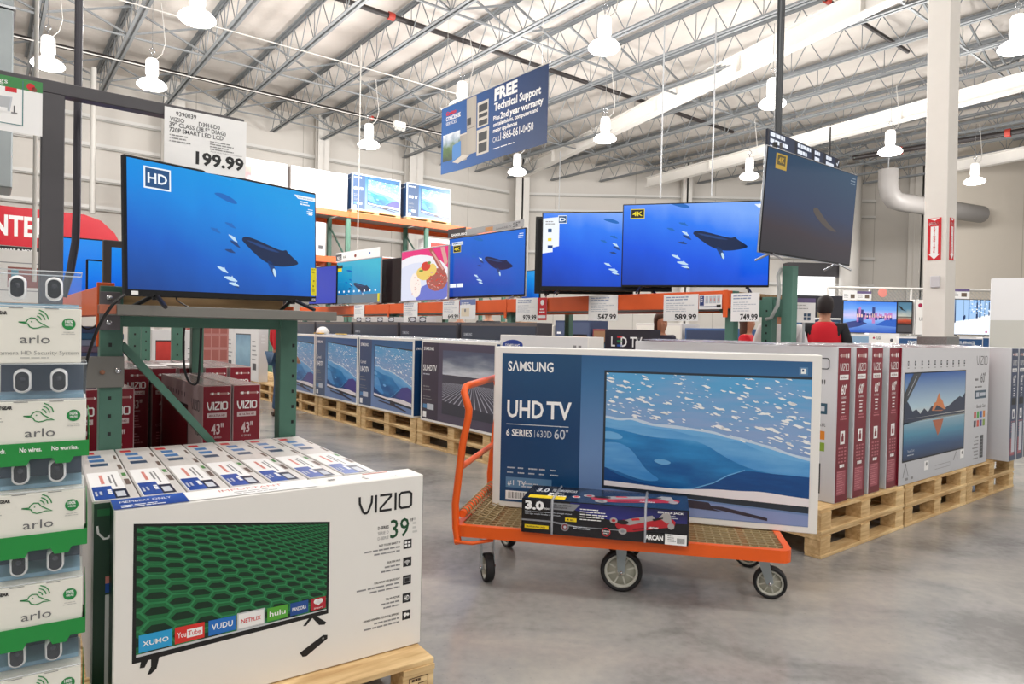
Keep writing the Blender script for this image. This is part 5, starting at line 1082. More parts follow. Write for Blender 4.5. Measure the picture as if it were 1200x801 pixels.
# right row cartons
zc = ZP
def box60(u_left, tiltd=0): pass
m60 = carton(1.62, .165, .955, {'body': P('card_silver', '#c9cacf', .45)}, vizio60); s60 = None
vfr = 2.0
uu = [uof(at_v(px, 420, vfr)) for px in (982, 1003, 1021.5)] + [uof(at_v(1060.5, 480, 1.96)) - .170]
l60 = ['leftmost of the four with maroon spines', 'second from the left of the four with maroon spines', 'third from the left of the four with maroon spines', 'rightmost maroon spine, touching the lake picture carton']
for i, u_ in enumerate(uu):
    loc = S(u_, vfr + .81, zc)
    if s60 is None: s60 = m60.build('television_carton', loc=loc, rz=RA); o = s60
    else: o = dup(s60, loc)
    tag(o, '60 inch carton standing on edge, ' + l60[i], 'carton', '60 inch cartons on the right row')
ul = uof(at_v(1060.5, 480, 1.96)); o = dup(s60, S(ul + .845, 1.985, zc), RB); o.scale = (1.043, 1, 1); tag(o, '60 inch television carton with a mountain lake picture, facing the aisle', 'carton')
mN = carton(1.62, .17, .955, {'body': P('card_silver', '#c9cacf', .45)}, vizio60n); sn = None
for i in range(4):
    loc = S(6.775 + i * .19, 1.87 + .81, zc)
    if sn is None: sn = mN.build('television_carton', loc=loc, rz=RA); o = sn
    else: o = dup(sn, loc)
    tag(o, '60 inch television carton with a navy spine at the right edge, %s from the left' % ordn[i], 'carton', 'navy spined cartons at the right edge')
# cartons behind the lake picture one (only their tops show)
for i in range(3):
    o = dup(s60, S(ul + .90, 1.985 + .175 * (i + 1), zc - .004), RB); tag(o, '60 inch television carton behind the lake picture carton, row %s back' % ordn[i], 'carton', 'cartons stacked behind the lake picture carton')
# shrink wrap lying on top of the cartons
def wrapsheet(u_, v_, w, d, z, label, seed):
    rr = random.Random(seed); b = MB(); nx, ny = 22, 8; vs = [(x / nx * w, y / ny * d, rr.uniform(0, .012) + .006 * math.sin(x * .9 + y)) for y in range(ny + 1) for x in range(nx + 1)]
    b.raw(vs, [(y * (nx + 1) + x, y * (nx + 1) + x + 1, (y + 1) * (nx + 1) + x + 1, (y + 1) * (nx + 1) + x) for y in range(ny) for x in range(nx)], WRAP, False)
    return tag(b.build('shrink_wrap', loc=S(u_, v_, z), rz=RB), label, 'plastic wrap')
wrapsheet(ul, 2.02, 1.62, .85, zc + .958, 'crinkled clear shrink wrap over the tops of the lake picture cartons', 3)
wrapsheet(3.98, 2.02, .86, 1.5, zc + .958, 'crinkled clear shrink wrap over the tops of the maroon spined cartons', 4)
wrapsheet(3.86, 5.3, .2, 4.4, zc + .903, 'crinkled clear shrink wrap along the tops of the blue left aisle cartons', 5)
# ------------------------------------------------------------ orange display shelf
KS = 5.0 / 4.7; ZF = EYE - EYE / KS; MK = len(bpy.data.objects); before = set(bpy.data.objects)
UBm = 4.70; zb1 = 1.665; bh = .145
vs_, ve_ = 3.18, 12.6
sh = empty('display_rack', S(UBm, ve_), RA); tag(sh, 'long orange beamed rack shelf carrying the row of display televisions', 'rack')
Ls = ve_ - vs_
joints = [0, 3.6, 6.45, Ls]
for i in range(3):
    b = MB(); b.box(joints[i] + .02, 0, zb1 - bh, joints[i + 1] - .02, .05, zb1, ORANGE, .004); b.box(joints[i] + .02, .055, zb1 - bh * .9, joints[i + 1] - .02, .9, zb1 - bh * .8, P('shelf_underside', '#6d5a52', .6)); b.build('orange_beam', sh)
for j in joints:
    for yy in (0, .9):
        b = MB(); x = min(max(j, .05), Ls - .05); b.box(x - .04, yy + .055, ZF + .005, x + .04, yy + .125, zb1 - .005 if j not in (Ls,) else zb1, DGREEN, .003)
        if yy == 0: b.box(x - .022, -.006, zb1 - bh - .07, x + .022, 0, zb1 + .004, ORANGE, .002); 
        b.build('upright', sh)
b = MB(); b.box(.02, .86, zb1 - bh, Ls - .02, .91, zb1, ORANGE, .004); b.build('rear_beam', sh)
b = MB()
for k in range(10): b.box(.02, .06 + k * .08, zb1 - .03, Ls - .02, .13 + k * .08, zb1 - .006, WOOD2)
b.build('deck_boards', sh)
b = MB()
for v_ in (vs_, ve_ - 6.45, ve_ - 3.6):
    x = ve_ - v_; b.bar((x - .04, .09, 1.44), (x - .16, .09, 1.52), .03, .03, DGREEN); b.bar((x + .04, .09, 1.44), (x + .16, .09, 1.52), .03, .03, DGREEN)
b.build('knee_braces', sh)
# price cards on the beam
def pcard(words, promo=None):
    def art(cv):
        T = P('sign_text', '#3a3c42', .6)
        cv.lines(.08, .88, .8, 2, .09, .04, P('tag_blue_grey', '#8a98b8', .6), 1, seed=len(words)); cv.lines(.08, .66, .9, 5, .075, .025, P('tag_pale', '#b6bcc8', .6), 1, seed=len(words) + 2)
        if words: cv.text(words, .96, .06, .20, BLACK, w=.62, al='r', bold=.03)
    return art
tags_ = [(415, 427, 357, 373.5, '', 'small white price card on the orange shelf, furthest left'), (473, 489.5, 353.5, 378, '599.97', 'narrow white price card under the food picture television'), (519, 538, 352, 374, '649.99', 'white price card left of the promotion card under the curved television'), (605, 630, 349, 376, '979.99', 'white price card reading 979.99'), (690, 724, 346, 375.5, '547.99', 'white price card reading 547.99'), (778, 818.5, 345, 376, '589.99', 'white price card reading 589.99')]
for x0, x1, y0, y1, wd, lb in tags_:
    a_ = at_u(x0, y0, UBm - .012); b_ = at_u(x1, y0, UBm - .012); z1_ = at_u((x0 + x1) / 2, y0, UBm - .012).z; z0_ = at_u((x0 + x1) / 2, y1, UBm - .012).z
    sign(V((a_.x, a_.y, 0)), V((b_.x, b_.y, 0)), z0_, z1_, pcard(wd), lb, 'price_card', 'price card', 'price cards on the display rack')
def promoA(cv): cv.rect(0, .72, 1, 1, P('promo_blue', '#7384b8', .5), 1); cv.lines(.1, .8, .9, 2, .08, .04, WINK, 2); cv.rect(.1, .15, .62, .55, P('promo_cream', '#eadfc8', .5), 1); cv.circ(.35, .45, .02, FINE, 2)
def promoR(cv): cv.rect(0, 0, 1, 1, REDI, 1); cv.circ(.5, .78, .03, WINK, 2); cv.lines(.1, .45, .9, 2, .12, .06, WINK, 2, 'c'); cv.rect(.1, .1, .9, .22, WINK, 2)
def promoB(cv):
    cv.rect(.03, .25, .22, .93, P('promo_navy', '#2a3c7c', .5), 1); cv.lines(.06, .8, .2, 3, .15, .06, WINK, 2); cv.rect(.03, .14, .8, .2, P('promo_navy', '#2a3c7c', .5), 1); cv.rect(.78, .1, .97, .3, INK, 1)
    for k in range(4): cv.rect(.28 + k * .17, .4, .42 + k * .17, .9, FINEW, 1); cv.rect(.33 + k * .17, .55, .37 + k * .17, .75, P('print_soft_red', '#d98a80', .5), 2)
for x0, x1, y0, y1, fn, lb in [(539, 557.5, 350.5, 374, promoA, 'white promotion card with a blue header on the orange shelf'), (630.5, 641, 348.5, 375, promoR, 'red promotion tag beside the 979.99 card'), (819.5, 846, 345, 362, promoB, 'white promotion card with four small pictures at the right end of the orange shelf')]:
    a_ = at_u(x0, y0, UBm - .016); b_ = at_u(x1, y0, UBm - .016); sign(V((a_.x, a_.y, 0)), V((b_.x, b_.y, 0)), at_u((x0 + x1) / 2, y1, UBm - .016).z, at_u((x0 + x1) / 2, y0, UBm - .016).z, fn, lb, 'promotion_card', 'card')
# ------------------------------------------------------------ display televisions on the shelf
zs = zb1 + .002
def place_tv(t, L_, R_, z, label, W=None, tilt=0):
    L_ = V((L_[0], L_[1], 0)); R_ = V((R_[0], R_[1], 0)); W = (R_ - L_).length; c, rz = at_seg(L_, R_, W); t.scale.x = W / TVW[t.name]; t.location = c + V((0, 0, z)); t.rotation_euler = (math.radians(tilt), 0, rz); return tag(t, label, 'television')
def pic4k(cv): whale(cv, .49, .63, .37, cv.w / cv.h); badge(cv, '4K', .05, .83, .15, .95, EK, EY, EY); cv.poly([(.90, .97), (1, .97), (1, .93), (.925, .93)], EW, 3); cv.lines(.95, .89, .99, 2, .03, .012, EW, 3)
t = tv('display_television', 1.27, .755, OB, pic4k, .010, .05, .018, footh=.06); place_tv(t, (.99, 6.2), (2.22, 5.86), zs + .062, 'large 4K television with a yellow badge showing whales, right end of the shelf')
def pichd(cv):
    whale(cv, .62, .56, .34, cv.w / cv.h); cv.poly([(0, .93), (.13, .95), (.13, .55), (.08, .53), (.08, .47), (0, .45)], EW, 3); cv.rect(.04, .74, .07, .79, EFR, 4); cv.rect(.04, .62, .07, .66, EY, 4); cv.rect(.04, .52, .08, .56, WH2, 4); cv.lines(.02, .88, .12, 2, .03, .012, FINE, 4); badge(cv, 'D', .12, .86, .19, .97, EFR, EW, EW)
t = tv('display_television', 1.24, .755, OB, pichd, .012, .05, .045, footh=.03); place_tv(t, (.265, 6.52), (1.48, 6.30), zs + .031, 'large television showing whales with a white spec strip, left of the 4K one')
t = tv('display_television', 1.1, .78, P('screen_off', '#0c0c10', .1), None, .03, .05, .03, footh=.02); place_tv(t, (.215, 6.86), (1.2, 6.75), zs + .022, 'black television standing edge-on behind the spec strip television')
def picS(cv): whale(cv, .50, .60, .36, cv.w / cv.h); badge(cv, '4K', .06, .76, .17, .88, EK, EY, EY); cv.rect(.04, .885, .2, .94, EW, 3); cv.text('SAMSUNG', .12, .898, .03, WH2, w=.14, al='c', bold=.03, l=4); cv.rect(.02, .16, .11, .225, EW, 3); cv.rect(.125, .16, .21, .225, EW, 3); cv.lines(.9, .93, .98, 3, .03, .012, EW, 3, 'r')
# curved set: bend screen and frame after building
t = tv('display_television', 1.27, .78, OD, picS, .012, .04, .025, footh=.035, silver=True)
sL, sR = at_u(525, 347, 4.74), at_u(615, 348, 4.84); t55 = place_tv(t, (sL.x - .0, sL.y), (sR.x, sR.y), zs + .037, 'curved television with a header banner, in the middle of the shelf')
def bend(o, R):
    for ch in [o] + kids(o):
        if ch.type == 'MESH':
            me = ch.data
            for v in me.vertices: v.co.y -= v.co.x * v.co.x / (2 * R)
sW = (sR - sL).length
b = MB(); n = 16; W5 = sW; 
def hdr(x, y, l): return V((x - W5 / 2, -(x - W5 / 2) ** 2 / 7. * .5 - l, y))
def shell(b, x0, x1, z0, z1, th, mat):
    for k in range(n):
        a0, a1 = x0 + (x1 - x0) * k / n, x0 + (x1 - x0) * (k + 1) / n
        p = [hdr(a0, z0, 0), hdr(a1, z0, 0), hdr(a1, z1, 0), hdr(a0, z1, 0)]; q = [v + V((0, th, 0)) for v in p]
        b.raw(p + q, [(0, 1, 2, 3), (7, 6, 5, 4), (3, 2, 6, 7), (0, 4, 5, 1)] + ([(0, 3, 7, 4)] if k == 0 else []) + ([(1, 5, 6, 2)] if k == n - 1 else []), mat)
shell(b, .02, .36, .005, .115, .004, P('header_dark', '#3a3234', .4)); shell(b, .36, W5, .01, .09, .004, P('header_silver', '#a8a8aa', .35))
cv = Cv(b, (0, 0, 0), (1, 0, 0), (0, 0, 1), W5, .12); cv.fn = lambda x, y, l: hdr(x, y, l)
cv.text('SAMSUNG', .06, .15, .25, WINK, w=.20, bold=.04); cv.text('Curved UHD TV', .84, .2, .2, DGREY, w=.2, al='r'); cv.text('55"', .86, .18, .42, DGREY, w=.09, bold=.02); cv.rect(.50, .2, .60, .6, P('header_orange', '#c88a4a', .4), 1)
hd = b.build('header_banner'); hd.parent = t55; hd.location = (0, .0, .78); hd.scale.x = 1.27 / W5
for ch in kids(t55):
    if ch.name.split('.')[0] in ('frame',):
        for v in ch.data.vertices: pass
# food picture television
FOOD_P = EM('food_pink', '#e4307c'); FW = EM('food_plate', '#f2f0f6', .95); FR_ = EM('food_red', '#d03a2c'); FB = EM('food_meat', '#a85a50'); FY = EM('food_yellow', '#e8c86a'); FC = EM('food_cream', '#f4e8e0'); FV = EM('food_violet', '#6a74c8'); FM = EM('food_meat_light', '#d8a098'); FG = EM('food_herb', '#6a8a3a')
def food(cv):
    cv.ell(.35, .28, .75, .62, FW, 2, 30); cv.ell(.35, .25, .62, .50, EM('food_plate2', '#dfe2f4', .95), 3, 30); rr = random.Random(2)
    cv.ell(.72, .14, .40, .20, FV, 4, 18, .2)
    cv.ell(.33, .30, .12, .25, FC, 5, 16, .1); 
    for _ in range(14): cv.ell(.33 + rr.uniform(-.08, .08), .3 + rr.uniform(-.2, .2), .012, .012, FM, 6, 6)
    cv.ell(.78, .38, .22, .22, FB, 5, 18, .4)
    for _ in range(40): cv.ell(.78 + rr.uniform(-.18, .18), .38 + rr.uniform(-.17, .17), rr.uniform(.01, .04), rr.uniform(.005, .015), FM if rr.random() < .6 else FR_, 6, 6, rr.uniform(-1, 1))
    cv.ell(.50, .52, .16, .13, FY, 6, 14, -.4); cv.ell(.55, .66, .10, .09, FR_, 7, 12); cv.ell(.68, .58, .10, .12, FY, 6, 12); cv.ell(.62, .72, .04, .03, FG, 8, 8); cv.ell(.45, .58, .05, .02, FG, 8, 8)
    cv.poly([(.60, .99), (.68, .99), (.95, .55), (.88, .48)], FB, 7); cv.poly([(.85, .99), (.93, .99), (1, .7), (.95, .6)], FM, 7); cv.poly([(.66, .93), (.70, .93), (.93, .57), (.90, .55)], FM, 8)
t = tv('display_television', .86, .71, FOOD_P, food, .012, .04, .012, footh=.02, silver=True, rim=TVS); fl, frr = at_u(469.5, 350, 4.66), at_u(525, 350, 4.70); place_tv(t, (fl.x, fl.y), (frr.x, frr.y), zs + .022, 'silver framed television showing a colourful plate of food', W=(frr - fl).length)
# black backs behind food tv
t = tv('display_television', .5, .68, P('screen_off', '#0c0c10', .1), lambda cv: cv.rect(0, 0, 1, 1, P('screen_off_brown', '#2a2224', .15), 1), .03, .06, .03, footh=.02, rim=P('tv_dark_brown', '#1f191a', .3)); a_, b_ = at_u(446, 350, 4.80), at_u(471, 350, 4.9); place_tv(t, (a_.x, a_.y), (b_.x, b_.y), zs + .022, 'switched-off black television between the teal and the food picture screens', W=(V((a_.x, a_.y, 0)) - V((b_.x, b_.y, 0))).length)
def picT(cv): whale(cv, .40, .45, .40, cv.w / cv.h); cv.rect(.01, .86, .14, .93, EK, 3); cv.rect(.02, .78, .12, .86, EY, 4); cv.rect(0, 0, 1, .2, EM('shelf_band', '#6a7680'), 3); [cv.circ(.06 + k * .12, .28, .018, EW, 4) for k in range(8)]
t = tv('display_television', 1.0, .70, OC, picT, .012, .04, .012, footh=.02, silver=True, rim=TVS); a_, b_ = at_u(394, 354, 4.62), at_u(446, 352, 4.72); o = place_tv(t, (a_.x, a_.y), (b_.x, b_.y), zs + .022, 'silver framed television with a teal sea screen and a white header card on top', W=(V((a_.x, a_.y, 0)) - V((b_.x, b_.y, 0))).length)
Wt = 1.0
b = MB(); b.box(-.66 * Wt + .15 * Wt, -.01, .705, Wt * .5 - .02, -.006, .85, PAPER); cv = Cv(b, (-.51 * Wt, -.01, .705), (1, 0, 0), (0, 0, 1), 1.0 * Wt, .125); cv.rect(.0, .1, .14, .95, DGREY, 1); cv.text('55', .03, .25, .4, WINK, w=.09, bold=.03, l=2); cv.text('LG', .18, .4, .25, INK, w=.06, bold=.04); cv.circ(.46, .5, .025, P('header_brown', '#8a3a2c', .5), 2); cv.circ(.78, .6, .015, BLUEI, 2); b.build('header_card', o)
b = MB(); b.box(Wt * .5 - .06, -.004, .02, Wt * .5 - .02, -.001, .15, P('yellow_label', '#e8dc20', .5)); b.build('energy_label', o)
def picV(cv): badge(cv, '4K', .03, .78, .25, .94, EK, EY, EY)
t = tv('display_television', .8, .63, EM('violet_blue', '#2a3cb0'), picV, .012, .05, .012, footh=.02); a_, b_ = at_u(362, 356, 4.4), at_u(394, 354, 4.5); place_tv(t, (a_.x, a_.y), (b_.x, b_.y), zs + .022 - .0, 'violet blue television just right of the 39 inch television', W=(V((a_.x, a_.y, 0)) - V((b_.x, b_.y, 0))).length)
t = tv('display_television', .5, .40, OA, None, .012, .05, .012, footh=.02); a_, b_ = at_u(611, 349, 5.5), at_u(632, 349, 5.5); place_tv(t, (a_.x, a_.y), (b_.x, b_.y), zs + .022, 'small blue screen glimpsed in the gap right of the curved television', W=.6)
# ------------------------------------------------------------ green post with conduit and hung dark television
UP, VP_ = 4.95, 3.03
gp = empty('equipment_post', S(UP, VP_), RA); tag(gp, 'green steel double upright at the right end of the display shelf', 'post')
pxp = at_v(925, 350, VP_)
for i, dx in enumerate((-.0, .17)):
    b = MB(); b.box(dx - .045, .02, ZF + .01, dx + .045, .10, 1.86 if i else 1.62, DGREEN, .003); b.box(dx - .08, -.02, ZF, dx + .08, .14, ZF + .01, DGREEN)
    if i == 0: holes(b, dx, .02, .9, 1.55, 1, .06, .014)
    b.build('upright', gp)
b = MB(); b.box(-.3, .04, 1.46, .2, .09, 1.60, DGREEN, .003); b.build('crossbar', gp)
b = MB(); b.tube([(.02, -.02, 1.44), (.07, -.03, 1.45), (.125, -.03, 1.55), (.135, -.03, 1.66), (.12, -.03, 1.78), (.11, .03, 1.84)], .014, P('grey_hose', '#b8bcb8', .4), 8); b.build('flexible_conduit', gp)
a_ = at_u(857, 344, UBm - .03); b_ = at_u(890, 344, UBm - .03); sign(V((a_.x, a_.y, 0)), V((b_.x, b_.y, 0)), at_u(875, 376.5, UBm - .03).z, at_u(875, 343, UBm - .03).z, pcard('749.99'), 'white price card reading 749.99, right of the shelf end', 'price_card', 'price card', 'price cards on the display rack')
for o in [o for o in bpy.data.objects if o not in before and o.parent is None]:   # the whole display bay stands a little deeper in the island
    o.location = CAM + (o.location - CAM) * KS; o.scale = o.scale * KS
DKS = G('dark_screen', [(0, '#2c2a30'), (.25, '#3a3038'), (.5, '#2c3c5c'), (1, '#2a4c68')], d=(.1, .9), noise=.1, nscale=(2, 2), emit=.8, rough=.08)
def picD(cv):
    cv.rect(.08, .82, .19, .97, EM('gold_badge', '#b8963a'), 2); cv.rect(.095, .86, .175, .955, EM('gold_dark', '#5a5034'), 3); cv.text('4K', .135, .885, .05, EM('gold_badge', '#b8963a'), w=.06, al='c', bold=.03, l=4)
    cv.lines(.9, .95, .98, 3, .03, .012, EM('dim_text', '#7a8a9a'), 2, 'r'); fan(cv, [(.5, .52), (.55, .55), (.62, .47), (.72, .38), (.82, .33), (.72, .33), (.62, .38), (.53, .46)], EM('whale_brown', '#4c4440'), 2)
TL = at_y(892, 172, 5.02); hw = V((1.87, 5.15, 0)); hx = V((3.0, 6.03, 0))
t = tv('hanging_television', (hx - hw).length, .80, DKS, picD, .008, .045, .012, silver=True, footh=.05)
t.parent = None; place_tv(t, hw, hx, 1.945, 'large dimmed television hung from a black pole, turned and tilted down towards the viewer', tilt=3.5)
WH = (hx - hw).length
b = MB(); b.box(-.10, .055, .3, .10, .09, .62, BLACK); b.tube([(-WH * .5 + .32, .14, .35), (-WH * .5 + .32, .14, .9)], .02, BLACK, 8); b.box(-WH * .5 + .28, .05, .45, .1, .13, .52, BLACK); b.build('mount', t)
# pole
pp = at_y(913, 100, 5.62); b = MB(); b.tube([(0, 0, 2.2), (0, 0, ZJ)], .031, P('black_pole', '#303438', .4), 12); b.tube([(0, 0, 2.80), (0, 0, 2.9)], .04, STEELD, 12); tag(b.build('ceiling_pole', loc=V((pp.x, pp.y, 0))), 'black pole from the roof carrying the dark hanging television', 'pole')
# illuminated sign strip above it
stp = empty('sign_strip'); 
a_ = at_y(900, 150, 5.45); b_ = at_y(984, 178, 6.35); d = V((b_.x - a_.x, b_.y - a_.y, 0)); Lg = d.length; rz = math.atan2(d.y, d.x); zt_ = a_.z
stp.location = V((a_.x, a_.y, zt_ - .19)); stp.rotation_euler = (0, 0, rz)
tag(stp, 'dark sign strip with white panels above the hanging television', 'sign')
b = MB(); b.box(0, 0, 0, Lg, .02, .19, P('strip_dark', '#232838', .35), .002); cv = Cv(b, (0, 0, 0), (1, 0, 0), (0, 0, 1), Lg, .19)
SP = EM('strip_white', '#e8eef8', 1.0)
for x0, x1, s_ in ((.02, .34, 1), (.37, .58, 2), (.61, .75, 3), (.78, .93, 4)): cv.rect(x0, .05, x1, .95, P('strip_panel', '#2c3c5c' if s_ != 3 else '#4a3440', .35), 1); cv.lines(x0 + .01, .74, x1 - .01, 3, .28, .17, SP, 2, seed=s_)
cv.line([(.95, .75), (.965, .65), (.99, .9)], .008, SP, 2); cv.poly([(.95, .3), (.99, .3), (.97, .15)], SP, 2)
b.build('panel', stp); b = MB(); b.tube([(Lg * .86, .01, .19), (Lg * .86, .01, .45)], .008, BLACK, 6); b.build('hanger', stp)
# ------------------------------------------------------------ upper rack at the left wall
VR = 15.0; ur = empty('storage_rack', S(0, VR), RB); tag(ur, 'tall orange and green storage rack along the left wall holding large cartons', 'rack')
zu = 4.04; zl = 2.95
ups = [uof(at_v(px, 300, VR)) for px in (268, 338, 408, 500, 592)]
for i, u_ in enumerate(ups):
    for yy in (0, 1.1):
        b = MB(); b.box(u_ - .05, yy, .01, u_ + .05, yy + .08, zu - .01, RGREEN, .004); b.box(u_ - .09, yy - .03, 0, u_ + .09, yy + .12, .01, RGREEN); b.build('upright', ur)
    b = MB()
    for z in (1.0, 2.2, 3.4): b.bar((u_, .08, z - .5), (u_, 1.1, z + .4), .03, .03, DGREEN)
    b.build('diagonal_brace', ur)
for z in (zu, zl):
    for i in range(4):
        b = MB(); 
        if z == zl and i == 3: continue
        for yy in (-.05, 1.18): b.box(ups[i], yy, z - .14, ups[i + 1] - .005, yy + .05, z, ORANGE, .004)
        b.box(ups[i] + .06, .09, z - .03, ups[i + 1] - .06, 1.15, z - .012, P('wire_deck', '#9a9c9a', .4, .6)); b.build('beam', ur)
samS = carton(1.30, .6, .86, {'body': P('card_blue_white', '#c8d0dc', .4)}, samsung_small('plainu')); sm = None
for i, (px0, px1, lb) in enumerate([(410.5, 469, 'left'), (470, 533, 'right')]):
    pL = at_v(px0, 230, VR); pR = at_v(px1 + (0 if i == 0 else 0), 230, VR); W = uof(pR) - uof(pL)
    if i == 0: o = sm = samS.build('television_carton')
    else: o = dup(sm)
    o.location = S((uof(pL) + uof(pR)) / 2 + .05, VR + .05, zu + .09); o.rotation_euler = (0, 0, RB); tag(o, 'wrapped blue television carton on the top of the storage rack, %s one of the two' % lb, 'carton', 'wrapped cartons on the storage rack')
    pt = make_pallet(1.3, .7, .085, seed=20 + i); pt.location = S((uof(pL) + uof(pR)) / 2 + .05, VR + .03, zu + .002); pt.rotation_euler = (0, 0, RB); tag(pt, 'thin pallet under the %s wrapped blue carton on the storage rack' % lb, 'pallet')
GP['pinkcar'] = G('print_pinkcar', [(0, '#f0e8e8'), (.5, '#d88a90'), (1, '#f4c0a8')], noise=.4, nscale=(3, 4), rough=.4)
def whitebig(f, l, r, t): f.rect(.01, .01, .99, .99, P('card_bright', '#e6e4e4', .45), 0); f.rectuv(.08, .38, .42, .80, GP['pinkcar'], 1); f.rect(.09, .30, .42, .38, P('print_mauve', '#8a6a74', .4), 1); f.lines(.55, .8, .9, 3, .08, .03, FINEW, 1); l.rect(.02, .02, .98, .98, P('card_tan', '#a8a09c', .5), 0)
wbm = None
for i, (px0, px1, lb) in enumerate([(343, 407, 'on the rack top beside the blue ones'), (262, 338, 'on the rack top above the 39 inch television')]):
    pL = at_v(px0, 230, VR); pR = at_v(px1, 230, VR); W = 1.3
    if wbm is None: o = wbm = carton(1.35, .8, .88, {'body': WB}, whitebig).build('large_carton')
    else: o = dup(wbm)
    o.location = S((uof(pL) + uof(pR)) / 2, VR + .05, zu + .002); o.rotation_euler = (0, 0, RB); tag(o, 'white carton with faded pink picture, ' + lb, 'carton')
def lowb(px0, px1, k, label, H=.78, mat=None):
    pL = at_v(px0, 270, VR); pR = at_v(px1, 270, VR); W = uof(pR) - uof(pL); b = carton(W, .5, H, {'body': WB}, plain(WB, k)); o = b.build('television_carton', loc=S((uof(pL) + uof(pR)) / 2, VR + .1, zl + .002), rz=RB); tag(o, label, 'carton')
lowb(345, 383.5, G('print_pale_sea', [(0, '#f0f0f4'), (.4, '#7a9cc8'), (1, '#c8d4e8')], noise=.2, rough=.3), 'white carton with a pale sea picture on the lower storage rack level, far left')
lowb(504, 545, GP['redcanyon'], 'white carton with a red brown picture on the lower level, above the food picture screen', .72)
lowb(446, 480, P('card_orange_brown', '#9a5a48', .5), 'small brown carton on the lower level of the storage rack', .12)
# ------------------------------------------------------------ banner
def banner():
    TLp = at_y(518, 127, 12.3); TRp = at_y(643, 74, 10.1); z1 = (TLp.z + TRp.z) / 2; z0 = (at_y(516, 204, 12.3).z + at_y(639, 168.6, 10.1).z) / 2
    d = V((TRp.x - TLp.x, TRp.y - TLp.y, 0)); w = d.length; h = z1 - z0; e = empty('hanging_banner', V((TLp.x, TLp.y, z0)), math.atan2(d.y, d.x)); tag(e, 'blue hanging banner offering free technical support, with appliances pictured', 'banner')
    b = MB(); nx = 24; wav = lambda x: .03 * math.sin(x * 2.3) * math.sin(x * .9 + 1)
    BG = G('banner_blue', [(0, '#2a66b0'), (.35, '#1f5496'), (.7, '#1e3e72'), (1, '#1d3864')], d=(.9, .1), noise=.06, nscale=(2, 2), rough=.5)
    cv = Cv(b, (0, 0, 0), (1, 0, 0), (0, 0, 1), w, h, 0); cv.fn = lambda X, Y, l: V((X, wav(X) * (1 - Y / h) - l * 3, Y))
    for k in range(nx):
        for j in range(6):
            x0, x1, y0, y1 = k / nx, (k + 1) / nx, j / 6, (j + 1) / 6; cv.poly([(x0, y0), (x1, y0), (x1, y1), (x0, y1)], BG, 0, False)
            b.face([cv.p(x, y, -3) for x, y in [(x0, y1), (x1, y1), (x1, y0), (x0, y0)]], P('banner_back', '#27497c', .6))
    cv.text('FREE', .545, .80, .155, WINK, w=.205, bold=.045); cv.text('Technical Support', .545, .655, .105, WINK, w=.40, bold=.03)
    cv.text('Plus', .54, .525, .06, WINK, w=.06, bold=.02); cv.text('2nd year warranty', .605, .52, .085, WINK, w=.36, bold=.03); cv.text('on televisions, computers and', .54, .44, .055, WINK, w=.385, bold=.03); cv.text('major appliances', .54, .36, .055, WINK, w=.215, bold=.03)
    cv.text('CALL', .54, .225, .07, WINK, w=.065); cv.text('1-866-861-0450', .61, .225, .105, WINK, w=.28, bold=.01); cv.lines(.545, .13, .86, 1, .02, .012, WINK)
    cv.text('Costco', .05, .86, .055, REDI, w=.11, bold=.05); cv.text('CONCIERGE', .05, .78, .06, WINK, w=.155, bold=.03); cv.text('SERVICES', .05, .71, .05, WINK, w=.11)
    ST = G('banner_steel', [(0, '#77716a'), (.5, '#b5aea4'), (1, '#8c857c')], d=(1.5, 0), rough=.5); SD = P('banner_dark_glass', '#3a3c40', .5); SL = P('banner_light', '#cfc9c0', .5)
    def R(x0, y0, x1, y1, m, l=2): cv.rect(x0, y0, x1, y1, m, l)
    R(.27, .18, .37, .98, ST); R(.27, .55, .37, .555, SD, 3); R(.275, .60, .315, .70, SD, 3); R(.2, .12, .27, .50, ST, 3); R(.2, .49, .27, .51, SL, 4)
    R(.375, .12, .50, .48, SL); R(.38, .51, .49, .86, SL); 
    for y0, y1 in ((.15, .28), (.31, .43), (.53, .60), (.64, .69), (.72, .82)): R(.395, y0, .48, y1, SD, 3)
    cv.rectuv(.02, .18, .2, .58, G('banner_photo', [(0, '#3a4a3c'), (.45, '#5c7a44'), (.7, '#a8b8c8'), (1, '#e8eef4')], noise=.35, nscale=(4, 4), rough=.5), 2)
    cv.poly([(.12, .14), (.18, .10), (.30, .16), (.23, .21)], SL, 5); cv.poly([(.12, .15), (.21, .20), (.21, .42), (.12, .38)], P('banner_screen', '#4a86c8', .5), 5)
    b.build('banner_cloth', e)
    b = MB(); b.tube([(-.03, 0, h), (w + .03, 0, h)], .012, PIPEW, 6); b.build('top_rail', e)
    for x in (.15, w - .15): b = MB(); b.tube([(x, 0, h), (x, 0, ZJ - z0)], .003, PIPEW, 5); b.build('hanging_wire', e)
banner()
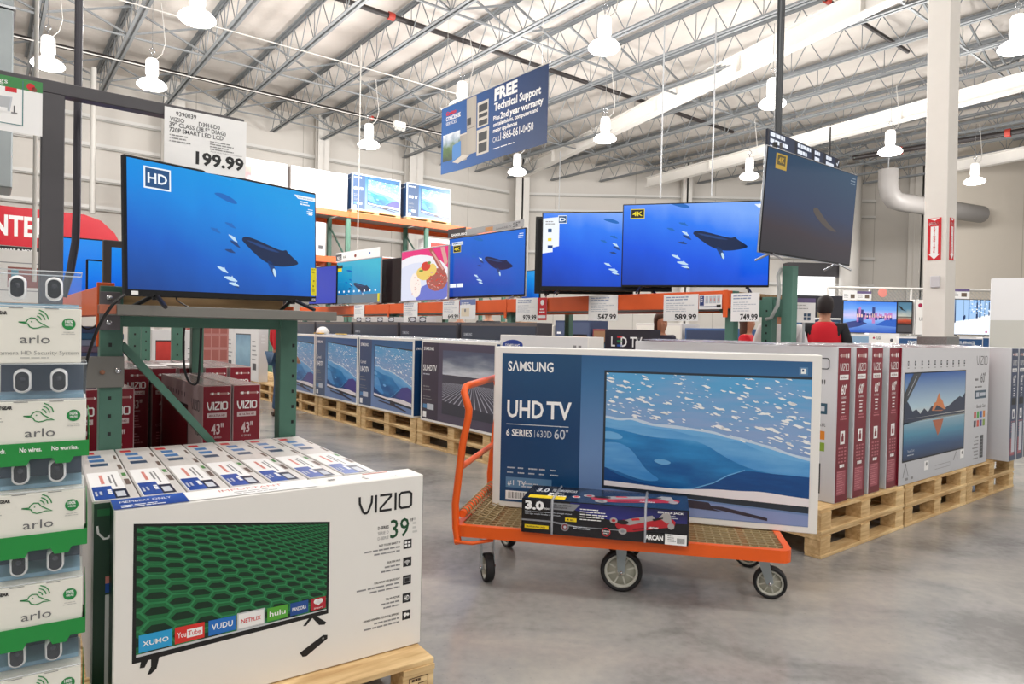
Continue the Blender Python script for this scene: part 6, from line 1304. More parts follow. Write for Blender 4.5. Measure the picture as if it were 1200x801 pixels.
# ------------------------------------------------------------ main white column
p = at_y(1101, 396, 7.9); cw = .235
ct = empty('steel_column', V((p.x, p.y, 0)), 0)
b = MB(); b.box(-cw / 2, -.145, .012, cw / 2, .145, ZR - .02, WPAINT, .006); b.build('shaft', ct)
b = MB(); b.box(-cw / 2 - .04, -.185, 0, cw / 2 + .04, .185, at_y(1101, 394, 7.66).z, P('diamond_plate', '#9c9a98', .3, .8, noise=.3, nscale=60), .004); b.build('base_guard', ct)
ct.rotation_euler = (Matrix.Rotation(-.012, 3, 'Y') @ Matrix.Rotation(RA, 3, 'Z')).to_euler(); tag(ct, 'white square steel column with a fire extinguisher arrow on it, right of centre', 'column')
def firesign(cv, l0=1, dirr=True):
    cv.rect(0, 0, 1, 1, REDI, l0); cv.rect(.12, .80, .88, .93, REDI, l0 + 1); cv.poly([(.1, .99), (.9, .99), (.5, .93)], WINK, l0 + 1); cv.text('FIRE', .5, .83, .07, WINK, w=.8, al='c', bold=.04, l=l0 + 1)
    cv.poly([(.22, .80), (.78, .80), (.78, .14), (.92, .14), (.5, .02), (.08, .14), (.22, .14)], WINK, l0 + 1)
    for k, ch in enumerate('EXTINGUISHER'): cv.text(ch, .5, .745 - k * .052, .042, REDI, al='c', bold=.05, l=l0 + 2)
zf1 = at_y(1095, 253, 7.7).z; zf0 = at_y(1095, 303, 7.7).z
b = MB(); b.box(-.075, -.151, zf0, .065, -.1455, zf1, REDI); cv = Cv(b, (-.075, -.151, zf0), (1, 0, 0), (0, 0, 1), .14, zf1 - zf0, 0); firesign(cv); b.build('fire_arrow_sign', ct)
b = MB(); b.box(cw / 2 + .0005, -.06, zf0, cw / 2 + .006, .06, zf1, REDI); cv = Cv(b, (cw / 2 + .006, -.06, zf0), (0, 1, 0), (0, 0, 1), .12, zf1 - zf0, 0); firesign(cv); b.build('fire_arrow_sign', ct)
b = MB(); b.box(-.035, -.175, at_y(1095, 336, 7.7).z, .065, -.1455, at_y(1095, 322, 7.7).z, P('alarm_box', '#cfcdd2', .4), .008); b.build('alarm_box', ct)
# ------------------------------------------------------------ people
def skinfig(name, J, E, R_, mat, parent=None, loc=None, rz=0, root='pelvis', sub=1):
    ks = list(J); me = bpy.data.meshes.new(name); me.from_pydata([J[k] for k in ks], [(ks.index(a), ks.index(b)) for a, b in E], []); o = bpy.data.objects.new(name, me); COL.objects.link(o)
    if parent: o.parent = parent
    if loc is not None: o.location = loc
    o.rotation_euler = (0, 0, rz); me.materials.append(mat)
    md = o.modifiers.new('skin', 'SKIN'); md.use_smooth_shade = True
    for i, k in enumerate(ks): r = R_[k]; me.skin_vertices[0].data[i].radius = r if isinstance(r, tuple) else (r, r); me.skin_vertices[0].data[i].use_root = (k == root)
    s = o.modifiers.new('sub', 'SUBSURF'); s.levels = sub; s.render_levels = 2
    return o
SKIN = P('skin', '#b88468', .5); 
def person(loc, rz, H, shirt, pants, hairc, label, long_hair=False, sleeve=True, vest=None, skin=SKIN, arms='down', capc=None):
    k = H / 1.75
    J = {'pelvis': (0, 0, .95), 'waist': (0, .0, 1.08), 'chest': (0, .01, 1.27), 'uchest': (0, .01, 1.40), 'collar': (0, .01, 1.455), 'neck': (0, .0, 1.50), 'head0': (0, -.01, 1.58), 'head1': (0, -.015, 1.66), 'head2': (0, -.005, 1.72), 'nose': (0, -.10, 1.625)}
    E = [('pelvis', 'waist'), ('waist', 'chest'), ('chest', 'uchest'), ('uchest', 'collar'), ('collar', 'neck'), ('neck', 'head0'), ('head0', 'head1'), ('head1', 'head2'), ('head0', 'nose')]
    R_ = {'pelvis': (.15, .11), 'waist': (.13, .095), 'chest': (.155, .11), 'uchest': (.135, .09), 'collar': .065, 'neck': .052, 'head0': (.068, .08), 'head1': (.075, .09), 'head2': (.055, .065), 'nose': .012}
    for s, n in ((-1, 'l'), (1, 'r')):
        el = (s * .27, .02, 1.12); wr = (s * .27, -.10, .92) if arms == 'down' else (s * .17, -.30, 1.12)
        J.update({'sh' + n: (s * .185, .01, 1.41), 'el' + n: el, 'wr' + n: wr, 'hip' + n: (s * .095, 0, .88), 'kn' + n: (s * .10, -.02, .50), 'an' + n: (s * .10, .03, .09), 'to' + n: (s * .11, -.13, .035)})
        hd = V(wr) + (V(wr) - V(el)).normalized() * .07; J['hd' + n] = tuple(hd)
        E += [('uchest', 'sh' + n), ('sh' + n, 'el' + n), ('el' + n, 'wr' + n), ('wr' + n, 'hd' + n), ('pelvis', 'hip' + n), ('hip' + n, 'kn' + n), ('kn' + n, 'an' + n), ('an' + n, 'to' + n)]
        R_.update({'sh' + n: .062, 'el' + n: .042, 'wr' + n: .027, 'hd' + n: (.034, .018), 'hip' + n: .088, 'kn' + n: .058, 'an' + n: .04, 'to' + n: (.035, .025)})
        dd = (V(wr) - V(el)).normalized(); sd = V((0, 1, 0)) if arms == 'down' else V((1, 0, 0))
        for q in range(4):
            a = tuple(hd + sd * (q - 1.5) * .018 + dd * .045); c = tuple(V(a) + dd * (.032 - abs(q - 1.5) * .006) + V((-s * .010, 0, 0))); J['f%d%s' % (q, n)] = a; J['g%d%s' % (q, n)] = c; E += [('hd' + n, 'f%d%s' % (q, n)), ('f%d%s' % (q, n), 'g%d%s' % (q, n))]; R_['f%d%s' % (q, n)] = .009; R_['g%d%s' % (q, n)] = .007
        th = tuple(hd - sd * .04 + dd * .015); J['th' + n] = th; E.append(('hd' + n, 'th' + n)); R_['th' + n] = .009
    J = {a: tuple(c * k for c in b) for a, b in J.items()}; R_ = {a: (tuple(c * k for c in b) if isinstance(b, tuple) else b * k) for a, b in R_.items()}
    e = empty('person', loc, rz); tag(e, label, 'person')
    skinfig('body', J, E, R_, skin, e)
    def sub_(name, ks, ed, gr, mat, root):
        rr = {x: (tuple(c + gr for c in R_[x]) if isinstance(R_[x], tuple) else R_[x] + gr) for x in ks}; return skinfig(name, {x: J[x] for x in ks}, ed, rr, mat, e, root=root)
    up = ['pelvis', 'waist', 'chest', 'uchest', 'collar', 'shl', 'shr', 'ell', 'elr'] + (['wrl', 'wrr'] if sleeve else [])
    ed = [('pelvis', 'waist'), ('waist', 'chest'), ('chest', 'uchest'), ('uchest', 'collar'), ('uchest', 'shl'), ('uchest', 'shr'), ('shl', 'ell'), ('shr', 'elr')] + ([('ell', 'wrl'), ('elr', 'wrr')] if sleeve else [])
    sub_('shirt', up, ed, .014, shirt, 'pelvis')
    if vest:
        b = MB(); n = 24; vs = []; pr_ = [(.90, .178, .135), (1.0, .172, .13), (1.12, .172, .128), (1.25, .188, .135), (1.36, .192, .132), (1.42, .178, .12), (1.455, .13, .10), (1.475, .085, .075)]
        for z, rx, ry in pr_:
            for q in range(n): t = 2 * math.pi * q / n; vs.append((rx * k * math.cos(t), (.01 + ry * math.sin(t)) * k, z * k))
        b.raw(vs, [(a * n + q, a * n + (q + 1) % n, (a + 1) * n + (q + 1) % n, (a + 1) * n + q) for a in range(len(pr_) - 1) for q in range(n)], vest, True); b.build('vest', e)
    lo = ['pelvis', 'hipl', 'hipr', 'knl', 'knr', 'anl', 'anr']; sub_('trousers', lo, [('pelvis', 'hipl'), ('pelvis', 'hipr'), ('hipl', 'knl'), ('hipr', 'knr'), ('knl', 'anl'), ('knr', 'anr')], .016, pants, 'pelvis')
    b = MB()
    for s in (-1, 1): x = s * .105 * k; b.tube([(x, .075 * k, .035), (x, .0, .045), (x, -.09 * k, .04), (x, -.15 * k, .03)], [.034, .042, .04, .025], P('shoe', '#4a3c34', .6), 10)
    b.build('shoes', e)
    b = MB(); hp = [(.0, .125), (.05, .118), (.082, .085), (.095, .04), (.096, -.01), (.088, -.05)] + ([(.09, -.12), (.085, -.2), (.06, -.26)] if long_hair else [(.07, -.08)])
    c0 = V((0, .016, 1.655)) * k; n = 18; vs = []
    for r_, z in hp:
        for a in range(n): t = 2 * math.pi * a / n; fr = math.sin(t); vs.append((c0.x + r_ * k * math.cos(t) * .93, c0.y + r_ * k * (fr * (1.12 if fr > 0 else (.95 if z > .03 else .25))), c0.z + z * k))
    b.raw(vs, [(i * n + a, i * n + (a + 1) % n, (i + 1) * n + (a + 1) % n, (i + 1) * n + a) for i in range(len(hp) - 1) for a in range(n)], hairc, True); b.build('hair', e)
    return e
JEANS = P('denim', '#3a5470', .8, noise=.2, nscale=30); BLKSH = P('black_cloth', '#1e1e22', .8); REDC = P('red_cloth', '#d3182a', .8); WHC = P('white_cloth', '#e4e2e4', .8); HAIRD = P('dark_hair', '#241c1c', .7); HAIRB = P('brown_hair', '#4a3024', .7); NAVC = P('navy_cloth', '#28263c', .8); CAMO = P('camouflage_cloth', '#5c6456', .8, noise=.5, nscale=20)
p = at_z(326, 470, .0); p = at_u(328, 473, 3.35); person(V((p.x, p.y, 0)), math.radians(130), 1.70, REDC, JEANS, HAIRD, 'person in red top and blue jeans walking, mostly hidden by the right green upright')
person(V((3.59, 7.75, 0)), math.radians(152), 1.76, BLKSH, P('dark_trousers', '#2c2c34', .8), HAIRD, 'person in a red vest over a black shirt, seen from behind near the lit screens', vest=REDC, arms='front')
person(V((2.90, 7.3, 0)), math.radians(170), 1.72, WHC, JEANS, HAIRD, 'person in a white shirt beside the green post, half hidden', arms='down')
person(V((3.04, 8.7, 0)), math.radians(60), 1.58, REDC, JEANS, HAIRB, 'person in a red jacket under the 749.99 card', long_hair=True)
person(V((1.85, 8.4, 0)), math.radians(20), 1.55, NAVC, JEANS, HAIRB, 'person with brown hair and a navy top behind the 589.99 card', long_hair=True)
person(V((-.45, 12.6, 0)), math.radians(200), 1.78, BLKSH, JEANS, HAIRD, 'dark-haired person beyond the shelf, under the curved television')
person(V((-1.0, 12.9, 0)), math.radians(180), 1.74, P('brown_cloth', '#6a4c3c', .8), JEANS, HAIRB, 'brown-haired person beyond the shelf, under the right side of the curved television')
# ------------------------------------------------------------ far display on the right
def farbox(px0, px1, py0, py1, Y, label, art, body=WB, name='television_carton', T=.4, cat='carton'):
    a_ = at_y(px0, py0, Y); b_ = at_y(px1, py1, Y); W = b_.x - a_.x; H = a_.z - max(0, b_.z); b = carton(W, T, H, {'body': body}, art); return tag(b.build(name, loc=V(((a_.x + b_.x) / 2, Y, max(0, b_.z)))), label, cat)
YF = 12.5
def castle(cv):
    cv.rectuv(0, 0, 1, 1, G('screen_dusk', [(0, '#1a4cb0'), (.4, '#7aa8e8'), (.55, '#c8c0e8'), (.75, '#6aa0e8'), (1, '#3a7ce0')], noise=.1, nscale=(2, 6), emit=1.1, rough=.1), 1)
    a, b_, c = EM('city_pink', '#c080c0'), EM('city_dark', '#2c3c80'), EM('city_glow', '#f0c8b0', 1.2); rr = random.Random(5)
    x = .25
    while x < .9: w_ = rr.uniform(.02, .05); h = rr.uniform(.06, .28) * (1.2 if x < .6 else .6); cv.rect(x, .5, x + w_, .5 + h, a if rr.random() < .5 else b_, 3); cv.rect(x, .5 - h * .6, x + w_, .5, b_ if rr.random() < .5 else a, 3); cv.rect(x + .005, .5, x + w_ * .6, .52 + h * .3, c, 4); x += w_
    cv.poly([(0, .3), (.3, .4), (.45, .3), (.3, .2), (0, .1)], b_, 3); cv.poly([(.6, .25), (.8, .42), (1, .45), (1, .2)], EM('city_blue', '#2c60c0'), 3)
def snow(cv):
    cv.rectuv(0, 0, 1, 1, EM('snow_white', '#eaf2fc', 1.15), 1); bl, dk_ = EM('snow_blue', '#7ab0ec'), EM('trunk_blue', '#1c3460'); rr = random.Random(8)
    cv.poly([(.1, 1), (1, 1), (1, .62), (.5, .45), (0, .35), (0, 1)], EM('snow_sky', '#a8ccf4'), 2)
    for x, w_ in ((.02, .04), (.09, .03), (.42, .025), (.6, .05), (.68, .04), (.9, .03), (.8, .015), (.3, .01)): y = .3 + x * .28; cv.poly([(x, y), (x + w_, y + .01), (x + w_ * .8, 1), (x + w_ * .2, 1)], dk_, 3)
    for _ in range(60): x = rr.uniform(.45, 1); cv.ell(x, rr.uniform(.62, 1), .02, .02, bl if rr.random() < .5 else EM('snow_white', '#eaf2fc', 1.15), 4, 7)
    fan(cv, [(.28, .42), (.3, .52), (.34, .58), (.36, .5), (.33, .4)], dk_, 5); cv.circ(.86, .08, .02, EM('badge_red', '#c0306c'), 5)
def wall_tv(px0, px1, py0, py1, Y, pic, label, base_to=True):
    a_ = at_y(px0, py0, Y); b_ = at_y(px1, py1, Y); W = b_.x - a_.x; H = a_.z - b_.z; t = tv('display_television', W, H, BLACK, pic, .012, .05, .012, footh=.03); t.location = V(((a_.x + b_.x) / 2, Y, b_.z)); return tag(t, label, 'television'), b_.z
_, zlg = wall_tv(988, 1050.5, 352, 391, YF, castle, 'television showing a waterfront skyline at dusk, right of the person in the red vest')
_, zsn = wall_tv(1114, 1163, 350, 393, YF, snow, 'television showing snowy woods, right of the white column')
def pk2(cv): pass
b = MB(); a_ = at_y(975, 393, YF - .25); b_ = at_y(1215, 393, YF - .25)
for i, (x0, x1, k, lb) in enumerate([(930, 955, 'n', 'first'), (956, 983, 'n2', 'second'), (984, 1017, 'b', 'third'), (1018, 1052, 'w', 'fourth'), (1053, 1086, 's', 'fifth'), (1087, 1150, 's', 'sixth'), (1151, 1215, 's', 'seventh')]):
    def art(f, l, r, t, k=k):
        if k == 's': f.rect(.01, .03, .99, .985, P('print_navy_blue', '#2f5686', .35), 0); samsung(f, .3, .90, .55, .05, WINK, 2)
        elif k == 'w': f.rect(.01, .02, .99, .98, WHITE, 0); f.circ(.16, .93, .02, P('lg_red', '#a8204a', .4), 1); f.text('LG', .26, .91, .05, DGREY, w=.12, bold=.03); f.circ(.75, .90, .03, DGREY, 1)
        elif k == 'b': f.rectuv(.02, .03, .98, .97, G('print_grey_blue', [(0, '#4c6c8c'), (1, '#8cacc8')], noise=.2, rough=.3), 1)
        else:
            f.rect(.01, .02, .99, .98, P('print_navy_dark', '#2c4460', .35), 0)
            for a in range(3): f.rect(.08 + a * .3, .05, .3 + a * .3, .95, P('print_navy_mid', '#4a6c94', .35), 1)
    top = {'n': 372, 'n2': 372, 'b': 391, 'w': 390, 's': 395}[k]
    farbox(x0 + .5, x1 - .5, top, 470, YF - .35 - (0 if i < 4 else .1), 'television carton in the far right row, %s from the left' % lb, art, T=.17)
# stand under the far televisions
for i, (x0, x1, z) in enumerate([(984, 1092, zlg), (1112, 1166, zsn)]):
    a_ = at_y(x0, 390, YF + .02); b_ = at_y(x1, 390, YF + .02); b = MB(); b.box(0, -.1, 0, b_.x - a_.x, .3, z - .033, P('stand_white', '#d8d8da', .5), .004); tag(b.build('display_stand', loc=V((a_.x, YF + .0, 0))), 'white display stand under the far %s television' % ('skyline', 'snowy woods')[i], 'stand')
a_ = at_y(1052, 352, YF); 
def sidepic(f, l, r, t): f.rect(.02, .02, .98, .98, BLACK, 0); f.rectuv(.08, .52, .92, .95, G('print_wing', [(0, '#c8ccc0'), (.5, '#5c8ca8'), (1, '#4a7896')], noise=.3, nscale=(2, 2), rough=.3), 1); f.rectuv(.08, .28, .92, .50, G('print_red_car', [(0, '#3a2420'), (.5, '#c85030'), (1, '#8a9a90')], noise=.3, nscale=(2, 2), rough=.3), 1); f.rect(.08, .05, .92, .26, DGREY, 1); f.poly([(.1, .85), (.3, .72), (.6, .68), (.4, .74), (.3, .82)], INK, 2)
a_ = at_y(1051, 352, YF); b_ = at_y(1069, 391, YF); b = carton(b_.x - a_.x, .1, a_.z - b_.z, {'body': DGREY}, sidepic); tag(b.build('picture_panel', loc=V(((a_.x + b_.x) / 2, YF, b_.z))), 'dark panel with small pictures beside the skyline television', 'panel')
def lgbox(f, l, r, t): f.rect(.02, .01, .98, .99, WHITE, 0); f.circ(.35, .84, .04, P('lg_red', '#a8204a', .4), 1); f.text('LG', .62, .8, .08, DGREY, w=.35, bold=.03); f.text('UHD', .3, .4, .10, DGREY, w=.55); f.line([(.05, 1), (.05, 0)], .01, DGREY, 2)
a_ = at_y(1072, 351, YF); b_ = at_y(1090, 392, YF); b = carton(b_.x - a_.x, .1, a_.z - b_.z, {'body': WHITE}, lgbox); tag(b.build('television_carton', loc=V(((a_.x + b_.x) / 2, YF, b_.z))), 'white carton with a round maroon emblem just left of the white column', 'carton')
def topcard(px0, px1, py0, py1, Y, lb, band):
    def art(cv): cv.rect(0, .72, 1, 1, P('card_violet', '#6a5c88', .5), 1) if band else None; cv.rect(.55, .2, .85, .6, P('card_brownpic', '#6c5c50', .5), 1); cv.lines(.08, .55, .5, 3, .15, .05, FINE, 1)
    a_ = at_y(px0, py0, Y); b_ = at_y(px1, py1, Y); sign(V((a_.x, Y, 0)), V((b_.x, Y, 0)), b_.z, a_.z, art, lb, 'header_card', 'card')
topcard(988, 1004, 340, 351.5, YF, 'small white card above the skyline television, left one', False); topcard(1004.5, 1021, 341, 351.5, YF, 'small picture card above the skyline television, right one', True); topcard(1115, 1136, 338, 350, YF, 'picture card above the snowy woods television', True)
b = MB(); a_ = at_y(1033, 343, 14.5); b.lathe([(0, 0), (.07, 0), (.07, .02), (0, .02)], (0, 0, 0), P('soft_red_disc', '#e08a80', .5), 16, V((0, -1, 0))); 
# chain link fence
fn = empty('chain_link_fence', V((0, 15.4, 0))); tag(fn, 'chain-link fence with a white top rail behind the far televisions', 'fence')
a_ = at_y(970, 340, 15.4); b_ = at_y(1166, 339, 15.4); zt = (a_.z + b_.z) / 2 + .02; b = MB(); b.tube([(a_.x, 0, zt), (b_.x, 0, zt)], .03, PIPEW, 8); b.tube([(a_.x, 0, .1), (b_.x, 0, .1)], .02, PIPEW, 6); b.build('top_rail', fn)
x = a_.x
while x < b_.x + .1:
    b = MB(); b.tube([(x, 0, 0), (x, 0, zt)], .028, PIPEW, 8); b.build('fence_post', fn); x += (b_.x - a_.x) / 4
b = MB(); x = a_.x; hh = zt - .9
while x < b_.x: b.tube([(x, .0, .9), (min(x + hh, b_.x), 0, .9 + min(hh, b_.x - x))], .004, GALV, 3, False); b.tube([(x, .01, zt), (min(x + hh, b_.x), .01, zt - min(hh, b_.x - x))], .004, GALV, 3, False); x += .085
b.build('wire_mesh', fn)
a_ = at_y(1034, 343, 15.3); b = MB(); b.lathe([(0, 0), (.10, 0), (.10, .02), (0, .02)], (0, 0, 0), P('soft_red_disc', '#e08a80', .5), 16, V((0, -1, 0)), False); tag(b.build('round_sign', loc=a_), 'small round pale red sign on the fence', 'sign')
# big pale cabinet at the right edge
def cab(f, l, r, t): f.rect(.0, .0, 1, .72, P('cabinet_grey', '#c6c6c0', .5), 0); f.rect(0, .735, 1, 1, P('cabinet_white', '#e8e8ea', .4), 0)
a_ = at_y(1162, 326, 10.2); b = carton(1.0, .3, a_.z, {'body': P('cabinet_white', '#e8e8ea', .4)}, cab); ra = math.radians(-34); tag(b.build('cabinet', loc=V((a_.x + .5 * math.cos(ra), 10.2 + .5 * math.sin(ra), 0)), rz=ra), 'tall pale grey cabinet with a white header at the right edge', 'cabinet')
# info signs next to red vest person
def info(cv): cv.rect(0, .82, 1, 1, P('card_violet', '#8a84a0', .5), 1); cv.text('INFO', .3, .86, .07, WINK, w=.3, bold=.02) if 0 else None; cv.lines(.1, .7, .9, 3, .07, .025, FINE, 1); cv.rect(.5, .1, .8, .38, P('info_navy', '#2c4868', .5), 1); cv.line([(.65, .1), (.65, .38)], .006, WINK, 2); cv.line([(.5, .24), (.8, .24)], .006, WINK, 2)
a_ = at_y(929, 349, 7.0); b_ = at_y(955, 378, 7.0); sign(V((a_.x, 7, 0)), V((b_.x, 7, 0)), b_.z, a_.z, info, 'white information sign between the green post and the person in the red vest', 'information_sign')
b = MB(); b.box(0, 0, 0, .02, .02, b_.z, GALV); tag(b.build('sign_stand', loc=V(((a_.x + b_.x) / 2, 7.01, 0))), 'thin metal stand holding the white information sign', 'stand')
def darksh(f, l, r, t):
    f.rect(.01, .01, .99, .99, P('shelf_dark', '#25242c', .4), 0); rr = random.Random(3)
    for k in range(24): x, y = rr.random() * .9, rr.random() * .9; f.rect(x, y, x + .08, y + .06, [P('shelf_b', '#3c5878', .5), P('shelf_v', '#4a4058', .5), P('shelf_y', '#8a7c60', .5)][k % 3], 1)
farbox(912, 990, 345, 470, 14.2, 'tall dark merchandise shelf behind the person in the red vest', darksh, P('shelf_dark', '#25242c', .4), 'merchandise_shelf', .4, 'shelf')
# ------------------------------------------------------------ left background: sign and screens
rs = empty('department_sign', S(0, 12.0), RB); tag(rs, 'red curved department sign with large white lettering at the left', 'sign')
a_ = at_v(-70, 240, 12); uA = uof(a_); uB = uof(at_v(143, 280, 12)); z1 = at_v(0, 240, 12).z; z0 = at_v(0, 286, 12).z
b = MB(); pts = [(uA, z0), (uB, z0 - .02), (uB, z0 + .10), (uB - .10, z1 - .25), (uB - .28, z1 - .08), (uB - .5, z1 - .01), (uA, z1)]
b.raw([(x, 0, z) for x, z in pts] + [(x, .06, z) for x, z in pts], [tuple(range(7))[::-1], tuple(range(7, 14))] + [(k, (k + 1) % 7, 7 + (k + 1) % 7, 7 + k) for k in range(7)], P('sign_red', '#cf1f30', .25))
cv = Cv(b, (uA, 0, z0), (1, 0, 0), (0, 0, 1), uB - uA, z1 - z0, 1); uE = uof(at_v(58, 260, 12)); uN = uof(at_v(-1, 260, 12)); k = (z1 - z0)
cv.text('CENTER', (uE - uA) / (uB - uA), .26, .50, WINK, w=(uE - uN) / (uB - uA) * 1.72, al='r', bold=.03); b.build('sign_face', rs)
b = MB(); uC = uof(at_v(46, 290, 12)); b.box(uA, .01, z0 - .11, uC, .05, z0 - .015, BLACK); cv = Cv(b, (uA, .01, z0 - .11), (1, 0, 0), (0, 0, 1), uC - uA, .095); cv.text('PHOTOS  CANVAS & MORE', .97, .25, .4, WINK, w=.7, al='r', bold=.04); b.build('black_strip', rs)
b = MB(); b.tube([(uB - 2, .03, z0 - .1), (uB - 2, .03, 0.02)], .04, GALV, 8); b.tube([(uA + .3, .03, z0 - .1), (uA + .3, .03, 0.02)], .04, GALV, 8); b.build('sign_legs', rs)
def farshelf(px0, px1, py0, py1, v_, label, art, body=WB, name='shelf_unit', T=.5, cat='shelf'):
    a_ = at_v(px0, py0, v_); b_ = at_v(px1, py1, v_); W = uof(b_) - uof(a_); H = (a_.z + at_v(px1, py0, v_).z) / 2; b = carton(W, T, H, {'body': body}, art); return tag(b.build(name, loc=S((uof(a_) + uof(b_)) / 2, v_, 0), rz=RB), label, cat)
def wsh(f, l, r, t):
    f.rect(0, 0, 1, 1, P('shelf_white', '#dcdad6', .5), 0)
    for y in (.93, .78): f.rect(0, y, 1, y + .005, FINE, 1)
    f.rect(.55, .80, .98, .91, P('shelf_pics', '#8c5048', .5), 1); f.rect(.6, .81, .7, .9, P('shelf_teal', '#4a8ca0', .5), 2); f.rect(.02, .80, .45, .91, WHITE, 1)
farshelf(-40, 46, 292, 400, 9.5, 'white shelving unit under the red sign at the far left', wsh)
OL = screen_mats('a')
zsh = 1.397
def tvB(px0, px1, py0, v_, label, pic=None, rot=0, scr=OA, H=None):
    a_ = at_v(px0, py0, v_); b_ = at_v(px1, py0, v_); W = uof(b_) - uof(a_); H = H or (a_.z - zsh - .022); t = tv('display_television', W, H, scr, pic, .010, .05, .012, footh=.02); t.location = S((uof(a_) + uof(b_)) / 2, v_, zsh + .021); t.rotation_euler = (0, 0, RB + rot); return tag(t, label, 'television')
OF = G('blue_plain_screen', [(0, '#0a50c8'), (.6, '#1478e4'), (1, '#1c8ae8')], noise=.05, nscale=(2, 2), emit=1., rough=.12)
tvB(45.5, 150, 274, 5.55, 'blue lit television behind the dark sign post', None, scr=OF)
tvB(101, 150, 303, 4.6, 'smaller blue lit television, lower right of the dark sign post', None, scr=OF)
def edgeTV():
    a_ = at_v(121, 281, 3.9); t = tv('display_television', .40, a_.z - zsh - .02, OF, None, .035, .07, .02, footh=.02, rim=P('tv_edge_grey', '#3c3838', .35)); t.location = a_ * 1.0 + CU * .20; t.location.z = zsh + .022; t.rotation_euler = (0, 0, RB + .05); tag(t, 'thick-edged television right behind the left edge of the 39 inch one', 'television')
edgeTV()
# second shelf under these screens at left
ls = empty('display_rack', S(0, 4.0), RB); tag(ls, 'orange rack shelf under the blue screens at the left, behind the camera kits', 'rack')
uq0 = uof(at_v(30, 350, 4.2)); b = MB(); b.box(-.35, .3, 1.36, uL - .06, 2.2, 1.395, WOOD2, .002); b.build('plank_deck', ls)
for u_ in (-.32,):
    for y in (.35, 2.1): b = MB(); b.box(u_ - .04, y, 0, u_ + .04, y + .07, 1.355, RGREEN, .003); b.build('upright', ls)
b = MB(); b.bar((-.30, -.12, 1.32), (uL - .07, -.12, .55), .04, .05, STEELD); b.build('dark_brace', ls)
def papers():
    b = None
    for k in range(9):
        col = ['#4c5c84', '#7c6a80', '#8c96b0', '#3c6c94'][k % 4]; m = MB(); m.box(-.14, -.25, 0, .14, .25, .034, P('folded_%d' % (k % 4), col, .5), .004); o = m.build('flat_carton', loc=S(.455, 4.45, .967 + k * .0345), rz=RB + random.uniform(-.05, .05)); tag(o, 'flat violet and blue carton in the pile beside the left upright, %d layers up' % (k + 1), 'carton', 'pile of flat cartons at the left')
papers()

# ---- goods on the aisle beyond the display shelf
fc = ['#3c5c8c', '#c8c4c0', '#7c3038', '#2c3a58', '#d8d4cc', '#8c6a4c', '#44506c', '#b8bcc8', '#6c2c34']
for k in range(7):
    H_ = [1.42, 1.50, 1.38, 1.55, 1.44, 1.52, 1.40][k]; c_ = P('far_card_%d' % k, fc[k], .45); z0_ = .148
    def fart(f, l, r, t, k=k): f.rect(.03, .03, .97, .97, P('far_print_%d' % k, fc[(k + 3) % 9], .45), 0); f.rect(.3, .15, .92, .8, BLACK, 1); f.rectuv(.32, .18, .9, .77, [SEA_MID, GP['redcanyon'], GP['bluebridge'], GP['fire']][k % 4], 2); f.lines(.06, .8, .25, 4, .08, .03, WINK, 2, seed=k)
    o = carton(1.05, .5, H_ - z0_, {'body': c_}, fart).build('television_carton', loc=S(9.5, 6.8 + k * 1.12, z0_), rz=RA); tag(o, 'large carton on the far aisle beyond the display shelf, %s from the right' % ordn[k], 'carton', 'cartons of the far aisle')
    o = dup(pfar) if k else make_pallet(1.08, .55, .145, seed=40)
    if not k: pfar = o
    o.location = S(9.48, 6.8 + k * 1.12, 0); o.rotation_euler = (0, 0, RA); tag(o, 'wooden pallet on the far aisle, %s from the right' % ordn[k], 'pallet', 'pallets of the far aisle')
# bits lying on the left aisle cartons
zt_ = ZP + .915
rr = random.Random(12); b = MB(); n = 10
vs = []
for j in range(6):
    for i in range(n): a = 6.283 * i / n; q = math.cos(j / 5 * 1.45); vs.append((.16 * q * math.cos(a) * rr.uniform(.85, 1.1), .10 * q * math.sin(a) * rr.uniform(.8, 1.1), .105 * math.sin(j / 5 * 1.5)))
b.raw(vs, [(j * n + i, j * n + (i + 1) % n, (j + 1) * n + (i + 1) % n, (j + 1) * n + i) for j in range(5) for i in range(n)] + [tuple(range(5 * n, 6 * n)), tuple(range(n))[::-1]], P('white_bag', '#ecebe8', .4), True)
p = at_u(378, 386, U0 + .1); tag(b.build('plastic_bag', loc=V((p.x, p.y, zt_)), rz=RA), 'rounded white plastic bag lying on the blue cartons under the violet television', 'bag')
for px, lb in ((374, 'yellow strip of card lying left of the white bag'), (400, 'yellow strip of card lying right of the white bag')):
    p = at_u(px, 389, U0 + .03); sheet('card_strip', V((p.x, p.y, zt_)), RA, .28, .05, P('card_yellow', '#e2b84a', .5), lb, cat='card', th=.012)

p = at_z(468, 150, 6.45); b = MB(); b.box(-.16, -.06, 0, .16, .06, .16, P('emergency_box', '#e8e6e0', .4), .01)
for x in (-.1, 0, .1): b.lathe([(0, 0), (.035, 0), (.055, .05), (.05, .055), (0, .045)], (x, -.02, -.0), P('emergency_head', '#c8c6c0', .3), 12, V((0, -.5, -1)))
b.tube([(0, 0, .16), (0, 0, ZJ - p.z)], .01, GALV, 6); tag(b.build('emergency_light', loc=p, rz=RB), 'small white emergency light hung under a joist, left of the banner', 'emergency light')
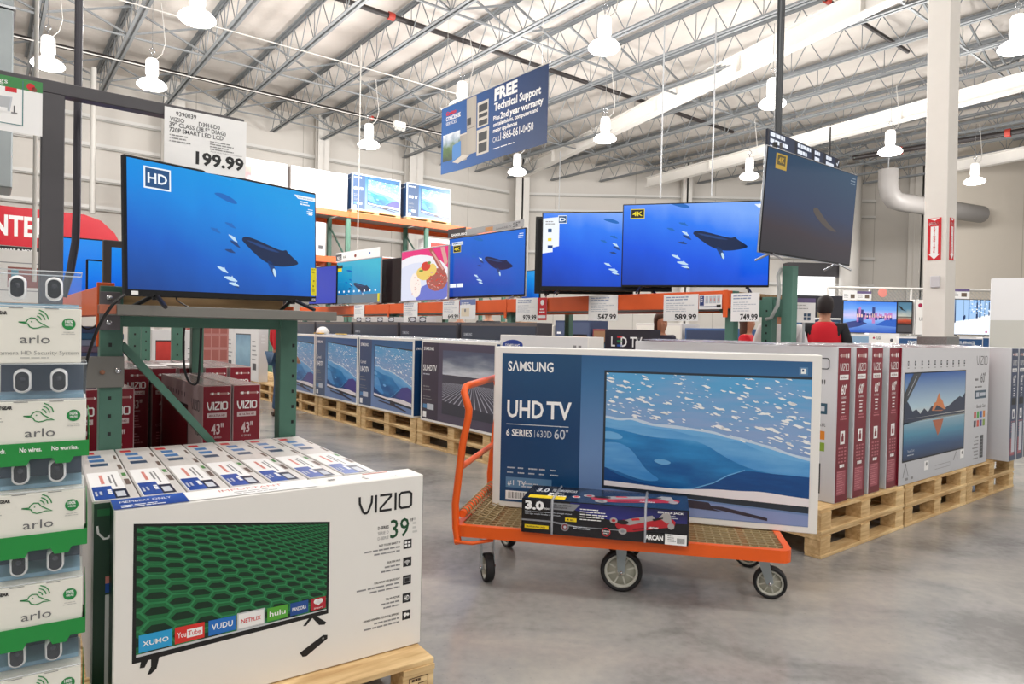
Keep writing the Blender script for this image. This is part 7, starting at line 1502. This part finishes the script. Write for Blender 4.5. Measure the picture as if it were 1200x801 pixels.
# ------------------------------------------------------------ orange platform cart with its load
CO = V((-.276, 3.41, 0)); e1 = V((.9805, -.196, 0)).normalized(); e2 = V((-e1.y, e1.x, 0)); rc = math.atan2(e1.y, e1.x)
CL, CDp, zd = 1.625, .81, .312
ca = empty('platform_cart', CO, rc); tag(ca, 'orange platform cart with a wire mesh deck carrying the big blue carton', 'cart')
b = MB(); r_ = .05
def rrect(x0, y0, x1, y1, r, n=5):
    out = []
    for cx, cy, a0 in ((x1 - r, y1 - r, 0), (x0 + r, y1 - r, 90), (x0 + r, y0 + r, 180), (x1 - r, y0 + r, 270)):
        for k in range(n + 1): a = math.radians(a0 + 90 * k / n); out.append((cx + r * math.cos(a), cy + r * math.sin(a)))
    return out
o_ = rrect(0, 0, CL, CDp, .055); i_ = rrect(.032, .032, CL - .032, CDp - .032, .03); n = len(o_); z0, z1 = zd - .058, zd
vs = [(x, y, z0) for x, y in o_] + [(x, y, z1) for x, y in o_] + [(x, y, z0) for x, y in i_] + [(x, y, z1) for x, y in i_]
fs = []
for k in range(n): j = (k + 1) % n; fs += [(k, j, n + j, n + k), (n + k, n + j, 3 * n + j, 3 * n + k), (2 * n + j, 2 * n + k, 3 * n + k, 3 * n + j), (j, k, 2 * n + k, 2 * n + j)]
b.raw(vs, fs, CARTOR); b.build('deck_frame', ca)
b = MB(); 
for x in (.2, .55, .85, 1.2, 1.42): b.box(x - .02, .03, zd - .055, x + .02, CDp - .03, zd - .02, CARTOR, .002)
b.build('cross_members', ca)
MESHM = P('mesh_brown', '#a8946c', .45, .3); b = MB(); x = .045
while x < CL - .03: b.box(x - .004, .03, zd - .016, x + .004, CDp - .03, zd - .006, MESHM); x += .040
y = .045
while y < CDp - .03: b.box(.03, y - .004, zd - .012, CL - .03, y + .004, zd - .003, MESHM); y += .040
b.build('mesh_deck', ca)
# handle end
b = MB(); hr = .019
def arcp(pts, r=.05): return pts
near = [(.02, .02, zd - .10), (.005, .02, zd - .02), (.0, .02, zd + .10), (.032, .02, .72), (.060, .02, .86), (.062, .02, .90), (.052, .022, .93), (.032, .03, .985), (.034, .05, 1.01), (.045, .09, 1.018)]
far = [(x, CDp - y, z) for x, y, z in near][::-1]
b.tube(near + far, hr, CARTOR, 12); b.build('handle', ca)
b = MB(); b.tube([(.022, .02, .60), (.022, CDp - .02, .60)], .016, CARTOR, 10); b.build('handle_crossbar', ca)
b = MB(); b.tube([(.035, .03, zd + .05), (.035, CDp - .03, zd + .05)], .02, CARTOR, 10); b.build('lower_bar', ca)
b = MB(); 
for k in range(15):
    y = .06 + k * .046; b.tube([(.035 + .024 * math.cos(a), y + .006 * a / 6, zd + .05 + .024 * math.sin(a)) for a in [q * .6 for q in range(11)]], .0035, MESHM, 5)
for k in range(13): y = .10 + k * .04; b.tube([(.045, y, zd + .045), (.20, y + .02, zd - .004)], .003, MESHM, 5)
for k in range(4): x = .06 + k * .04; b.tube([(x, .09, zd + .04 - k * .011), (x, .62, zd + .04 - k * .011)], .003, MESHM, 5)
b.build('end_mesh', ca)
b = MB(); b.tube([(.0, .03, zd - .075), (.01, -.004, zd - .085), (.10, -.004, zd - .085), (.2, .03, zd - .07)], .009, CARTOR, 8); b.build('bumper_rod', ca)
def wheel(R, w, par, c, spin, solid):
    """axis along local direction spin"""
    b = MB(); ax = V((math.sin(spin), -math.cos(spin), 0)); 
    b.lathe([(R * .80, -w / 2), (R * .95, -w / 2), (R, -w * .3), (R, w * .3), (R * .95, w / 2), (R * .80, w / 2), (R * .80, -w / 2)], c, RUBBER, 32, ax); wh = b.build('tyre', par)
    b = MB(); b.lathe([(R * .68, -w * .42), (R * .82, -w * .42), (R * .82, w * .42), (R * .68, w * .42), (R * .68, -w * .42)], c, PLASG, 32, ax); b.lathe([(.0, -w * .5), (R * .2, -w * .5), (R * .2, w * .5), (0, w * .5)], c, PLASG, 16, ax)
    a = V((0, 0, 1)); bb = ax.cross(a)
    for k in range(8): t = k * math.pi / 4 + .3; d = a * math.cos(t) + bb * math.sin(t); cc = V(c); b.bar(cc + d * R * .17, cc + d * R * .72, w * .45, R * .07, PLASG, up=ax.cross(d))
    b.lathe([(0, -w * .3), (R * .7, -w * .12), (R * .7, w * .12), (0, w * .3)], c, P('wheel_web', '#b4b4a6', .5), 24, ax)
    b.build('rim', par); return wh
def caster(x, y, R, spin, trail, label=None):
    e = bpy.data.objects.new('caster', None); COL.objects.link(e); e.parent = ca; e.empty_display_size = .05
    w = .045; ax = V((math.sin(spin), -math.cos(spin), 0)); fw = V((math.cos(spin), math.sin(spin), 0)); c = V((x, y, R)) + fw * trail
    # wheel tyre/rim as sub-parts
    wheel(R, w, e, c, spin, False)
    b = MB(); zt = zd - .060
    b.box(x - .05, y - .045, zt - .008, x + .05, y + .045, zt, GALV, .002); b.lathe([(.03, 0), (.034, .006), (.03, .018)], (x, y, zt - .026), GALV, 16)
    top = V((x, y, zt - .022))
    for s in (-1, 1):
        o = ax * (s * (w / 2 + .008)); p0 = top + o; p1 = c + o
        d = (p1 - p0).normalized(); sdv = d.cross(ax).normalized()
        for wq0, wq1 in ((.028, .017),):
            vs = [p0 - sdv * wq0, p0 + sdv * wq0, p1 + sdv * wq1, p1 - sdv * wq1]; q = [v + ax * (s * .004) for v in vs]; b.raw([tuple(v) for v in vs + q], [(0, 1, 2, 3), (7, 6, 5, 4), (0, 4, 5, 1), (1, 5, 6, 2), (2, 6, 7, 3), (3, 7, 4, 0)], P('fork_grey', '#9aa4a8', .35, .4))
        b.lathe([(.017, 0), (.017, .004)], p1, P('fork_grey', '#9aa4a8', .35, .4), 14, ax * s); b.lathe([(0, .012), (.008, .012), (.008, 0)], p1, CHROME, 8, ax * s)
    b.bar(top - ax * (w / 2 + .012), top + ax * (w / 2 + .012), .05, .006, P('fork_grey', '#9aa4a8', .35, .4))
    b.build('fork', e)
    return e
caster(.14, .14, .072, math.radians(-62), .028); caster(.125, CDp - .10, .072, math.radians(-50), .028)
caster(.84, .15, .105, 0, 0); caster(.84, CDp - .15, .105, 0, 0)
caster(CL - .10, .25, .080, math.radians(-8), .045); caster(CL - .14, CDp - .10, .078, math.radians(-20), .045)
# big blue carton
B0 = V((-.094, 3.80, 0)); B1 = V((1.553, 3.37, 0)); Wb = (B1 - B0).length; c_, rz_ = at_seg(B0, B1, Wb); zb = zd + .001
big = carton(Wb, .165, .90, {'body': WHITE}, samsung60); bigo = big.build('television_carton', loc=c_ + V((0, 0, zb)), rz=rz_); tag(bigo, 'big blue 60 inch television carton standing on the orange cart', 'carton')
# jack carton
J0 = V((.066, 3.315, 0)); J1 = V((.845, 3.14, 0)); Wj = (J1 - J0).length; jT, jH = .30, .165
mbj = carton(Wj, jT, jH, {'body': P('print_jack_dark', '#16151c', .2)}, jack); jack_straps(mbj, Wj, jT, jH)
c_, rz_ = at_seg(J0, J1, Wj); jo = mbj.build('jack_carton', loc=c_ + V((0, 0, zb)), rz=rz_); tag(jo, 'strapped dark carton of a red service jack lying on the front of the orange cart', 'carton')
